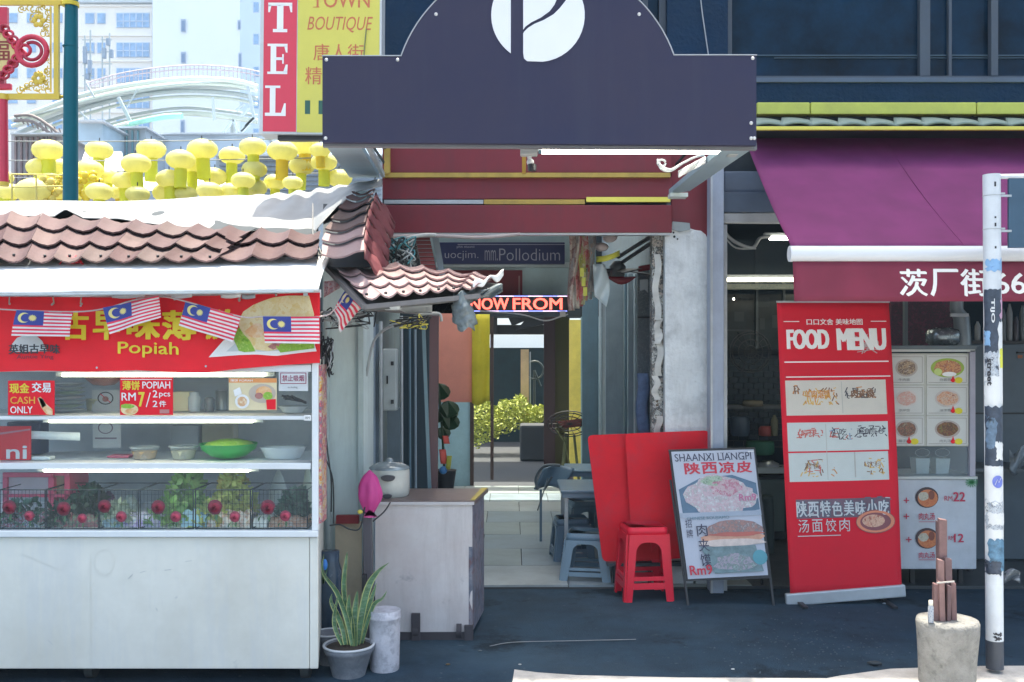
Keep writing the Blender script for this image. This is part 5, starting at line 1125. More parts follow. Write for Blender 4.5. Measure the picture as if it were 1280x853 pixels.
for k, (ln_, wd) in enumerate(leaves):
    c_ = curve([P(x, y, Yp - .03 + .025 * (k % 4) - (.03 * i / len(ln_))) for i, (x, y) in enumerate(ln_)], 6); n = len(c_) - 1; tw_ = random.uniform(-.6, .6); mb = MB()
    def lf(u, v):
        i = min(int(v * n), n - 1); t = v * n - i; p = c_[i].lerp(c_[i + 1], t); d = (c_[i + 1] - c_[i]).normalized()
        s_ = d.cross(Vector((0, 1, 0))).normalized(); a = tw_ * v * 1.5; s_ = s_ * math.cos(a) + Vector((0, 1, 0)) * math.sin(a)
        w2 = wd * (.55 + .6 * math.sin(math.pi * min(1, v * .85 + .1))) * (1 - v ** 5)
        return p + s_ * (u - .5) * 2 * w2 * .62 + Vector((0, -.25, 0)) * w2 * (4 * (u - .5) ** 2)
    def band(u0, u1): mb.grid(lambda u, v: lf(u0 + (u1 - u0) * u, v), 3, 16)
    mb.m(ly); band(0, .12); band(.88, 1); mb.m(lg); band(.12, .88)
    mb.build('leaf', None, sn)
# white bucket
Yk = 4.86; bxx = gx(481, Yk); rb_ = 19.5 / F * Yk
bu = thing('white_bucket', 'weathered white drum standing upturned between the snake plant and the metal cart', 'bucket', (bxx, Yk, 0))
hb_ = gz(762, Yk)
mb = MB(); mb.lathe([(rb_ * .9, 0), (rb_ * .93, .01), (rb_ * .97, hb_ * .55), (rb_, hb_ * .86), (rb_ * 1.03, hb_ * .87), (rb_ * 1.03, hb_ * .89), (rb_, hb_ * .9), (rb_, hb_ * .99), (rb_ * .98, hb_)], (bxx, Yk, 0), 28, wob=.012); mb.build('body', mat('drum_white', (.50, .50, .56), .7, var=.12, vs=12, dirt=.5, dcol=(.25, .24, .28), ds=9, bump=.4, bs=30), bu); stains(MC['drum_white'], (.28, .28, .33), 22, .48, .6, .7)
mb = MB(); mb.lathe([(rb_ * .98, hb_ - .01), (0, hb_ - .006)], (bxx, Yk, 0), 24); mb.build('top', mat('drum_top', (.14, .16, .20), .6, dirt=.3), bu)
# navy pot with a second plant behind the stall corner
Yq = 5.15
np_ = thing('tall_navy_pot', 'tall dark navy bottle planter behind the snake plant by the stall corner', 'pot', (gx(411, Yq), Yq, 0))
mb = MB(); mb.lathe([(.05, .0), (.062, .05), (.062, .42), (.05, .46), (.05, .52), (0, .52)], (gx(412, Yq), Yq, 0), 20); mb.build('body', mat('navy_pot', (.03, .055, .09), .25, var=.3), np_)
mb = MB(); mb.ball(P(406, 706, 5.0), .018, 8, 6, .8, .6, 1.6); mb.build('blue_tag', mat('tag_blue', (.03, .2, .6), .4), np_)
mb = MB()
for k, (x, y) in enumerate(((401, 696), (405, 692), (412, 700))): mb.grid(lambda u, v: P(404 + (x - 404) * v + 3 * (u - .5) * (1 - v), 730 + (y - 730) * v, 5.03), 2, 6)
mb.build('leaf', lg, np_)
Yq = 4.95; c = (gx(412, Yq), Yq, 0)
so_ = thing('small_pot', 'small grey pot with pale rim half hidden behind the snake plant', 'pot', c)
mb = MB(); mb.lathe([(.05, 0), (.07, gz(793, Yq) - .01), (.075, gz(791, Yq)), (.066, gz(791, Yq)), (0, gz(793, Yq) - .02)], c, 22); mb.build('body', pg_, so_)
mb = MB(); mb.tube([(c[0] + .074 * math.cos(i * math.pi / 12), c[1] + .074 * math.sin(i * math.pi / 12), gz(791, Yq)) for i in range(25)], .005, 6, False); mb.build('rim', mat('pot_rim', (.5, .52, .56), .5), so_)
# ================================================================ ENTRANCE CANOPY
YK = 4.5
cn = mat('canopy_navy', (.028, .030, .068), .55, spec=.2, var=.05, vs=1.2, dirt=.12, dcol=(.09, .07, .10), ds=1)
stains(cn, (.045, .040, .068), .7, .42, .7, .8, loc=3.); stains(cn, (.05, .055, .085), 3, .52, .75, .3, sx=4, sz=.25, loc=8.)
ca = thing('entrance_canopy', 'dark navy signboard canopy with arched top and round white logo over the alley mouth', 'signboard', P(674, 180, YK))
ol = [(403, 178), (403, 71), (502, 71)]
ol += [(672 + 180.3 * math.cos(a), 130 - 180.3 * math.sin(a)) for a in [R(160.5 - (160.5 - 19.5) * i / 40) for i in range(41)]]
ol += [(842, 70), (945.5, 70), (945.5, 182)]
mb = MB(); mb.pprism(ol[::-1], YK, .03); mb.build('fascia', cn, ca)
# pale cut edge along the top of the board
mb = MB(); ed = ol[1:-1]
for a, b in zip(ed, ed[1:]):
    if math.hypot(a[0] - b[0], a[1] - b[1]) < .5: continue
    mb.bar(P(a[0], a[1] - .3, YK + .012), P(b[0], b[1] - .3, YK + .012), .0045, .026, up=(0, 1, 0))
mb.build('edge_trim', mat('board_edge', (.42, .43, .46), .5), ca)
lw_ = mat('logo_white', (.76, .77, .82), .5, var=.03)
def disc(cx, cy, r, cond, nm='logo'):
    pass
cxl, cyl, rl = 672.5, 19, 58.5
def circ(a): return (cxl + rl * math.cos(R(a)), cyl + rl * math.sin(R(a)))
# left half
xl = 638.5; a0 = math.degrees(math.acos((xl - cxl) / rl))
L_ = [circ(a0 + (360 - 2 * a0) * i / 24) for i in range(25)]
# stem gap 638.5..653.5 ; lower right sweep
xr = 654; pts = [(xr, 43)]
sweep = [(655, 40), (660, 35), (668, 30), (680, 25), (692, 18), (700, 10), (707, 1), (712, -14), (708, -27), (700, -36)]
pts = [(654, 42)] + sweep + [circ(a) for a in range(-60, 92, 8)] + [(659, 76.5), (655, 73), (654, 66)]
up_ = [(654, 37), (657, 33), (664, 28), (676, 22), (687, 14), (693, 6), (697, -3), (697, -14), (690, -24), (676, -30), (654, -31)]
for nm, pp_ in (('logo', L_), ('logo', pts), ('logo', up_)):
    mb = MB(); mb.pprism(pp_, YK - .006, .005); o = mb.build(nm, lw_, ca)
bolt = mat('bolt_head', (.6, .6, .6), .3, .5)
for x, y in ((408, 75), (497, 75), (545, 18), (407, 173), (941, 73), (939, 154), (939, 173), (943, 173), (799, 18)):
    mb = MB(); mb.lathe([(.0085, 0), (.006, .005), (0, .006)], (0, 0, 0), 10); c = P(x, y, YK); mb.v = [Vector((c.x + v.x, YK - v.z, c.z + v.y)) for v in mb.v]; mb.build('bolt', bolt, ca)
sidem = mat('canopy_side', al('6e8696', (.6, .66, .72)), .5, dirt=.2)
# raked side panels and frame
mb = MB(); mb.hexa([P(404, 178, YK + .03), P(447, 178, YK + .03), P(474, 222, 6.45), P(437, 222, 6.45)], [v + Vector((0, 0, .03)) for v in (P(404, 178, YK + .03), P(447, 178, YK + .03), P(474, 222, 6.45), P(437, 222, 6.45))]); mb.build('side_panel', sidem, ca)
mb = MB(); mb.hexa([P(453, 178, YK + .04), P(459, 178, YK + .04), P(481, 222, 6.4), P(477, 222, 6.4)], [v + Vector((0, 0, .03)) for v in (P(453, 178, YK + .04), P(459, 178, YK + .04), P(481, 222, 6.4), P(477, 222, 6.4))]); mb.build('side_rail', mat('side_rail', al('8ba0ac'), .4), ca)
mb = MB(); q_ = [P(868, 184, YK + .03), P(944, 184, YK + .03), P(868, 240, 6.0), P(838, 240, 6.2)]
mb.hexa([P(905, 186, YK + .05), P(944, 184, YK + .03), P(862, 239, 6.1), P(836, 243, 6.35)], [v + Vector((0, 0, .03)) for v in (P(905, 186, YK + .05), P(944, 184, YK + .03), P(862, 239, 6.1), P(836, 243, 6.35))]); mb.build('side_panel', sidem, ca)
mb = MB(); mb.pbox(838, 241, 860, 246, 6.2, .1); mb.build('bracket', mat('bracket_pale', al('a9b9bd'), .5, dirt=.3), ca)
mb = MB(); mb.bar(P(404, 180, YK + .05), P(945, 184, YK + .05), .035, .03); mb.build('bottom_rail', mat('bottom_rail', al('60656f'), .5, dirt=.4), ca)
for x in (410, 938): mb = MB(); mb.bar(P(x, 100, YK + .05), (P(x, 100, YK).x, 6.58, gz(100, YK)), .012); mb.build('stay', dark, ca)
# strip lamp
lp = thing('strip_lamp', 'lit fluorescent strip lamp hung under the right half of the navy canopy', 'lamp', P(788, 195, 4.7))
YL = 4.72
MB().pbox(651, 179, 922, 187, YL + .02, .05).build('batten', mat('batten_grey', (.32, .34, .35), .5, dirt=.3), lp, bevel=.003)
MB().pbox(650.5, 180, 672, 193.5, YL - .012, .06).build('end_cap', mat('cap_grey', (.38, .40, .40), .5), lp, bevel=.006)
MB().pbox(911, 183, 923, 194, YL - .012, .06).build('end_cap', mat('cap_grey', (.38, .40, .40), .5), lp, bevel=.006)
for a, b, m_ in ((673, 677, mat('tube_cap', (.1, .2, .25), .4)), (912 - 0, 919, mat('tube_cap', (.1, .2, .25), .4)), (677, 912, tube_on)):
    mb = MB(); mb.tube([P(a, 189.5, YL - .005), P(b, 189.5, YL - .005)], .0115, 12); mb.build('lamp_tube' if m_ is tube_on else 'tube_cap', m_, lp)
bulb = thing('bulb_holder', 'small white bulb holder hanging below the left end of the strip lamp', 'lamp', P(664, 212, 4.75))
mb = MB(); mb.ball(P(663, 203, 4.75), .018, 10, 6, 1, 1, 1.1); mb.tube([P(661, 194, 4.75), P(663, 203, 4.75)], .01, 8); mb.build('holder', mat('holder_white', (.6, .62, .64), .4), bulb)
MB().lathe([(.02, -.03), (.022, 0), (.01, .005)], P(665, 206, 4.75), 12).build('cap', black, bulb)
mb = MB(); mb.bar(P(655, 193, 5.0), P(655, 216, 5.2), .02); props(mb.build('bracket', yr), 'short brown bracket bar left of the bulb holder below the canopy', 'bracket')
mb = MB()
for k in range(3):
    mb.tube(curve([P(822 + k, 200 + k, 5.0), P(826, 207 + 2 * k, 4.95), P(838, 212 + k, 4.95), P(852, 205, 5.0), P(868, 197, 5.0), P(880, 194, 5.05)]), .006, 6)
mb.tube([P(822 + 5 * math.cos(a) + 5, 204 + 4 * math.sin(a), 4.97) for a in [i * .6 for i in range(11)]], .006, 6)
props(mb.build('cable', mat('white_cable', (.4, .43, .45), .5)), 'loop of pale cable under the right end of the strip lamp', 'cable')
mb = MB(); mb.grid(lambda u, v: P(848 + 34 * u, 214 - 18 * u + 8 * v, 4.98 + .02 * math.sin(u * 9 + v * 4)), 12, 4)
props(mb.build('plastic_wrap', mat('white_wrap', (.6, .62, .64), .4), solid=.006), 'white plastic wrapping bunched under the right end of the strip lamp', 'plastic sheet')

# ================================================================ PURPLE AWNING
pur = clothmat('purple_canvas', (.19, .026, .13), .8, .18); plum = clothmat('plum_canvas', (.21, .024, .058), .8, .12)
pa_ = thing('purple_awning', 'sloping purple canvas awning with white roller and plum valance lettered in Chinese', 'awning', (3.0, 5.6, 1.8))
tlA, blA = P(929, 166, 6.36), P(989, 308, 5.1); xr_ = 5.0
mb = MB(); mb.grid(lambda u, v: Vector((tlA.x + (xr_ - tlA.x) * u + (blA.x - tlA.x) * v * (1 - u), tlA.y + (blA.y - tlA.y) * v, tlA.z + (blA.z - tlA.z) * v - .035 * math.sin(math.pi * v) + .007 * noise.noise(Vector((u * 16, v * 3, 2))) + .006 * abs(math.sin(u * 12.6)) * math.sin(math.pi * v))), 110, 24); cvs = mb.build('canvas', pur, pa_, solid=.004)
for u0 in (.249, .499, .748):
    mb = MB()
    mb.tube([Vector((tlA.x + (xr_ - tlA.x) * u0 + (blA.x - tlA.x) * v * (1 - u0), tlA.y + (blA.y - tlA.y) * v, tlA.z + (blA.z - tlA.z) * v - .035 * math.sin(math.pi * v) + .0035)) for v in [i / 12 for i in range(13)]], .0025, 5); mb.build('seam', pur, cvs)
mb = MB(); mb.tube([(gx(986.5, 5.1), 5.1, gz(317.5, 5.1)), (xr_, 5.1, gz(317.5, 5.1))], .041, 20); mb.build('roller', mat('roller_white', (.62, .65, .70), .4, var=.06, vs=2), pa_)
Yv = 5.09
def vsurf(u, v): x = gx(991, Yv) + (xr_ - gx(991, Yv)) * u; return Vector((x + .006 * v, Yv + .008 * math.sin(x * 7) * v, gz(327, Yv) - v * (gz(327, Yv) - gz(377, Yv))))
mb = MB(); mb.grid(vsurf, 80, 6); va = mb.build('valance', plum, pa_, solid=.003)
uR = (991 + 0) ; xR_ = xr_ * F / Yv + CX
pt = Print(None, (991, 327, xR_, 377), vsurf); pt.lay = 3
def serif(s_, x0, y0, x1, y1): pt.text(s_, x0, y0, x1, y1, wp, .026)
for s_, x0 in (('茨', 1124), ('厂', 1162), ('街', 1199)): serif(s_, x0, 336, x0 + 35, 371)
serif('66', 1241, 341, 1281, 368); serif('号', 1290, 336, 1325, 371)
pt.build('lettering', va)
mb = MB(); mb.bar(P(905, 206, 6.4), P(955, 236, 5.9), .03); 
for x in (2.3, 4.8): mb = MB(); mb.bar((x, 6.35, 2.5), (x, 5.15, 2.06), .03); mb.build('arm', galv, pa_)

# ================================================================ SHOP INTERIOR (right)
def tubelamp(label, x0, x1, y, Y, m_, bat=True):
    t = thing('tube_lamp', label, 'lamp', P((x0 + x1) / 2, y, Y)); mb = MB(); mb.tube([P(x0, y, Y), P(x1, y, Y)], .014, 8); mb.build('lamp_tube', m_, t)
    MB().box(gx(x0 - 6, Y), gx(x1 + 4, Y), Y, Y + .05, gz(y, Y) + .012, gz(y, Y) + .04).build('batten', galv, t)
tubelamp('lit tube lamp on the ceiling just behind the head rail of the shop', 962, 1060, 298, 7.2, tube_on)
tubelamp('long lit tube lamp crossing the dark shop above the tiled wall', 904, 1110, 350, 7.8, tube_warm)
mb = MB(); mb.tube(curve([P(905, 290, 6.8), P(918, 302, 6.8), P(940, 310, 6.8), P(950, 298, 6.9), P(962, 296, 7.0)]), .012, 6); mb.tube(curve([P(905, 296, 6.8), P(920, 310, 6.8), P(945, 311, 6.8)]), .006, 5)
props(mb.build('cable', mat('white_cable', (.4, .43, .45), .5)), 'white looping cables at the top left corner of the shop opening', 'cable')
sc_ = thing('interior_panel', 'dark navy bulkhead board between the two tube lamps inside the shop', 'board', P(1000, 345, 7.85))
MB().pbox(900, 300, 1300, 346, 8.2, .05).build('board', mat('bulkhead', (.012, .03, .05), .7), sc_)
MB().pbox(944, 300, 945, 346, 8.19, .01).build('joint', mat('joint', (.03, .05, .07), .7), sc_)
MB().pbox(904, 355, 1010, 362, 8.1, .04).build('corrugated_edge', foodmat('corr', [(.05, .08, .08), (.12, .14, .13), (.08, .1, .1)], 60), sc_)
gr_ = thing('glass_partition', 'dark glazed partition with posters in the shop left of the red menu banner', 'partition', P(950, 436, 8.5))
MB().pbox(904, 368, 1000, 436, 8.5, .02).build('panel', mat('panel_dark', (.02, .035, .045), .3, var=.4), gr_)
for x in (945, 979): MB().pbox(x, 352, x + 3, 436, 8.46, .03).build('mullion', mat('mullion', (.09, .12, .14), .5), gr_)
pt = Print(PQ(904, 368, 1000, 436, 8.5), (904, 368, 1000, 436)); gg = mat('poster_grey', (.06, .08, .09), .7)
for a in ((908, 372, 922, 376), (926, 372, 936, 376), (948, 372, 962, 384), (918, 390, 930, 402), (965, 394, 978, 410), (950, 398, 956, 412), (908, 412, 940, 414)): pt.rect(*a, gg)
pt.ell(917, 374, 1.2, 1.2, tube_on).build('print', gr_)
# counter with things
kc = thing('kitchen_counter', 'long steel kitchen counter deep inside the right shop', 'counter', (2.3, 8.0, .02))
MB().box(1.34, XR - .1, 8.0, 8.05, gz(592, 8.0), gz(588, 8.0) + .02).build('top_edge', mat('counter_steel', (.3, .36, .38), .3, .4), kc)
MB().box(1.34, XR - .1, 8.05, 8.5, gz(592, 8.0), gz(590, 8.0)).build('top', mat('counter_steel', (.3, .36, .38), .3, .4), kc)
for x in range(6): MB().box(1.4 + x * .42, 1.78 + x * .42, 8.03, 8.06, .1, .52).build('door', mat('cab_door', (.07, .11, .11), .4), kc, bevel=.004)
MB().box(1.34, XR - .1, 8.06, 8.5, .03, .55).build('body', dark, kc)
MB().pbox(905, 507, 1000, 511, 8.3, .2).build('shelf', mat('shelf_dark', (.12, .14, .15), .4), kc)
def small(name, label, cat, x, y1, w_, h_, Y, m_, n=12, top=.8):
    mb = MB(); r = w_ / 2 / F * Y; hh = h_ / F * Y; mb.lathe([(r * .85, 0), (r, hh * .15), (r, hh * .75), (r * top, hh * .95), (r * top, hh), (0, hh)], P(x, y1, Y), n); return props(mb.build(name, m_), label, cat)
small('bowl', 'upturned steel bowl on the shop shelf left of the red banner', 'bowl', 960, 590, 28, 14, 8.2, mat('bowl_dull', (.3, .33, .35), .3, .5), top=.5)
small('box', 'red and white food packet on the kitchen shelf', 'packet', 957, 545, 18, 12, 8.3, mat('red_packet', (.35, .08, .08), .5))
small('bottle', 'olive sauce bottle on the kitchen shelf beside the red packet', 'bottle', 968, 545, 9, 26, 8.25, mat('olive_bottle', (.16, .16, .1), .3), top=.4)
small('box', 'green crate on the kitchen counter left of the red banner', 'crate', 950, 568, 36, 16, 8.25, mat('green_crate', (.03, .14, .09), .5), top=.97)
small('tray', 'pale bread tray on the kitchen shelf', 'tray', 941, 508, 26, 7, 8.3, mat('bread', (.22, .2, .15), .6), top=.9)
small('pot', 'blue grey pot at the left end of the kitchen counter', 'pot', 925, 545, 24, 24, 8.3, mat('blue_pot', (.06, .09, .13), .4), top=.9)
small('stool', 'dark round stool standing under the kitchen counter', 'stool', 955, 700, 26, 80, 7.6, mat('dark_stool', (.03, .055, .06), .5), top=.9)
kf = thing('kitchen_fan', 'dark round fan grille hanging in the shop interior', 'fan', P(938, 460, 8.0))
mb = MB(); c = P(938, 440, 8.1)
for rr in (.05, .1, .15, .17): mb.tube([c + Vector((rr * math.cos(a), 0, rr * math.sin(a))) for a in [i * math.pi / 10 for i in range(21)]], .004, 4, False)
for i in range(16): a = i * math.pi / 8; mb.tube([c, c + Vector((.17 * math.cos(a), 0, .17 * math.sin(a)))], .0025, 3)
mb.build('cage', mat('cage_dark', (.06, .07, .08), .4), kf)
# right part: red brown wall, steel duct, fridge
rw_ = thing('poster_wall', 'dark wall patched with maroon posters behind the steel duct', 'wall', P(1160, 440, 7.6))
MB().pbox(1114, 374, 1205, 432, 7.7, .04).build('panel', foodmat('maroon_poster', [(.03, .03, .045), (.10, .03, .06), (.04, .035, .05), (.14, .03, .07), (.05, .06, .07)], 28, .6), rw_)
MB().pbox(1131, 370, 1135, 432, 7.5, .04).build('post', mat('post_grey', (.13, .16, .18), .4), rw_)
du = thing('extractor_duct', 'dull steel extractor duct rising behind the menu cabinet', 'duct', P(1200, 432, 7.0))
mb = MB(); mb.tube([P(1204, 432, 7.0), P(1202, 398, 7.0), P(1196, 388, 7.0), P(1196, 360, 7.0)], [.055, .055, .045, .045], 16); mb.build('pipe', mat('duct_steel', (.22, .26, .29), .4, .4), du)
MB().pbox(1189, 392, 1211, 396, 6.93, .02).build('collar', galv, du)
fg = thing('fridge', 'blue grey upright fridge at the right end inside the shop', 'fridge', P(1290, 715, 7.0))
MB().pbox(1212, 430, 1330, 700, 7.3, .5).build('body', mat('fridge_grey', (.07, .10, .13), .4, var=.1), fg, bevel=.01)
MB().pbox(1214, 516, 1330, 518, 7.29, .01).build('seam', black, fg)
MB().pbox(1272, 440, 1290, 442, 7.28, .02).build('handle', black, fg)
pt = Print(PQ(1260, 430, 1300, 460, 7.29), (1260, 430, 1300, 460)); pt.rect(1272, 444, 1278, 448, mat('orange_dot', (.3, .1, .04), .5)).build('print', fg)
shl = thing('bottle_shelf', 'dark shelf crowded with small bottles above the fridge', 'shelf', P(1270, 430, 7.4))
MB().pbox(1210, 426, 1330, 430, 7.3, .25).build('board', black, shl)
random.seed(8)
for k, (x, h_) in enumerate(((1254, 40), (1262, 46), (1270, 30), (1278, 44), (1222, 24), (1232, 20), (1288, 38))):
    small('bottle', ['slim grey bottle above the fridge nearest the pole', 'tall pale bottle above the fridge', 'short bottle between two tall ones above the fridge', 'tall grey bottle near the right edge above the fridge', 'dark jar left of the pole above the fridge', 'small dark jar hidden beside the pole above the fridge', 'grey bottle at the extreme right above the fridge'][k], 'bottle', x, 426, 7, h_, 7.35, mat('btl%d' % (k % 3), [(.10, .13, .15), (.2, .22, .24), (.05, .05, .07)][k % 3], .3), 10, .4)
mb = MB(); Y = 6.9; mb.grid(lambda u, v: P(1262 + 26 * u, 562 + 26 * v + 6 * math.sin(u * 7), Y + .04 * math.sin(u * 8 + v * 5)), 8, 8)
props(mb.build('plastic_bag', mat('clear_crumple', (.2, .24, .28), .3, var=.4), solid=.004), 'crumpled clear bag on the bench at the right edge of the shop', 'bag')
mb = MB(); mb.pbox(1212, 586, 1330, 590, 6.9, .5); bn = mb.build('bench', mat('bench_grey', (.08, .1, .12), .5)); props(bn, 'low dark bench shelf behind the sticker covered pole', 'bench')
small('tub', 'yellow lidded tub on the low bench right of the pole', 'tub', 1268, 586, 8, 10, 6.95, mat('tub_yellow', (.3, .28, .04), .5))
mb = MB(); mb.bar(P(1212, 590, 6.95), (gx(1212, 6.95), 6.95, .02), .03); mb.bar(P(1290, 590, 6.95), (gx(1290, 6.95), 6.95, .02), .03); mb.build('leg', black, bn)

# ================================================================ MENU CABINET
YM = 6.42
mc = thing('menu_cabinet', 'white food cart cabinet with six dish photos and a price panel below', 'food cart', (gx(1168, YM), YM, .0))
cab = mat('cabinet_cream', (.48, .49, .44), .5, dirt=.15)
MB().pbox(1092, 432, 1221, 437, YM - .03, .5).build('roof', mat('cab_dark', (.10, .13, .15), .4), mc, bevel=.003)
MB().pbox(1092, 437, 1219, 440, YM - .02, .45).build('trim', mat('cab_trim', (.5, .53, .52), .4), mc)
MB().pbox(1092, 442, 1212, 558, YM, .02).build('board', cab, mc)
MB().pbox(1212.5, 438, 1219.5, 596, YM - .02, .04).build('post', mat('cab_post', (.34, .33, .40), .4), mc, bevel=.002)
MB().pbox(1092, 596, 1222, 599, YM - .04, .45).build('counter_edge', mat('cab_trim', (.5, .53, .52), .4), mc)
MB().pbox(1092, 558, 1212, 596, YM + .40, .02).build('rear', mat('cab_rear', (.12, .15, .17), .5), mc)
MB().pbox(1092, 559, 1212, 595, YM + .002, .004).build('glass_pane', glassmat('cab_glass', (.85, .9, .92), .6, .06), mc)
MB().pbox(1122, 599, 1221, 712, YM - .02, .4).build('lower_panel', mat('lower_white', (.46, .50, .56), .5, dirt=.2, dcol=(.2, .25, .25)), mc, bevel=.008)
for x in (1140, 1200): mb = MB(); mb.bar((gx(x, 6.6), 6.6, 0), (gx(x, 6.6), 6.6, .26), .03); mb.build('leg', black, mc)
dish = [[foodmat('dish1', [(.3, .16, .09), (.5, .38, .25), (.1, .05, .04), (.6, .5, .4)], 60), foodmat('dish2', [(.5, .14, .05), (.62, .35, .15), (.35, .07, .05), (.6, .5, .3)], 60)],
        [foodmat('dish3', [(.55, .5, .45), (.6, .3, .25), (.6, .58, .55)], 50), foodmat('dish4', [(.5, .16, .10), (.6, .32, .2), (.6, .45, .35), (.3, .08, .05)], 70)],
        [foodmat('dish5', [(.07, .12, .05), (.35, .15, .1), (.1, .06, .05), (.4, .3, .2)], 60), foodmat('dish6', [(.12, .2, .05), (.25, .08, .04), (.05, .04, .03), (.4, .2, .08)], 60)]]
bowlc = [[(.45, .4, .36), (.3, .42, .06)], [(.58, .55, .53), (.55, .5, .48)], [(.42, .4, .38), (.42, .36, .33)]]
pale = mat('photo_card', (.58, .59, .57), .4, var=.03)
for r_ in range(3):
    for c_ in range(2):
        x0, x1 = (1117, 1155) if c_ == 0 else (1158.5, 1210); y0 = 444 + 38.3 * r_; y1 = y0 + 36.5
        if c_ == 0: x0 = 1100
        ph = MB().pbox(x0, y0, x1, y1, YM - .006, .006).build('dish_photo', pale, mc)
        p_ = Print(PQ(x0, y0, x1, y1, YM - .006), (x0, y0, x1, y1)); mx_, my = (x0 + x1) / 2 + (2 if c_ == 0 else 0), y0 + 16
        if c_ == 0: mx_ = 1133
        rx, ry = (21, 12) if (r_, c_) == (0, 1) else ((16, 11) if c_ == 1 else (14, 11))
        ln_g = mat('thin_line', (.25, .22, .2), .5)
        for a in ((x0 + 2, y0 + 2, x1 - 2, y0 + 2.5), (x0 + 2, y1 - 2.5, x1 - 2, y1 - 2), (x1 - 2.5, y0 + 2, x1 - 2, y1 - 2)): p_.rect(*a, ln_g)
        p_.ell(mx_, my, rx, ry, mat('rim%d%d' % (r_, c_), bowlc[r_][c_], .4), 24).up().ell(mx_, my, rx * .82, ry * .8, dish[r_][c_], 20, .06).up()
        if (r_, c_) == (0, 1): p_.ell(mx_ - 12, my + 5, 5, 4.5, mat('lime', (.5, .6, .2), .5)).ell(mx_ + 2, my + 8, 9, 3, wp)
        if c_ == 1 or r_ == 2: p_.ell(x1 - 12, y1 - 5, 5, 4, mat('badge_yellow', (.7, .6, .03), .5), 12).ell(x1 - 19, y1 - 5, 3, 2.6, M_red_print, 10).poly([(x1 - 19, y1 - 12), (x1 - 17.5, y1 - 7), (x1 - 20.5, y1 - 7)], M_red_print)
        p_.text(['牛肉面', '炸酱面', '凉拌饺', '油泼面', '臊子面', '肉丸汤'][r_ * 2 + c_], mx_ - 10, y1 - 7.5, mx_ + 4, y1 - 4, mat('cap_ink', (.2, .2, .2), .5)); p_.build('print', ph)
lp_ = Print(PQ(1122, 599, 1221, 712, YM - .022), (1122, 599, 1221, 712))
soup = foodmat('soup', [(.4, .08, .04), (.55, .2, .08), (.5, .12, .05)], 50); soupd = mat('soup_rim', (.05, .03, .04), .5); rd = mat('ink_red', (.5, .03, .08), .5)
for cy in (622, 673):
    lp_.ell(1158.5, cy, 14.5, 13, soupd, 22).up().ell(1159.5, cy + 1, 12.5, 11, soup, 20).up().ell(1154, cy - 1.5, 6.5, 5.5, mat('noodles', (.45, .42, .34), .5, var=.3, vs=80), 12, .1).ell(1164, cy - 3, 4, 6, mat('soup_brown', (.2, .06, .04), .5), 10)
lp_.text('+', 1129, 622, 1136, 629, rd, .01).text('+', 1132, 671, 1139, 678, rd, .01).text('+', 1129, 642, 1136, 649, rd, .01)
lp_.text('肉丸汤', 1148, 641, 1168, 650, rd, .01).text('肉丸汤', 1148, 690, 1168, 698, rd, .01)
for y in (652, 699.5): lp_.rect(1148, y, 1168, y + .6, rd)
lp_.text('RM', 1180, 620, 1190, 626, rd).text('22', 1191, 615, 1206, 627, rd, .03).text('RM', 1185, 670, 1192, 675, rd).text('12', 1192, 667, 1204, 678, rd, .03)
gl_ = mat('palm_green', (.03, .22, .08), .5)
for a in range(0, 360, 26): lp_.line(1214, 603, 1214 + 8 * math.cos(R(a)), 603 + 6.5 * math.sin(R(a)), 1, gl_)
lp_.build('print', mc)
for x, lb_ in ((1153, 'left white paper cup box inside the lower glass of the menu cabinet'), (1178, 'right white paper cup box inside the lower glass of the menu cabinet')):
    mb = MB(); Y = YM + .12; a, b = gx(x - 9, Y), gx(x + 9, Y); z = gz(595, Y); mb.hexa([(a + .008, Y, z), (b - .008, Y, z), (b - .008, Y + .08, z), (a + .008, Y + .08, z)], [(a, Y - .01, gz(573, Y)), (b, Y - .01, gz(573, Y)), (b, Y + .09, gz(573, Y)), (a, Y + .09, gz(573, Y))]); props(mb.build('paper_cup', mat('cup_white', (.62, .66, .66), .5)), lb_, 'cup')
    mb = MB(); mb.tube([P(x + 9 * math.cos(t), 566 + 5 * math.sin(t), YM + .1) for t in [i * .5 for i in range(14)]], .002, 4); props(mb.build('wire_loop', galv), lb_.replace('white paper cup box', 'thin wire loop above the cup'), 'wire')
c = P(1179, 431.5, 6.6); mb = MB(); mb.lathe([(.085, 0), (.105, .02), (.11, .07), (.095, .10), (.05, .115), (0, .118)], c, 24, wob=.08)
props(mb.build('pot', mat('foil_pot', (.28, .33, .36), .25, .6, var=.5, vs=30)), 'foil covered steel pot standing on the roof of the menu cabinet', 'pot')

# ================================================================ ROLL-UP MENU BANNER
bnr = thing('menu_banner', 'red roll-up banner headed FOOD MENU standing on the pavement', 'banner stand', (gx(1055, 6.15), 6.15, 0))
q_ = [P(971, 378, 6.2), P(1111, 378, 6.2), P(1127, 738, 6.12), P(988, 744, 6.12)]
def rb2(u, v): return qp(q_, u, v) + Vector((.012 * math.sin(v * 3) * (u - .3), -.012 * math.sin(math.pi * u) * math.sin(v * 3.1), 0))
mb = MB(); mb.grid(rb2, 20, 30); sheet = mb.build('sheet', mat('banner_crimson', (.62, .018, .04), .75, var=.06, vs=2, dirt=.1, spec=.2), bnr, solid=.002)
mb = MB(); mb.bar(P(982, 750, 6.12), P(1131, 738, 6.12), .04, .075); mb.build('base', mat('base_alu', (.45, .50, .55), .4, .3, dirt=.4), bnr, bevel=.008)
mb = MB(); mb.bar(P(970.5, 377.5, 6.2), P(1112, 377.5, 6.2), .012, .012); mb.build('top_rail', galv, bnr)
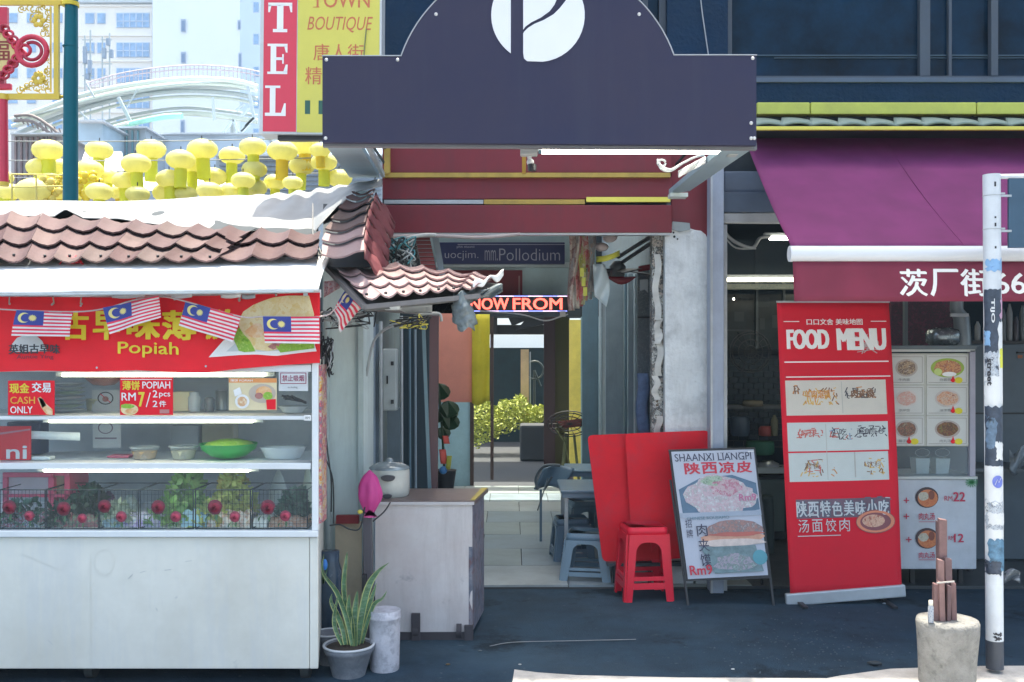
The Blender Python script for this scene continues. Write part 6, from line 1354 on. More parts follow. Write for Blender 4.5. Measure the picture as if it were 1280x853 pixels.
mb = MB(); mb.bar((gx(1055, 6.22), 6.24, .03), (gx(1043, 6.25), 6.25, gz(380, 6.2)), .016); mb.build('pole', galv, bnr)
for x in (1000, 1110): mb = MB(); mb.bar((gx(x, 6.1), 5.98, .012), (gx(x, 6.1), 6.3, .012), .03, .012); mb.build('foot', black, bnr)
pt = Print(None, (975.3, 378, 1083.7, 744), rb2); pt.lay = 2
pt.text('FOOD', 983, 412, 1024, 438, wp, .045, space=.95).text('MENU', 1031, 411, 1079, 440, wp, .045, space=.95)
pt.text('口口文舍 美味地图', 1003, 399, 1057, 407, wp, .02)
for a in ((981, 402, 996, 403), (1065, 402, 1080, 403), (980, 453, 1080, 454.5), (981, 472, 1081, 473.2)): pt.rect(*a, wp)
sk = mat('sketch_grey', (.45, .35, .36), .6)
for k in range(14): pt.line(1052 + random.uniform(-8, 14), 418 + random.uniform(0, 26), 1060 + random.uniform(-8, 14), 420 + random.uniform(0, 26), 1.0, sk)
pt.ring(1066, 430, 4, 5.5, sk)
pa1 = mat('paper_cream', (.58, .55, .50), .8, var=.06); pa2 = mat('paper_blue', (.52, .57, .57), .8, var=.06)
for a, m_ in (((980, 477, 1076, 521), pa1), ((980, 530, 1076, 566), pa2), ((980, 568, 1075, 604), pa2)): pt.rect(*a, m_)
inks = [mat('ink_orange', (.55, .22, .05), .6), mat('ink_brown', (.2, .1, .06), .6), mat('ink_black', (.06, .06, .08), .6), mat('ink_gold', (.6, .38, .1), .6), mat('ink_red2', (.5, .12, .1), .6)]
pt.up()
def scrib(x0, y0, x1, y1, cs, k):
    for _ in range(k):
        x = random.uniform(x0, x1); y = random.uniform(y0, y1)
        if random.random() < .5: pt.line(x, y, x + random.uniform(-3, 3), min(y1, y + random.uniform(3, 8)), 1.1, random.choice(cs))
        else: pt.line(x, y, min(x1, x + random.uniform(2, 6)), y + random.uniform(-1, 1), 1.1, random.choice(cs))
random.seed(14)
pt.text('羊肉泡馍', 998, 489, 1022, 500, inks[0], .02); pt.text('肉夹馍', 1042, 489, 1064, 500, inks[1], .03)
scrib(987, 483, 992, 494, [inks[0], inks[1]], 14); scrib(996, 486, 1028, 508, [inks[0], inks[3], inks[3], inks[1]], 60); scrib(1038, 486, 1066, 500, [inks[2], inks[1], inks[0]], 50)
for a in ((1033, 479, 1033.6, 519), (1016, 532, 1016.6, 602), (1042, 568, 1043.2, 600)): pt.rect(*a, mat('paper_line', (.4, .4, .38), .7))
pt.text('凉皮', 992, 539, 1008, 547, inks[4], .01); pt.text('小吃', 1021, 538, 1036, 547, inks[2], .01); pt.text('面食点心', 1046, 538, 1072, 546, inks[2], .01)
scrib(989, 537, 1013, 549, [inks[4]], 26); scrib(1018, 536, 1041, 552, [inks[2], inks[4], mat('ink_blue', (.2, .3, .45), .6)], 24); scrib(1044, 535, 1074, 549, [inks[2]], 28)
pt.text('套餐', 995, 580, 1009, 588, inks[1], .0); pt.text('饮料', 1054, 580, 1068, 588, inks[1], .0); scrib(992, 576, 1012, 598, [inks[3], inks[1], inks[4]], 28); scrib(1051, 576, 1071, 597, [inks[3], inks[1]], 26); scrib(1018, 580, 1023, 598, [inks[0]], 4)
wh2 = mat('print_silver', (.5, .54, .58), .5); dkp = mat('print_dark', (.08, .10, .15), .5)
pt.rect(985, 626, 1075, 650, mat('photo_dark', (.13, .08, .12), .5, var=.3)); pt.up()
for k, s_ in enumerate('陕西特色美味小吃'): pt.text(s_, 985.6 + 11.2 * k, 627.4 + (k % 2), 996 + 11.2 * k, 648.6, dkp, .05).up(1).text(s_, 985 + 11.2 * k, 628 + (k % 2), 995 + 11.2 * k, 648, wh2, .015)
for k, s_ in enumerate('汤面饺肉'): pt.text(s_, 986 + 13 * k, 651, 996 + 13 * k, 667, wh2, .0)
scrib(985, 625, 1076, 649, [wh2, dkp], 24)
pt.rect(985, 671, 1026, 672, wh2); orn = mat('bowl_outline', (.62, .22, .13), .5)
pt.ell(1060, 656, 19, 15, mat('photo_bg', (.2, .06, .08), .5), 24).up().ring(1060, 656, 15, 18.5, orn, asp=.75).ell(1058, 655, 11, 8, foodmat('noodle_print', [(.5, .15, .1), (.6, .4, .3), (.3, .06, .05)], 40), 18)
pt.build('print', sheet)

# ================================================================ POSTER A-BOARD
ab = thing('poster_stand', 'black framed poster board reading SHAANXI LIANGPI leaning on its stand', 'poster stand', (gx(900, 6.1), 6.1, 0))
q_ = [P(839, 565, 6.28), P(942, 562, 6.28), P(960, 719, 6.1), P(860, 724, 6.1)]
q2 = [P(836, 563, 6.285), P(944, 560, 6.285), P(963, 723, 6.105), P(857, 727, 6.105)]
MB().hexa(q2, [v + Vector((0, .02, .002)) for v in q2]).build('frame', black, ab)
MB().hexa([v + Vector((0, -.003, 0)) for v in q_], [v + Vector((0, .005, 0)) for v in q_]).build('board', mat('poster_paper', (.42, .46, .56), .4, var=.05), ab)
for x0, y0, Y0, x1, dy in ((838, 600, 6.25, 861, 0), (948, 600, 6.25, 968, 0)):
    mb = MB(); mb.bar(P(x0, y0, Y0 + .03), (gx(x1, 6.06), 6.08, .0), .014); mb.build('leg', black, ab)
for x in (870, 955): mb = MB(); mb.bar(P(x - 10, 575, 6.31), (gx(x, 6.5), 6.55, 0), .014); mb.build('leg', black, ab)
q3 = [v + Vector((0, -.004, 0)) for v in q_]
pt = Print(q3, (0, 0, 100, 155)); ink = mat('poster_ink', (.04, .045, .09), .5); prd = mat('poster_red', (.5, .03, .06), .5)
# capital letters with small serifs
pt.text('SHAANXI LIANGPI', 3, 3, 96, 12.5, ink, .012)
for x in (13, 18, 38, 44.5, 54.5, 58.5, 61, 68, 80.5, 86): pt.rect(x, 3, x + 2.4, 3.5, ink).rect(x, 12, x + 2.4, 12.5, ink)
for k, s_ in enumerate('陕西凉皮'): pt.text(s_, 13 + 21 * k, 14, 32 + 21 * k, 29, prd, .04)
bl = mat('plate_blue', (.08, .15, .24), .4, var=.2, vs=12)
pt.poly([(3, 47), (30, 34), (70, 31), (98, 42), (99, 75), (60, 80), (4, 76)], bl).up()
nd = foodmat('noodle_photo', [(.55, .56, .6), (.42, .44, .48), (.5, .35, .42), (.3, .34, .36), (.6, .6, .64)], 38)
pt.ell(53, 58, 43, 22, nd, 30, .12).up(); pt.ell(52, 44, 26, 14, nd, 22, .15).up()
pt.ell(60, 46, 20, 11, foodmat('noodle_pink', [(.5, .25, .36), (.45, .4, .42), (.4, .12, .2), (.55, .5, .55)], 44), 18, .2).ell(45, 38, 13, 7, foodmat('cucumber', [(.2, .32, .2), (.35, .45, .38), (.12, .2, .14)], 44), 12, .25).up()
pt.text('Rm9', 75, 55, 96, 64, mat('poster_pink', (.5, .15, .3), .5), .02)
pt.rect(0, 76, 100, 82, mat('poster_mid', (.30, .36, .46), .5)).up().text('CHINESE ROUJIAMO', 8, 81, 60, 86, mat('poster_teal', (.15, .25, .33), .5), .01)
pt.ell(64, 100, 35, 14, foodmat('meat', [(.28, .22, .24), (.35, .18, .16), (.16, .16, .18), (.42, .34, .34)], 42), 24, .05).up()
pt.ell(62, 108, 40, 6, mat('bun_peach', (.55, .30, .22), .5, var=.25, vs=18), 24, .05).up().ell(60, 114, 42, 4.5, mat('bun_light', (.58, .50, .48), .5, var=.2, vs=18), 24, .08).up().ell(66, 104, 32, 2.6, mat('bun_red', (.42, .12, .1), .5), 20, .15)
pt.poly([(20, 118), (88, 118), (95, 150), (34, 150)], mat('bun_board', (.14, .22, .25), .5, var=.35, vs=18)).up().ell(60, 138, 26, 10, foodmat('salad', [(.2, .28, .26), (.35, .3, .4), (.14, .2, .2), (.3, .38, .4)], 40), 18, .2)
for k, s_ in enumerate('肉夹馍'): pt.text(s_, 18, 90 + 18 * k, 31, 105 + 18 * k, ink, .01)
for k, s_ in enumerate('招牌'): pt.text(s_, 5, 84 + 12 * k, 13, 94 + 12 * k, ink, .0)
pt.ell(92, 133, 9, 9, mat('poster_cyan', (.08, .3, .38), .5), 18).up().text('Rm9', 3, 139, 31, 151, prd, .03).rect(92, 2, 99, 3, wp)
pt.build('print', ab)

# ================================================================ RED BOARDS, STOOLS, TABLES
rbm = mat('red_board', (.66, .014, .03), .7, spec=.25, var=.12, vs=2.5, dirt=.15, dcol=(.2, .02, .05))
stains(rbm, (.42, .05, .07), 3, .5, .7, .6, loc=2.); stains(rbm, (.5, .25, .26), 40, .68, .74, .5, loc=5.)
def redboard(label, tl, tr, br, bl, Yt, Yb2, rd=6):
    t = [P(*tl, Yt), P(*tr, Yt), P(*br, Yb2), P(*bl, Yb2)]; n = qn(t)
    mb = MB(); pts = []
    for k, c in enumerate(t):
        a = (t[k - 1] - c).normalized(); b = (t[(k + 1) % 4] - c).normalized(); r = .035
        for s_ in range(5): f_ = s_ / 4; pts.append(c + a * r * (1 - f_) ** 2 + b * r * f_ ** 2)
    m_ = len(pts); mb.add(pts + [p - n * .025 for p in pts], [tuple(range(m_)), tuple(range(m_, 2 * m_))[::-1]] + [(i, (i + 1) % m_, m_ + (i + 1) % m_, m_ + i) for i in range(m_)])
    return props(mb.build('table_board', rbm, bevel=.003), label, 'table top')
redboard('red table top leaning at the left edge of the alley mouth behind the other board', (735, 545), (835, 541), (842, 700), (754, 702), 6.54, 6.50)
redboard('red table top leaning in front against the white pillar behind the red stool', (782, 543), (887, 539), (893, 696), (792, 700), 6.48, 6.455)
def stool(name, label, x, ybase, ytop, m_, wt=.15, wb=.19, rz=.0, grp=None):
    Y = F * EYE / (ybase - CY); h = gz(ytop, Y); t = thing(name, label, 'stool', (gx(x, Y), Y, 0), grp)
    c, s_ = math.cos(rz), math.sin(rz)
    def W(a, b, z): return Vector((gx(x, Y) + a * c - b * s_, Y + .135 + a * s_ + b * c, z))
    mb = MB(); n = 24
    def rr(wd, z, r=.035):
        out = []
        for k in range(4):
            sx, sy = ((1, 1), (-1, 1), (-1, -1), (1, -1))[k]
            for i in range(6):
                a = R(90 * k + 18 * i); out.append(W(sx * (wd - r) + r * math.cos(a), sy * (wd - r) + r * math.sin(a), z))
        return out
    L = [rr(wt - .012, h), rr(wt, h - .008), rr(wt + .004, h - .05), rr(wt - .004, h - .05), rr(wt - .01, h - .012)]
    vs = sum(L, []); fs = [(i * n + j, i * n + (j + 1) % n, (i + 1) * n + (j + 1) % n, (i + 1) * n + j) for i in range(4) for j in range(n)] + [tuple(range(n))]
    mb.add(vs, fs, True); mb.build('seat', m_, t)
    # tapered apron faces with an arched opening
    for k in range(4):
        a = k * math.pi / 2; ca_, sa_ = math.cos(a), math.sin(a)
        def F_(u, z):     # u -1..1 across, on leaning face
            q = wt + (wb - wt) * (h - z) / h; x_, y_ = u * (q - .0), -q; return W(x_ * ca_ - y_ * sa_, x_ * sa_ + y_ * ca_, z)
        mb = MB(); N_ = 10; th = .58; zc = h * .80; zl = h * .34
        top_ = h - .045; 
        def arch(i): u = -th + 2 * th * i / N_; return u, zc - .10 * h * (abs(u) / th) ** 4 - .0
        for i in range(N_):
            (u0, z0), (u1, z1) = arch(i), arch(i + 1); mb.add([F_(u0, top_), F_(u1, top_), F_(u1, z1), F_(u0, z0)], [(0, 1, 2, 3)])
        for sg in (-1, 1):
            mb.add([F_(sg * .93, top_), F_(sg * th, top_), F_(sg * th, arch(0)[1]), F_(sg * .64, zl), F_(sg * .72, .0), F_(sg * .97, .0)], [(0, 1, 2, 3, 4, 5)])
        mb.add([F_(-.66, zl), F_(.66, zl), F_(.68, zl - .055 * h), F_(-.68, zl - .055 * h)], [(0, 1, 2, 3)]); mb.add([F_(-.66, zl - .085 * h), F_(.66, zl - .085 * h), F_(.66, zl - .17 * h), F_(-.66, zl - .17 * h)], [(0, 1, 2, 3)])
        mb.build('side', m_, t, solid=.012)
    return t
stool('plastic_stool', 'red plastic stool standing in front of the red table tops', 808, 752, 660, mat('red_plastic', (.70, .02, .05), .35, var=.06, spec=.3), .128, .153, R(6))
bp = mat('blue_plastic', (.16, .25, .33), .35, var=.1); bp2 = mat('blue_plastic_dark', (.13, .21, .29), .35, var=.1)
stool('plastic_stool', 'blue grey plastic stool nearest the red boards on the alley floor', 736, 731, 668, bp, .13, .17, R(-10), 'blue grey plastic stools in the alley')
stool('plastic_stool', 'blue grey plastic stool behind, under the edge of the table', 716, 706, 650, bp2, .12, .15, R(5), 'blue grey plastic stools in the alley')
stool('plastic_stool', 'light blue plastic stool farthest in, below the table top', 731, 690, 628, bp, .12, .15, R(12), 'blue grey plastic stools in the alley')
def table(label, x0, x1, y, Y, dep, m_):
    z = gz(y, Y); t = thing('table', label, 'table', (gx((x0 + x1) / 2, Y), Y, .014))
    MB().box(gx(x0, Y), gx(x1, Y), Y, Y + dep, z - .022, z).build('tabletop', m_, t, bevel=.008)
    MB().box(gx(x0, Y) + .01, gx(x1, Y) - .01, Y + .01, Y + dep - .01, z - .055, z - .022).build('apron', bp2, t)
    for a in (gx(x0, Y) + .04, gx(x1, Y) - .04):
        for b in (Y + .04, Y + dep - .05): mb = MB(); mb.bar((a, b, .014), (a, b, z - .05), .026); mb.build('leg', galv if a < 0.5 else bp2, t)
table('near blue grey table with its top edge in front of the red board', 701, 790, 613, 7.0, .6, bp)
table('far blue grey table behind the near one in the alley', 709, 800, 588, 8.2, .5, bp)
stk_ = thing('folded_chair', 'grey folding chair with curved back beside the tables in the alley', 'chair', (gx(688, 8.0), 8.0, .014))
Y = 8.0; mb = MB()
def cb(u, v): return P(668 + 12 * (1 - v) + 38 * u * (1 - .1 * v), 586 + 26 * v - 4 * math.sin(u * 3.1), Y + .1 * math.sin(u * 3.1))
mb.grid(cb, 10, 6); mb.build('backrest', bp, stk_, solid=.015)
mb = MB(); mb.tube(curve([P(672, 612, Y - .05), P(670, 598, Y), P(680, 583, Y), P(700, 582, Y)]), .012, 7); mb.tube([P(685, 598, Y - .1), P(672, 638, Y - .3)], .006, 6); mb.tube([P(690, 596, Y - .1), P(680, 613, Y - .1)], .01, 6); mb.build('frame', mat('chair_frame', (.1, .13, .15), .4), stk_)
mb = MB(); mb.bar(P(676, 612, Y), (gx(676, Y), Y, .014), .02); mb.bar(P(706, 612, Y), (gx(706, Y), Y, .014), .02); mb.build('leg', bp2, stk_)

rk = thing('board_rest', 'dark steel rest holding the two red table tops off the ground', 'stand', (gx(820, 6.62), 6.62, 0))
for x in (768, 812, 868): mb = MB(); mb.bar((gx(x, 6.56), 6.56, .012), (gx(x, 6.56), 6.56, gz(700, 6.5)), .022); mb.build('leg', mat('rest_steel', (.03, .045, .06), .5), rk)
mb = MB(); mb.box(gx(758, 6.5), gx(884, 6.5), 6.44, 6.52, gz(703, 6.47) - .02, gz(703, 6.47)); mb.build('ledge', mat('rest_steel', (.03, .045, .06), .5), rk)

# ================================================================ BOLLARD, POLE
Yo = 4.62; bxc = gx(1184, Yo)
bo_ = thing('concrete_bollard', 'rough pale concrete drum standing on the kerb beside the pole', 'bollard', (bxc, Yo, 0))
hb = gz(774, Yo) ; rb_ = 38 / F * Yo
mb = MB(); mb.lathe([(rb_ * .86, -.02), (rb_ * .9, hb * .4), (rb_ * .97, hb * .8), (rb_ * .99, hb * .95), (rb_ * .95, hb), (rb_ * .8, hb + .003), (0, hb + .004)], (bxc, Yo, 0), 44, wob=.035); mb.build('drum', mat('old_concrete', (.22, .215, .205), .95, var=.3, vs=14, bump=1., bs=90, dirt=.5, dcol=(.36, .35, .33), ds=7), bo_)
stains(MC['old_concrete'], (.08, .08, .075), 18, .55, .66, .6, loc=2.); stains(MC['old_concrete'], (.34, .33, .31), 6, .5, .7, .5, loc=5.)
wd = thing('wood_scraps', 'bundle of brown timber offcuts standing upright on the concrete bollard', 'timber', (bxc, Yo, hb))
wm = [mat('wood%d' % k, c, .7, var=.25, vs=12, bump=.3, bs=40) for k, c in enumerate([(.16, .09, .09), (.20, .115, .11), (.12, .07, .075)])]
for k, (x0, x1, y0, y1, dY) in enumerate(((1174, 1184, 649, 766, .0), (1173, 1181, 700, 768, -.03), (1183, 1191.5, 698, 768, -.025), (1167, 1174, 730, 769, -.05), (1175, 1182, 728, 771, -.06), (1184, 1189, 732, 771, -.055), (1190, 1196.5, 728, 768, -.04), (1179, 1186, 710, 766, .03), (1173, 1178, 652, 700, .015))):
    Y = Yo - .0 + dY; z0 = hb + .004; mb = MB(); lean = random.uniform(-.006, .006)
    a, b = gx(x0, Y), gx(x1, Y); mb.hexa([(a, Y, z0), (b, Y, z0), (b, Y + .022, z0), (a, Y + .022, z0)], [(a + lean, Y, gz(y0, Y)), (b + lean, Y, gz(y0, Y) - .006), (b + lean, Y + .022, gz(y0, Y) - .004), (a + lean, Y + .022, gz(y0, Y) + .004)]); mb.build('plank', wm[k % 3], wd, bevel=.002)
mb = MB(); Y = Yo - .03; mb.bar(P(1171, 729, Y - .04), P(1193, 727, Y - .03), .006, .006); mb.build('cord', mat('cord_grey', (.4, .38, .36), .8), wd)
btl = thing('small_bottle', 'small dark bottle with white cap on the bollard left of the timber', 'bottle', (gx(1163.5, 4.55), 4.55, hb))
c = (gx(1163.5, 4.55), 4.55, hb + .004); mb = MB(); mb.lathe([(.012, 0), (.0125, .005), (.0125, .07), (.008, .078)], c, 14); mb.build('body', foodmat('bottle_label', [(.05, .08, .15), (.4, .42, .45), (.06, .1, .2)], 70), btl)
mb = MB(); mb.lathe([(.0095, .078), (.0095, .10), (0, .101)], c, 12); mb.build('cap', mat('cap_cream', (.6, .57, .48), .5), btl)
# pole
Yp_ = 4.78; px = gx(1241.5, Yp_); rp_ = 10.4 / F * Yp_
pole = thing('street_pole', 'white street pole plastered with torn stickers and a black foot', 'pole', (px, Yp_, .03))
def pz(y): return gz(y, Yp_)
tx = .0 
def px_at(y): return gx(1239.5 + (y - 220) * 4 / 620, Yp_)
mb = MB(); mb.tube([(px_at(846), Yp_, .03), (px_at(800), Yp_, pz(800))], rp_ * 1.0, 24); mb.build('foot', mat('pole_foot', (.045, .055, .075), .5, dirt=.3), pole)
mb = MB(); mb.tube([(px_at(800), Yp_, pz(800)), (px_at(500), Yp_, pz(500)), (px_at(220), Yp_, pz(218.5))], rp_, 24); mb.build('shaft', mat('pole_white', (.56, .60, .65), .45, dirt=.35, dcol=(.3, .32, .35), ds=8), pole)
# wraps of stickers: curved patches on the shaft
def patch(y0, y1, a0, a1, m_, off=.0012, jag=.0, nm='sticker'):
    mb = MB(); n = 12; m2 = 8; ph = random.random() * 9
    def g(u, v):
        y = y0 + (y1 - y0) * v; e = jag * noise.noise(Vector((v * 7 + ph, u, ph))) ; a = R(a0 + (a1 - a0) * u + e * 90)
        yy = y + jag * 14 * noise.noise(Vector((u * 6, v * 3, ph + 3)))
        return Vector((px_at(yy) + (rp_ + off) * math.sin(a), Yp_ - (rp_ + off) * math.cos(a), pz(yy)))
    mb.grid(g, n, m2); return mb.build(nm, m_, pole)
dkb = mat('sticker_dark', (.035, .05, .08), .5, var=.4, vs=40); wtk = mat('sticker_white', (.6, .62, .64), .5, var=.1); skb = mat('sticker_blue', (.2, .38, .62), .5); pnk = mat('sticker_pink', (.5, .3, .42), .5); grk = foodmat('torn_graphic', [(.5, .53, .56), (.1, .13, .18), (.55, .57, .6), (.25, .33, .42), (.45, .46, .5), (.05, .07, .1)], 75, .6)
ylk = mat('sticker_yellow', (.6, .6, .06), .5); vbl = mat('sticker_violet', (.12, .16, .5), .5)
patch(325, 340, -70, 60, skb, .0012, .3); patch(362, 470, -88, 40, dkb, .0013, .12); patch(374, 398, 30, 85, pnk, .002, .2); patch(403, 480, 10, 88, wtk, .0022, .15)
patch(440, 500, -88, 20, grk, .0018, .3); patch(436, 460, 20, 85, ylk, .003, .1); patch(470, 506, -85, 85, wtk, .0026, .2); patch(508, 582, -88, 60, dkb, .0014, .2); patch(520, 560, -70, -10, mat('sticker_slate', (.1, .16, .24), .6, var=.4, vs=40), .002, .3); patch(552, 574, -10, 50, wtk, .0024, .2)
patch(582, 690, -88, 88, wtk, .0020, .08); patch(625, 660, -80, 85, grk, .0030, .3); patch(640, 655, -60, 60, wtk, .004, .2); patch(672, 714, -60, 85, mat('sticker_teal', (.08, .18, .28), .5, var=.5, vs=40), .0034, .3); patch(700, 716, -88, 20, dkb, .0042, .3); patch(414, 432, -85, -40, skb, .002, .2)
def on_pole(y, a, off=.004): return Vector((px_at(y) + (rp_ + off) * math.sin(R(a)), Yp_ - (rp_ + off) * math.cos(R(a)), pz(y)))
mb = MB(); mb.m(vbl); k = 20; mb.add([on_pole(601, 0, .005)] + [on_pole(601 + 8 * math.sin(i * 2 * math.pi / k), 34 * math.cos(i * 2 * math.pi / k), .005) for i in range(k)], [(0, 1 + i, 1 + (i + 1) % k) for i in range(k)]); mb.m(wtk); mb.tube([on_pole(601 + 8 * math.sin(i * 2 * math.pi / k), 34 * math.cos(i * 2 * math.pi / k), .005) for i in range(k + 1)], .0008, 4); mb.tube([on_pole(605, -18, .006), on_pole(598, -4, .006), on_pole(602, 4, .006), on_pole(596, 20, .006)], .0012, 4); mb.build('round_sticker', None, pole)
vs, fs = text2d('TIJO', .03); mb = MB(); mb.add([on_pole(374 + 30 * a, 0 - 26 + 26 * (1 - b) - 12, .0035) for a, b in vs], fs); mb.build('lettering', wtk, pole)
vs, fs = text2d('street', .03); mb = MB(); mb.add([on_pole(448 + 34 * a, -60 + 30 * (1 - b), .0045) for a, b in vs], fs); mb.build('lettering', M_black_print, pole)
for y in (245, 287): mb = MB(); mb.tube([on_pole(y, a, .001) for a in range(-180, 181, 20)], .0018, 4, False); mb.build('strap', galv, pole)
for y in (229, 233, 272, 280, 309): patch(y, y + random.uniform(2, 5), -10, 2, M_black_print, .0015, 0, 'mark')
for y in (792, 797): patch(y - 3, y, random.uniform(-40, 0), 20, M_black_print, .0015, .2, 'mark')
sgp = thing('street_sign', 'dark blue sign plate on a white arm fixed to the sticker covered pole', 'sign', (gx(1275, 4.78), 4.78, gz(310, 4.78)))
mb = MB(); mb.tube([P(1249, 221, 4.78), P(1400, 219, 4.78)], .012, 12); mb.build('arm', mat('pole_white', (.56, .60, .65), .45), sgp)
for y in (245, 289): mb = MB(); mb.bar(P(1249, y, 4.77), P(1264, y, 4.77), .01); mb.bar(P(1249, y - 3, 4.77), P(1256, y - 3, 4.77), .008); mb.build('clamp', galv, sgp)
MB().pbox(1261, 223, 1390, 310, 4.77, .015).build('plate', mat('plate_navy', (.03, .075, .13), .4, var=.15), sgp, bevel=.002)
mb = MB(); mb.grid(lambda u, v: P(1255 + 20 * u, 716 + 14 * v - 5 * math.sin(3 * u), 5.4 + .04 * math.sin(u * 7 + v * 6)), 10, 8)
props(mb.build('litter_bag', mat('litter', (.22, .24, .26), .4, var=.5, vs=30), solid=.004), 'small crumpled clear bag caught right of the pole near its foot', 'bag')

# ================================================================ HOTEL SIGN
YH = 6.1
hs = thing('hotel_sign', 'vertical red and yellow hotel sign with letters TEL and TOWN BOUTIQUE', 'sign', P(400, 172, YH))
MB().hexa([P(326.5, -90, YH), P(478, -90, YH), P(476, 169, YH), P(324, 167, YH)], [v + Vector((0, .16, 0)) for v in (P(326.5, -90, YH), P(478, -90, YH), P(476, 169, YH), P(324, 167, YH))]).build('case', mat('sign_edge', (.55, .58, .6), .4), hs)
qh = [P(326.5, -90, YH), P(478, -90, YH), P(476, 169, YH), P(324, 167, YH)]; pt = Print(qh, (325, -90, 477, 168))
hr_ = mat('hotel_red', (.66, .04, .08), .4, var=.05); hy = mat('hotel_yellow', (.62, .56, .10), .4, var=.05); ho = mat('hotel_orange', (.55, .14, .06), .4)
pt.rect(329.5, -88, 371, 165.5, hr_).rect(372, -88, 474.5, 166, hy).up()
def bxs(*rs):
    for r in rs: pt.rect(*r, wp)
def Tser(x, y):
    bxs((x + 11, y + 3, x + 19, y + 34), (x, y, x + 30, y + 4), (x + 6, y + 33, x + 24, y + 37)); pt.poly([(x, y + 3), (x + 4, y + 3), (x + 2, y + 12), (x, y + 12)], wp).poly([(x + 26, y + 3), (x + 30, y + 3), (x + 30, y + 12), (x + 28, y + 12)], wp)
def Eser(x, y): bxs((x + 4, y, x + 11, y + 38), (x, y, x + 4.2, y + 3), (x, y + 35, x + 4.2, y + 38), (x + 10.8, y, x + 25, y + 3.5), (x + 10.8, y + 34.5, x + 25, y + 38), (x + 10.8, y + 17, x + 19, y + 20.5)); pt.poly([(x + 21, y + 3), (x + 25, y + 3), (x + 25, y + 11), (x + 23, y + 11)], wp).poly([(x + 23, y + 26), (x + 25.5, y + 26), (x + 25, y + 35), (x + 20, y + 35)], wp).rect(x + 18.5, y + 13, x + 20.5, y + 25, wp)
def Lser(x, y): bxs((x + 6, y + 2.5, x + 13, y + 34), (x, y, x + 19, y + 3), (x, y + 34, x + 26, y + 38)); pt.poly([(x + 20, y + 34.1), (x + 24, y + 22), (x + 26, y + 22), (x + 26, y + 34.1)], wp)
Tser(335, 4); Eser(334.5, 55.5); Lser(332, 108)
pt.text('O', 334, -48, 364, -10, wp, .06)
pt.text('TOWN', 390, -10, 462, 10, ho, .01).text('BOUTIQUE', 384, 21, 466, 41, ho, 0, .25)
for x, y, w_ in ((391, 8.8, 8), (444, -10.5, 6), (455, -10.5, 6)): pt.rect(x, y, x + w_, y + 1, ho)
pt.text('唐人街', 392, 55, 455, 76, ho, .005).text('精品酒店', 382, 84, 468, 106, ho, .005)
for x in (382, 399, 416, 433): pt.rect(x, 126, x + 6.5, 143, mat('hotel_green', (.02, .10, .07), .4))
pt.build('print', hs)
MB().pbox(347, 169.5, 478, 175, YH + .04, .06).build('bracket', black, hs)
MB().box(gx(470, YH), XL + .03, YH + .05, 6.62, gz(172, YH), gz(169.5, YH)).build('bracket_arm', black, hs)
mb = MB(); mb.tube(curve([P(458, 36, YH - .01), P(456, 55, YH - .01), P(455, 70, YH - .01)]), .004, 4); props(mb.build('chain', mat('chain', (.2, .22, .1), .6)), 'short dark chain dangling over the yellow half of the hotel sign', 'chain')
# ================================================================ STREET LANTERNS, POLE WITH NEW YEAR PANEL
ll = clothmat('lantern_yellow', (.84, .81, .34), .5, .4); tg = clothmat('tassel_green', (.74, .78, .08), .6, .4); to = clothmat('tassel_orange', (.84, .66, .06), .6, .5)
lans = [(60, 188, 34, 0, 26), (50, 210, 30, 0, 16), (73, 209, 28, 0, 18), (45, 240, 42, 0, 8), (64, 228, 30, 1, 20), (124, 188, 32, 0, 24), (112, 212, 30, 0, 20), (134, 221, 26, 0, 14), (95, 240, 26, 0, 8), (78, 242, 24, 1, 8),
        (189, 187, 34, 0, 30), (170, 205, 30, 0, 24), (156, 226, 28, 0, 20), (150, 241, 26, 1, 8), (226, 200, 32, 0, 26), (212, 224, 32, 0, 20), (210, 241, 34, 0, 8),
        (253, 187, 34, 0, 28), (240, 206, 28, 0, 24), (268, 221, 30, 0, 22), (262, 239, 28, 1, 10), (290, 195, 30, 0, 30), (316, 184, 32, 0, 34), (318, 212, 28, 0, 22), (316, 235, 32, 0, 8),
        (353, 189, 34, 1, 24), (381, 182, 34, 1, 22), (377, 208, 30, 0, 20), (366, 229, 22, 0, 18), (405, 203, 32, 0, 20), (424, 223, 30, 0, 14), (12, 240, 26, 0, 6), (2, 222, 26, 0, 22), (124, 240, 28, 0, 8), (172, 243, 26, 0, 6), (232, 243, 26, 0, 6), (304, 226, 26, 0, 16), (290, 240, 28, 0, 6), (344, 228, 24, 0, 10), (400, 188, 24, 1, 14)]
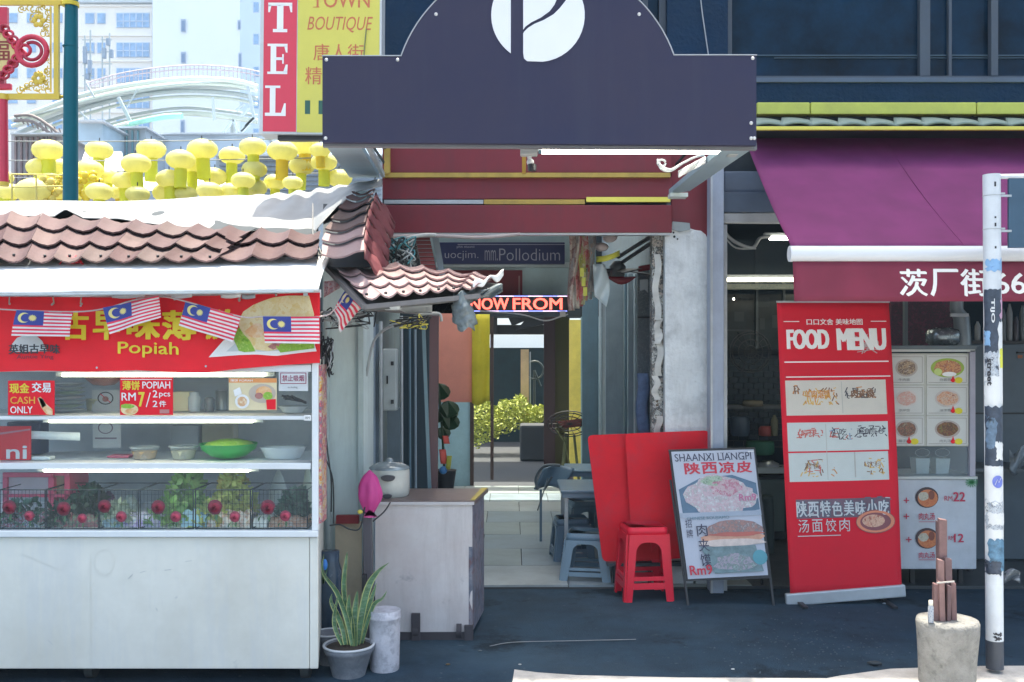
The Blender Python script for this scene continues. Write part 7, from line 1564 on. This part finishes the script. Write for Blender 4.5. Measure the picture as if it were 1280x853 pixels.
def lantern(rw, tl_, tm_, i):
    t = thing('lantern', 'x', 'lantern', (0, 0, 0), 'yellow lanterns strung over the street'); mb = MB(); n = 20
    prof = [(math.sin(math.pi * k / 8) * rw, -math.cos(math.pi * k / 8) * rw * .74) for k in range(9)]; prof[0] = (rw * .3, -rw * .66); prof[-1] = (rw * .3, rw * .66)
    vs = [Vector((r * (1 + .10 * (j % 2)) * math.cos(j * math.pi / n), r * (1 + .10 * (j % 2)) * math.sin(j * math.pi / n), z)) for r, z in prof for j in range(2 * n)]
    m_ = 2 * n; mb.add(vs, [(a * m_ + j, a * m_ + (j + 1) % m_, (a + 1) * m_ + (j + 1) % m_, (a + 1) * m_ + j) for a in range(8) for j in range(m_)] + [tuple(range(m_ * 8, m_ * 9))], True); mb.build('globe', ll, t)
    mb = MB(); mb.lathe([(rw * .34, -rw * .9), (rw * .34, -rw * .62), (0, -rw * .6)], n=12); mb.build('cap', to, t)
    mb = MB(); n2 = 16; vs = []
    for k in range(4):
        for j in range(n2): a = 2 * math.pi * j / n2; r = rw * .42 * (1 + (.12 if j % 2 else 0)); vs.append((r * math.cos(a), r * math.sin(a), -rw * .66 - tl_ * k / 3))
    mb.add(vs, [(k * n2 + j, k * n2 + (j + 1) % n2, (k + 1) * n2 + (j + 1) % n2, (k + 1) * n2 + j) for k in range(3) for j in range(n2)], True); mb.build('tassel', tm_, t)
    mb = MB(); mb.tube([(0, 0, rw * .66), (0, 0, rw * .66 + .05)], .006, 5); mb.build('hook', black, t)
    return t
protos = {}
for i, (x, y, w_, o_, tl_) in enumerate(lans):
    Y = 11.2 + (i * 37 % 11) * .09 + (y - 185) * -.012
    key = (w_ // 3, o_, tl_ // 6)
    if key in protos: t = copytree(protos[key])
    else: t = protos[key] = lantern(w_ / 2 / F * 11.6, tl_ / F * 11.3, to if o_ else tg, i)
    t.location = P(x, y, Y); t.rotation_euler = (random.uniform(-.06, .06), random.uniform(-.06, .06), random.random() * 3)
    t['row'] = 0 if y < 198 else 1 if y < 222 else 2; t['px'] = x; t['or'] = o_
rows_ = [[], [], []]
for t in [o for o in COL.objects if o.get('category') == 'lantern']: rows_[t['row']].append(t)
ords = 'first second third fourth fifth sixth seventh eighth ninth tenth eleventh twelfth thirteenth fourteenth fifteenth sixteenth seventeenth eighteenth nineteenth twentieth twenty-first twenty-second twenty-third twenty-fourth'.split()
for k, rw_ in enumerate(rows_):
    for i, t in enumerate(sorted(rw_, key=lambda o: o['px'])):
        x = t['px']; near = 'left of the teal pole' if x < 90 else 'under the arch' if x < 200 else 'under the arch' if x < 300 else 'near the hotel sign' if x < 385 else 'beside the canopy corner'
        t['label'] = '%s %slantern from the left in the %s row, %s' % (ords[i], 'orange tasselled ' if t['or'] else 'yellow ', ('top', 'middle', 'bottom')[k], near)
        for p_ in ('row', 'px', 'or'): del t[p_]
random.seed(31)
bc_ = mat('string_cable', (.2, .22, .25), .6)
for k, (x0, y0, x1, y1) in enumerate(((-60, 176, 480, 170), (-60, 200, 480, 195), (-60, 222, 480, 214))):
    mb = MB(); mb.tube(sag(P(x0, y0, 11.3 + .3 * k), P(x1, y1, 11.3 + .3 * k), .03, 14), .006, 4)
    props(mb.build('cable', bc_), ('upper', 'middle', 'lower')[k] + ' cable that carries the yellow lanterns across the street', 'cable')
orm = mat('flower_orange', (.68, .52, .03), .5)
def blossom(label, x, y, r, Y, m_, sc=16):
    mb = MB(); c = P(x, y, Y); rr = r / F * Y
    for k in range(sc):
        a = k * 2.4; e = rr * (.3 + .7 * math.sqrt(k / sc)); d = Vector((math.cos(a) * e, -.05 + .02 * (k % 3), math.sin(a) * e))
        mb.ball(c + d, rr * .28, 7, 5, 1.2, .5, 1, .3)
    return props(mb.build('blossom', m_), label, 'ornament')
blossom('bright yellow blossom ornament hanging right of the teal pole', 112, 232, 17, 10.8, orm)
blossom('yellow orange blossom ornament left of the teal pole under the panel', 60, 236, 17, 10.6, mat('flower_yellow2', (.7, .55, .12), .5))
blossom('small yellow orange blossom at the left below the red post', 82, 226, 9, 10.5, orm)
# pole
Yt = 8.0; tpm = mat('teal_steel', (.002, .11, .15), .5, var=.1, spec=.15)
tp_ = thing('teal_pole', 'teal painted street lamp pole at the left carrying the new year panel', 'pole', (gx(87, Yt), Yt, 0))
mb = MB(); mb.tube([(gx(87, Yt), Yt, 0), (gx(88.5, Yt), Yt, gz(100, Yt)), (gx(90, Yt), Yt, gz(-60, Yt))], [.066, .056, .045], 12); mb.build('shaft', tpm, tp_)
for y in (3, 58, 170): mb = MB(); mb.tube([(gx(88 , Yt), Yt, gz(y, Yt)), (gx(88, Yt), Yt, gz(y + (5 if y < 10 else 1), Yt))], .068 if y < 50 else .06, 12); mb.build('band', orm if y < 10 else tpm, tp_)
Yz = 7.96; yf = mat('panel_yellow', (.66, .46, .05), .4, var=.08); rf_ = mat('knot_red', (.55, .02, .06), .4, var=.1); rf2 = mat('knot_red_dark', (.36, .01, .04), .4)
np2 = thing('new_year_panel', 'yellow framed panel with a red knot ornament and gold diamond on the teal pole', 'ornament', P(0, 127, Yz))
MB().pbox(-78, 0, 76, 6, Yz, .03).build('frame', yf, np2); MB().pbox(-78, 117, 74, 124, Yz, .03).build('frame', yf, np2)
MB().pbox(67, 6, 73, 117, Yz, .03).build('frame', yf, np2); MB().pbox(62, 8, 63.4, 115, Yz, .02).build('frame', yf, np2); MB().pbox(-72, 6, -66, 117, Yz, .03).build('frame', yf, np2)
random.seed(6)
for (cx_, cy_, sx_, sy_) in ((62, 10, -1, 1), (62, 114, -1, -1), (-62, 10, 1, 1), (-62, 114, 1, -1)):
    mb = MB()
    for k in range(70):
        u = random.random() ** 1.2 * 38; v = random.random() ** 1.2 * 42
        if u / 38 + v / 42 > 1.02: continue
        x, y, r = cx_ + sx_ * u, cy_ + sy_ * v, random.uniform(1.6, 4.2) / F * Yz; c = P(x, y, Yz + .012)
        n = 8; a_ = random.random() * 3; mb.tube([c + Vector((r * math.cos(a_ + i * math.pi / 5), 0, r * math.sin(a_ + i * math.pi / 5))) for i in range(8)], .0048, 4)
    c = P(cx_ + sx_ * 14, cy_ + sy_ * 16, Yz)
    for k in range(6): a = k * math.pi / 3; mb.ball(c + Vector((.035 * math.cos(a), 0, .035 * math.sin(a))), .024, 8, 5, 1, .3, 1)
    mb.build('filigree', yf, np2)
def loop(cx_, cy_, rx, ry, r, m_, Y=Yz - .01, a0=0, a1=360, n=24):
    mb = MB(); mb.tube([P(cx_ + rx * math.cos(R(a0 + (a1 - a0) * i / n)), cy_ + ry * math.sin(R(a0 + (a1 - a0) * i / n)), Y) for i in range(n + 1)], r, 8); mb.build('cord_loop', m_, np2)
for s_ in (-1, 1):
    loop(s_ * 40, 64, 18.5, 18, .022, rf_, Yz - .015); loop(s_ * 40, 64, 12, 11, .014, rf2, Yz - .012, 60 if s_ < 0 else -120, 330 if s_ < 0 else 150); loop(s_ * 31, 63, 7, 6.5, .014, rf_)
    for k in range(4):
        for t in (-1, 1): loop(s_ * (5 + 5.5 * k), 65 + t * (31 - 7 * k) - t * 2, 6, 4.5, .011, rf_ if k % 2 else rf2, Yz - .02)
MB().pprism([(0, 31), (32, 65), (0, 99), (-32, 65)], Yz - .0, .03).build('diamond_border', rf_, np2)
MB().pprism([(0, 39), (25, 65), (0, 91), (-25, 65)], Yz - .012, .012).build('diamond', mat('diamond_gold', (.70, .55, .22), .5), np2)
pt = Print(PQ(-26, 40, 26, 92, Yz - .013), (-26, 40, 26, 92)); pt.text('福', -13, 50, 12.5, 77, mat('char_red', (.25, .03, .02), .5), .02).build('lettering', np2)
MB().pbox(-9, 9, 9, 34, Yz, .03).build('red_bar', rf_, np2); MB().pbox(-12, 104, 13, 112, Yz, .04).build('knot_foot', rf_, np2, bevel=.01); MB().pbox(-7, 96, 5, 105, Yz, .04).build('knot_foot', rf2, np2)
mb = MB(); mb.tube([P(4, 122, Yz), P(5, 228, Yz)], .035, 14); mb.build('red_tassel', rf_, np2)
mb = MB(); mb.tube([P(4, 118, Yz), P(4, 125, Yz)], .04, 14); mb.tube([P(5, 228, Yz), P(5, 233, Yz)], .038, 14); mb.build('tassel_band', yf, np2)
mb = MB(); mb.tube([P(-78, 2, Yz + .02), P(88, 3, Yt)], .02, 8); mb.tube([P(-78, 121, Yz + .02), P(88, 121, Yt)], .012, 8); mb.build('arm', yf, np2)
yf2 = mat('line_yellow', (.6, .5, .15), .5)
mb = MB(); mb.tube([P(15, 218, 9.6), P(78, 219, 9.6)], .008, 5); mb.tube([P(15, 234, 9.6), P(78, 233, 9.6)], .008, 5); mb.tube([P(15, 218, 9.6), P(15, 250, 9.6)], .008, 5); mb.tube([P(45, 219, 9.6), P(46, 250, 9.6)], .008, 5)
props(mb.build('rail', yf2), 'thin yellow wire rail among the lanterns below the red tassel', 'rail')

# ================================================================ FAR BUILDINGS
crm = mat('tower_cream', (.84, .80, .76), .8, var=.03, vs=.2); blw = mat('tower_white', (.74, .80, .86), .8, var=.03, vs=.2); wbl = mat('tower_window', (.22, .38, .62), .15, var=.25, vs=1.5); wfm = mat('tower_frame', (.5, .6, .75), .5)
YT = 120
tw = thing('apartment_tower', 'cream high-rise block with blue window bands behind the teal pole', 'building', (gx(90, YT), YT, 0))
def tbox(t, x0, x1, y0, y1, Y, d, m_, nm): MB().box(gx(x0, Y), gx(x1, Y), Y, Y + d, gz(y1, Y) if y1 is not None else 0, gz(y0, Y)).build(nm, m_, t)
tbox(tw, -60, 190, -260, None, YT, 14, crm, 'wall')
for y in (7, 44, 76, 108, 140):
    for x0, x1, hh in ((146, 186, 17), (107, 117, 12), (122, 131, 12), (34, 44, 11), (10, 21, 11), (66, 77, 11), (-20, -8, 11)):
        yy = y + 10
        fo = MB().pbox(x0 - .8, yy - .8, x1 + .8, yy + hh + .8, YT - .12, .1).build('window', wfm, tw)
        MB().pbox(x0, yy, x1, yy + hh, YT - .2, .06).build('pane', wbl, fo)
        if x1 - x0 > 20:
            for k in range(1, 5): MB().pbox(x0 + 8 * k - .5, yy, x0 + 8 * k + .5, yy + hh, YT - .25, .04).build('mullion', wfm, fo)
            MB().pbox(x0, yy + 9, x1, yy + 10, YT - .25, .04).build('transom', wfm, fo)
    tbox(tw, 97, 190, y - 1, y + 1, YT - .3, .4, crm, 'ledge')
tbox(tw, 97, 190, -1, 3, YT - .6, .7, mat('tower_ledge', (.5, .56, .62), .8), 'ledge'); tbox(tw, 100, 131, -6, 2, YT - .4, .3, wbl, 'pane')
tw2 = thing('white_tower', 'plain pale blue-white tower with narrow slit windows behind the arch', 'building', (gx(250, 118), 118, 0))
tbox(tw2, 190.5, 300, -260, None, 118, 14, blw, 'wall'); 
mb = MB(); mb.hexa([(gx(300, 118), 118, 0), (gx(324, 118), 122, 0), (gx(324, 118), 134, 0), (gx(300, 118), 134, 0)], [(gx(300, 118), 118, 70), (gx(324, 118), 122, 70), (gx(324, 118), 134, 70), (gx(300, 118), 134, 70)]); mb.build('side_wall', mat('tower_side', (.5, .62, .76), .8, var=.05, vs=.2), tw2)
for x0, x1, y0, y1 in ((226, 232, 24, 40), (226, 232, 65, 79), (225.5, 230.5, 150, 166), (297, 301, 25, 37), (298, 302, 66, 84)):
    fo = MB().pbox(x0, y0, x1, y1, 117.8, .1).build('window', mat('slit_frame', (.35, .42, .55), .5), tw2); MB().pbox(x0 + 1, y0 + 2, x1 - 1, y1 - 1, 117.75, .04).build('pane', mat('slit_pane', (.12, .2, .36), .3), fo)
for y in (2, 42, 83, 122, 160): fo = MB().pbox(316, y, 324, y + 14, 117.5, .1).build('window', wfm, tw2); MB().pbox(317, y + 1, 323, y + 13, 117.4, .05).build('pane', wbl, fo)
# steel arched walkway roof
gw_ = mat('arch_white', (.62, .68, .62), .5, var=.1, vs=.6); gm_ = mat('arch_mint', (.3, .66, .55), .5); gs_ = mat('arch_grey', (.42, .48, .50), .6)
YA = 42
ar = thing('arched_roof', 'curved white and mint steel arch roof spanning the street behind the lanterns', 'arch', (gx(180, YA), YA, 0))
def apath(pts, Y, r, m_, nm='arch_tube', n=8): mb = MB(); mb.tube(curve([P(x, y, Y) for x, y in pts], 8), r, n); mb.build(nm, m_, ar)
apath([(15, 150), (50, 138), (100, 120), (160, 107), (230, 99), (290, 101), (322, 109)], YA, .11, gw_)
apath([(15, 158), (50, 146), (100, 127), (160, 113), (230, 105), (290, 107), (322, 115)], YA + .5, .08, gw_)
apath([(20, 168), (60, 152), (110, 134), (170, 120), (230, 114), (290, 117), (322, 124)], YA + 1.2, .10, gs_)
apath([(20, 176), (60, 160), (110, 142), (170, 127), (230, 121), (290, 124), (322, 131)], YA + 1.6, .07, gw_)
apath([(80, 178), (130, 160), (180, 148), (230, 142), (280, 146), (322, 152)], YA + 2, .12, gw_)
apath([(90, 172), (130, 153), (180, 141), (230, 135), (280, 139), (322, 145)], YA + 2.2, .07, gs_)
apath([(128, 165), (150, 158), (180, 151), (206, 146), (228, 145)], YA - 1, .12, gm_, 'mint_tube')
apath([(80, 180), (100, 172), (130, 162), (160, 154)], YA - 1.2, .06, gw_)
mb = MB()
def cov(u, v): x = 20 + 300 * u; y = 150 - 48 * math.sin(min(1, u * 1.02) * 1.75) ** 1.0; return P(x, y + 10 * v, YA + .3 + v * 2)
mb.grid(cov, 30, 3); mb.build('roof_sheet', mat('arch_sheet', (.50, .58, .60), .5), ar, solid=.03)
for x0, y0, x1, y1, r in ((148, 122, 166, 158, .13), (166, 158, 180, 190, .13), (108, 105, 118, 122, .07), (310, 108, 318, 150, .12), (266, 122, 268, 150, .1), (172, 112, 158, 135, .05), (100, 140, 128, 168, .07)): mb = MB(); mb.bar(P(x0, y0, YA - .4), P(x1, y1, YA - .4), r); mb.build('strut', gs_, ar)
mb = MB()
for k in range(40):
    x = 108 + k * 5.4; yb3 = interp([(108, 120), (160, 106), (230, 98), (290, 100), (325, 108)], x); yt3 = interp([(108, 104), (160, 90), (230, 82), (290, 84), (325, 90)], x); mb.bar(P(x, yb3, YA + 2), P(x, yt3, YA + 2), .025)
for d in (0, 5): mb.tube(curve([P(x, y + d, YA + 2) for x, y in ((108, 104), (160, 90), (230, 82), (290, 84), (325, 90))], 6), .03, 4)
mb.build('railing', mat('rail_rose', (.42, .36, .42), .5), ar)
apath([(18, 151), (40, 152), (60, 165), (76, 178)], YA - 3, .06, mat('truss_dark', (.2, .16, .15), .6), 'truss'); apath([(18, 145), (40, 145), (62, 158), (78, 172)], YA - 3, .06, mat('truss_dark', (.2, .16, .15), .6), 'truss')
mb = MB()
for k in range(10): x = 20 + 6 * k; mb.bar(P(x, 146 + (k * 1.6), YA - 3), P(x + 4, 153 + k * 2.2, YA - 3), .05)
mb.build('truss_web', mat('truss_dark', (.2, .16, .15), .6), ar)
# zigzag stair trusses
mb = MB()
for a, b in (((270, 178), (292, 150)), ((292, 150), (298, 168)), ((298, 168), (320, 145)), ((295, 139), (305, 130)), ((300, 146), (312, 136)), ((302, 165), (312, 156)), ((306, 158), (318, 148))): mb.bar(P(*a, YA - .8), P(*b, YA - .8), .10)
mb.build('zigzag', gs_, ar)
for x in (166, 288): MB().box(gx(x, YA + 3), gx(x + 4, YA + 3), YA + 3, YA + 3.3, 0, gz(150, YA + 3)).build('column', gs_, ar)
# antenna masts
am = thing('antenna_mast', 'lattice antenna masts with panels in front of the cream tower', 'mast', (gx(115, 60), 60, 0))
for x, y0 in ((106, 45), (113, 38), (128, 46), (137, 42)): mb = MB(); mb.tube([(gx(x, 60), 60, 0), (gx(x, 60), 60, gz(y0, 60))], .05, 5); mb.build('mast', gs_, am)
for x, y, h_ in ((105, 58, 30), (111, 75, 24), (108, 92, 10), (129, 60, 18), (134, 48, 12), (138, 62, 14)): MB().pbox(x - 1.5, y, x + 2.5, y + h_ * .7, 59.8, .2).build('panel', mat('ant_grey', (.25, .32, .42), .6), am)
for y in (50, 65, 80, 95):
    for a, b in ((103, 116), (126, 140)): mb = MB(); mb.bar(P(a, y, 60), P(b, y, 60), .05); mb.build('rung', gs_, am)
# low buildings between the lanterns
lo = [('grey slatted low building left of the teal pole', 14, 78, 168, 30, (.36, .34, .36), (.2, .14, .14)), ('blue sided shed with glazed front right of the teal pole', 97, 128, 152, 34, (.34, .46, .56), None),
      ('pale grey glazed building under the arch', 118, 182, 160, 36, (.38, .44, .50), (.12, .28, .33)), ('pale blue white wall under the right half of the arch', 186, 330, 168, 38, (.52, .62, .74), None), ('shaded grey slatted building below the hotel sign', 270, 480, 195, 33, (.34, .40, .46), (.16, .2, .26))]
for lb_, x0, x1, y0, Y, c_, sc__ in lo:
    t = thing('low_building', lb_, 'building', (gx((x0 + x1) / 2, Y), Y, 0)); tbox(t, x0, x1, y0, None, Y, 4, mat('low_%d' % x0, c_, .8, var=.15, vs=.8), 'wall')
    tbox(t, x0 - 1, x1 + 1, y0 - 2, y0, Y - .3, 4.5, mat('low_roof', (.5, .54, .58), .6), 'roof')
    if sc__:
        mm = mat('slat_%d' % x0, sc__, .6)
        if x0 in (270,):
            for k in range(9): MB().pbox(x0 + 4, y0 + 5 + 6 * k, x1 - 4, y0 + 7 + 6 * k, Y - .1, .08).build('slat', mm, t)
        else:
            k = x0 + 4
            while k < x1 - 4: MB().pbox(k, y0 + 3, k + 2, 260, Y - .1, .08).build('slat', mm, t); k += 7
tt = thing('white_tent', 'bright white canopy tent between the lanterns right of the teal pole', 'tent', (gx(128, 22), 22, 0))
mb = MB(); mb.hexa([P(98, 214, 22), P(158, 214, 22), P(158, 212, 25), P(98, 212, 25)], [P(106, 190, 22.9), P(152, 190, 22.9), P(152, 190, 24), P(106, 190, 24)]); mb.build('roof', mat('tent_white', (.75, .76, .77), .7), tt)
MB().pbox(98, 214, 158, 222, 22.1, .05).build('valance', mat('tent_blue', (.05, .14, .25), .6), tt)
for x in (100, 156): mb = MB(); mb.tube([(gx(x, 22.1), 22.1, 0), (gx(x, 22.1), 22.1, gz(214, 22))], .03, 6); mb.build('leg', galv, tt)
mb = MB(); mb.hexa([P(100, 238, 18), P(300, 238, 18), P(300, 236, 20), P(100, 236, 20)], [P(110, 222, 19), P(290, 222, 19), P(290, 222, 20), P(110, 222, 20)])
sr_ = thing('stall_canopy', 'low white canopy of a farther stall behind the bottom lanterns', 'canopy', (gx(200, 19), 19, 0)); mb.build('roof', mat('tent_white', (.75, .76, .77), .7), sr_)
for x in (105, 200, 295): mb = MB(); mb.tube([(gx(x, 19), 19, 0), (gx(x, 19), 19, gz(236, 19))], .03, 6); mb.build('leg', galv, sr_)
# ================================================================ ADDED VOLUME FOR LENS VEIL
hz = bpy.data.materials.new('lens_veil'); hz.use_nodes = True; n_ = hz.node_tree; n_.nodes.clear()
ho_ = n_.nodes.new('ShaderNodeOutputMaterial'); pv = n_.nodes.new('ShaderNodeVolumePrincipled')
pv.inputs['Color'].default_value = (.62, .80, 1., 1); pv.inputs['Density'].default_value = .0011
n_.links.new(pv.outputs[0], ho_.inputs['Volume'])
mb = MB(); mb.box(-305, 305, -305, 605, -1.1, 80); mb.build('lens_veil_volume', hz, kind='stuff', label='thin volume added to veil the shadows as a lens would')
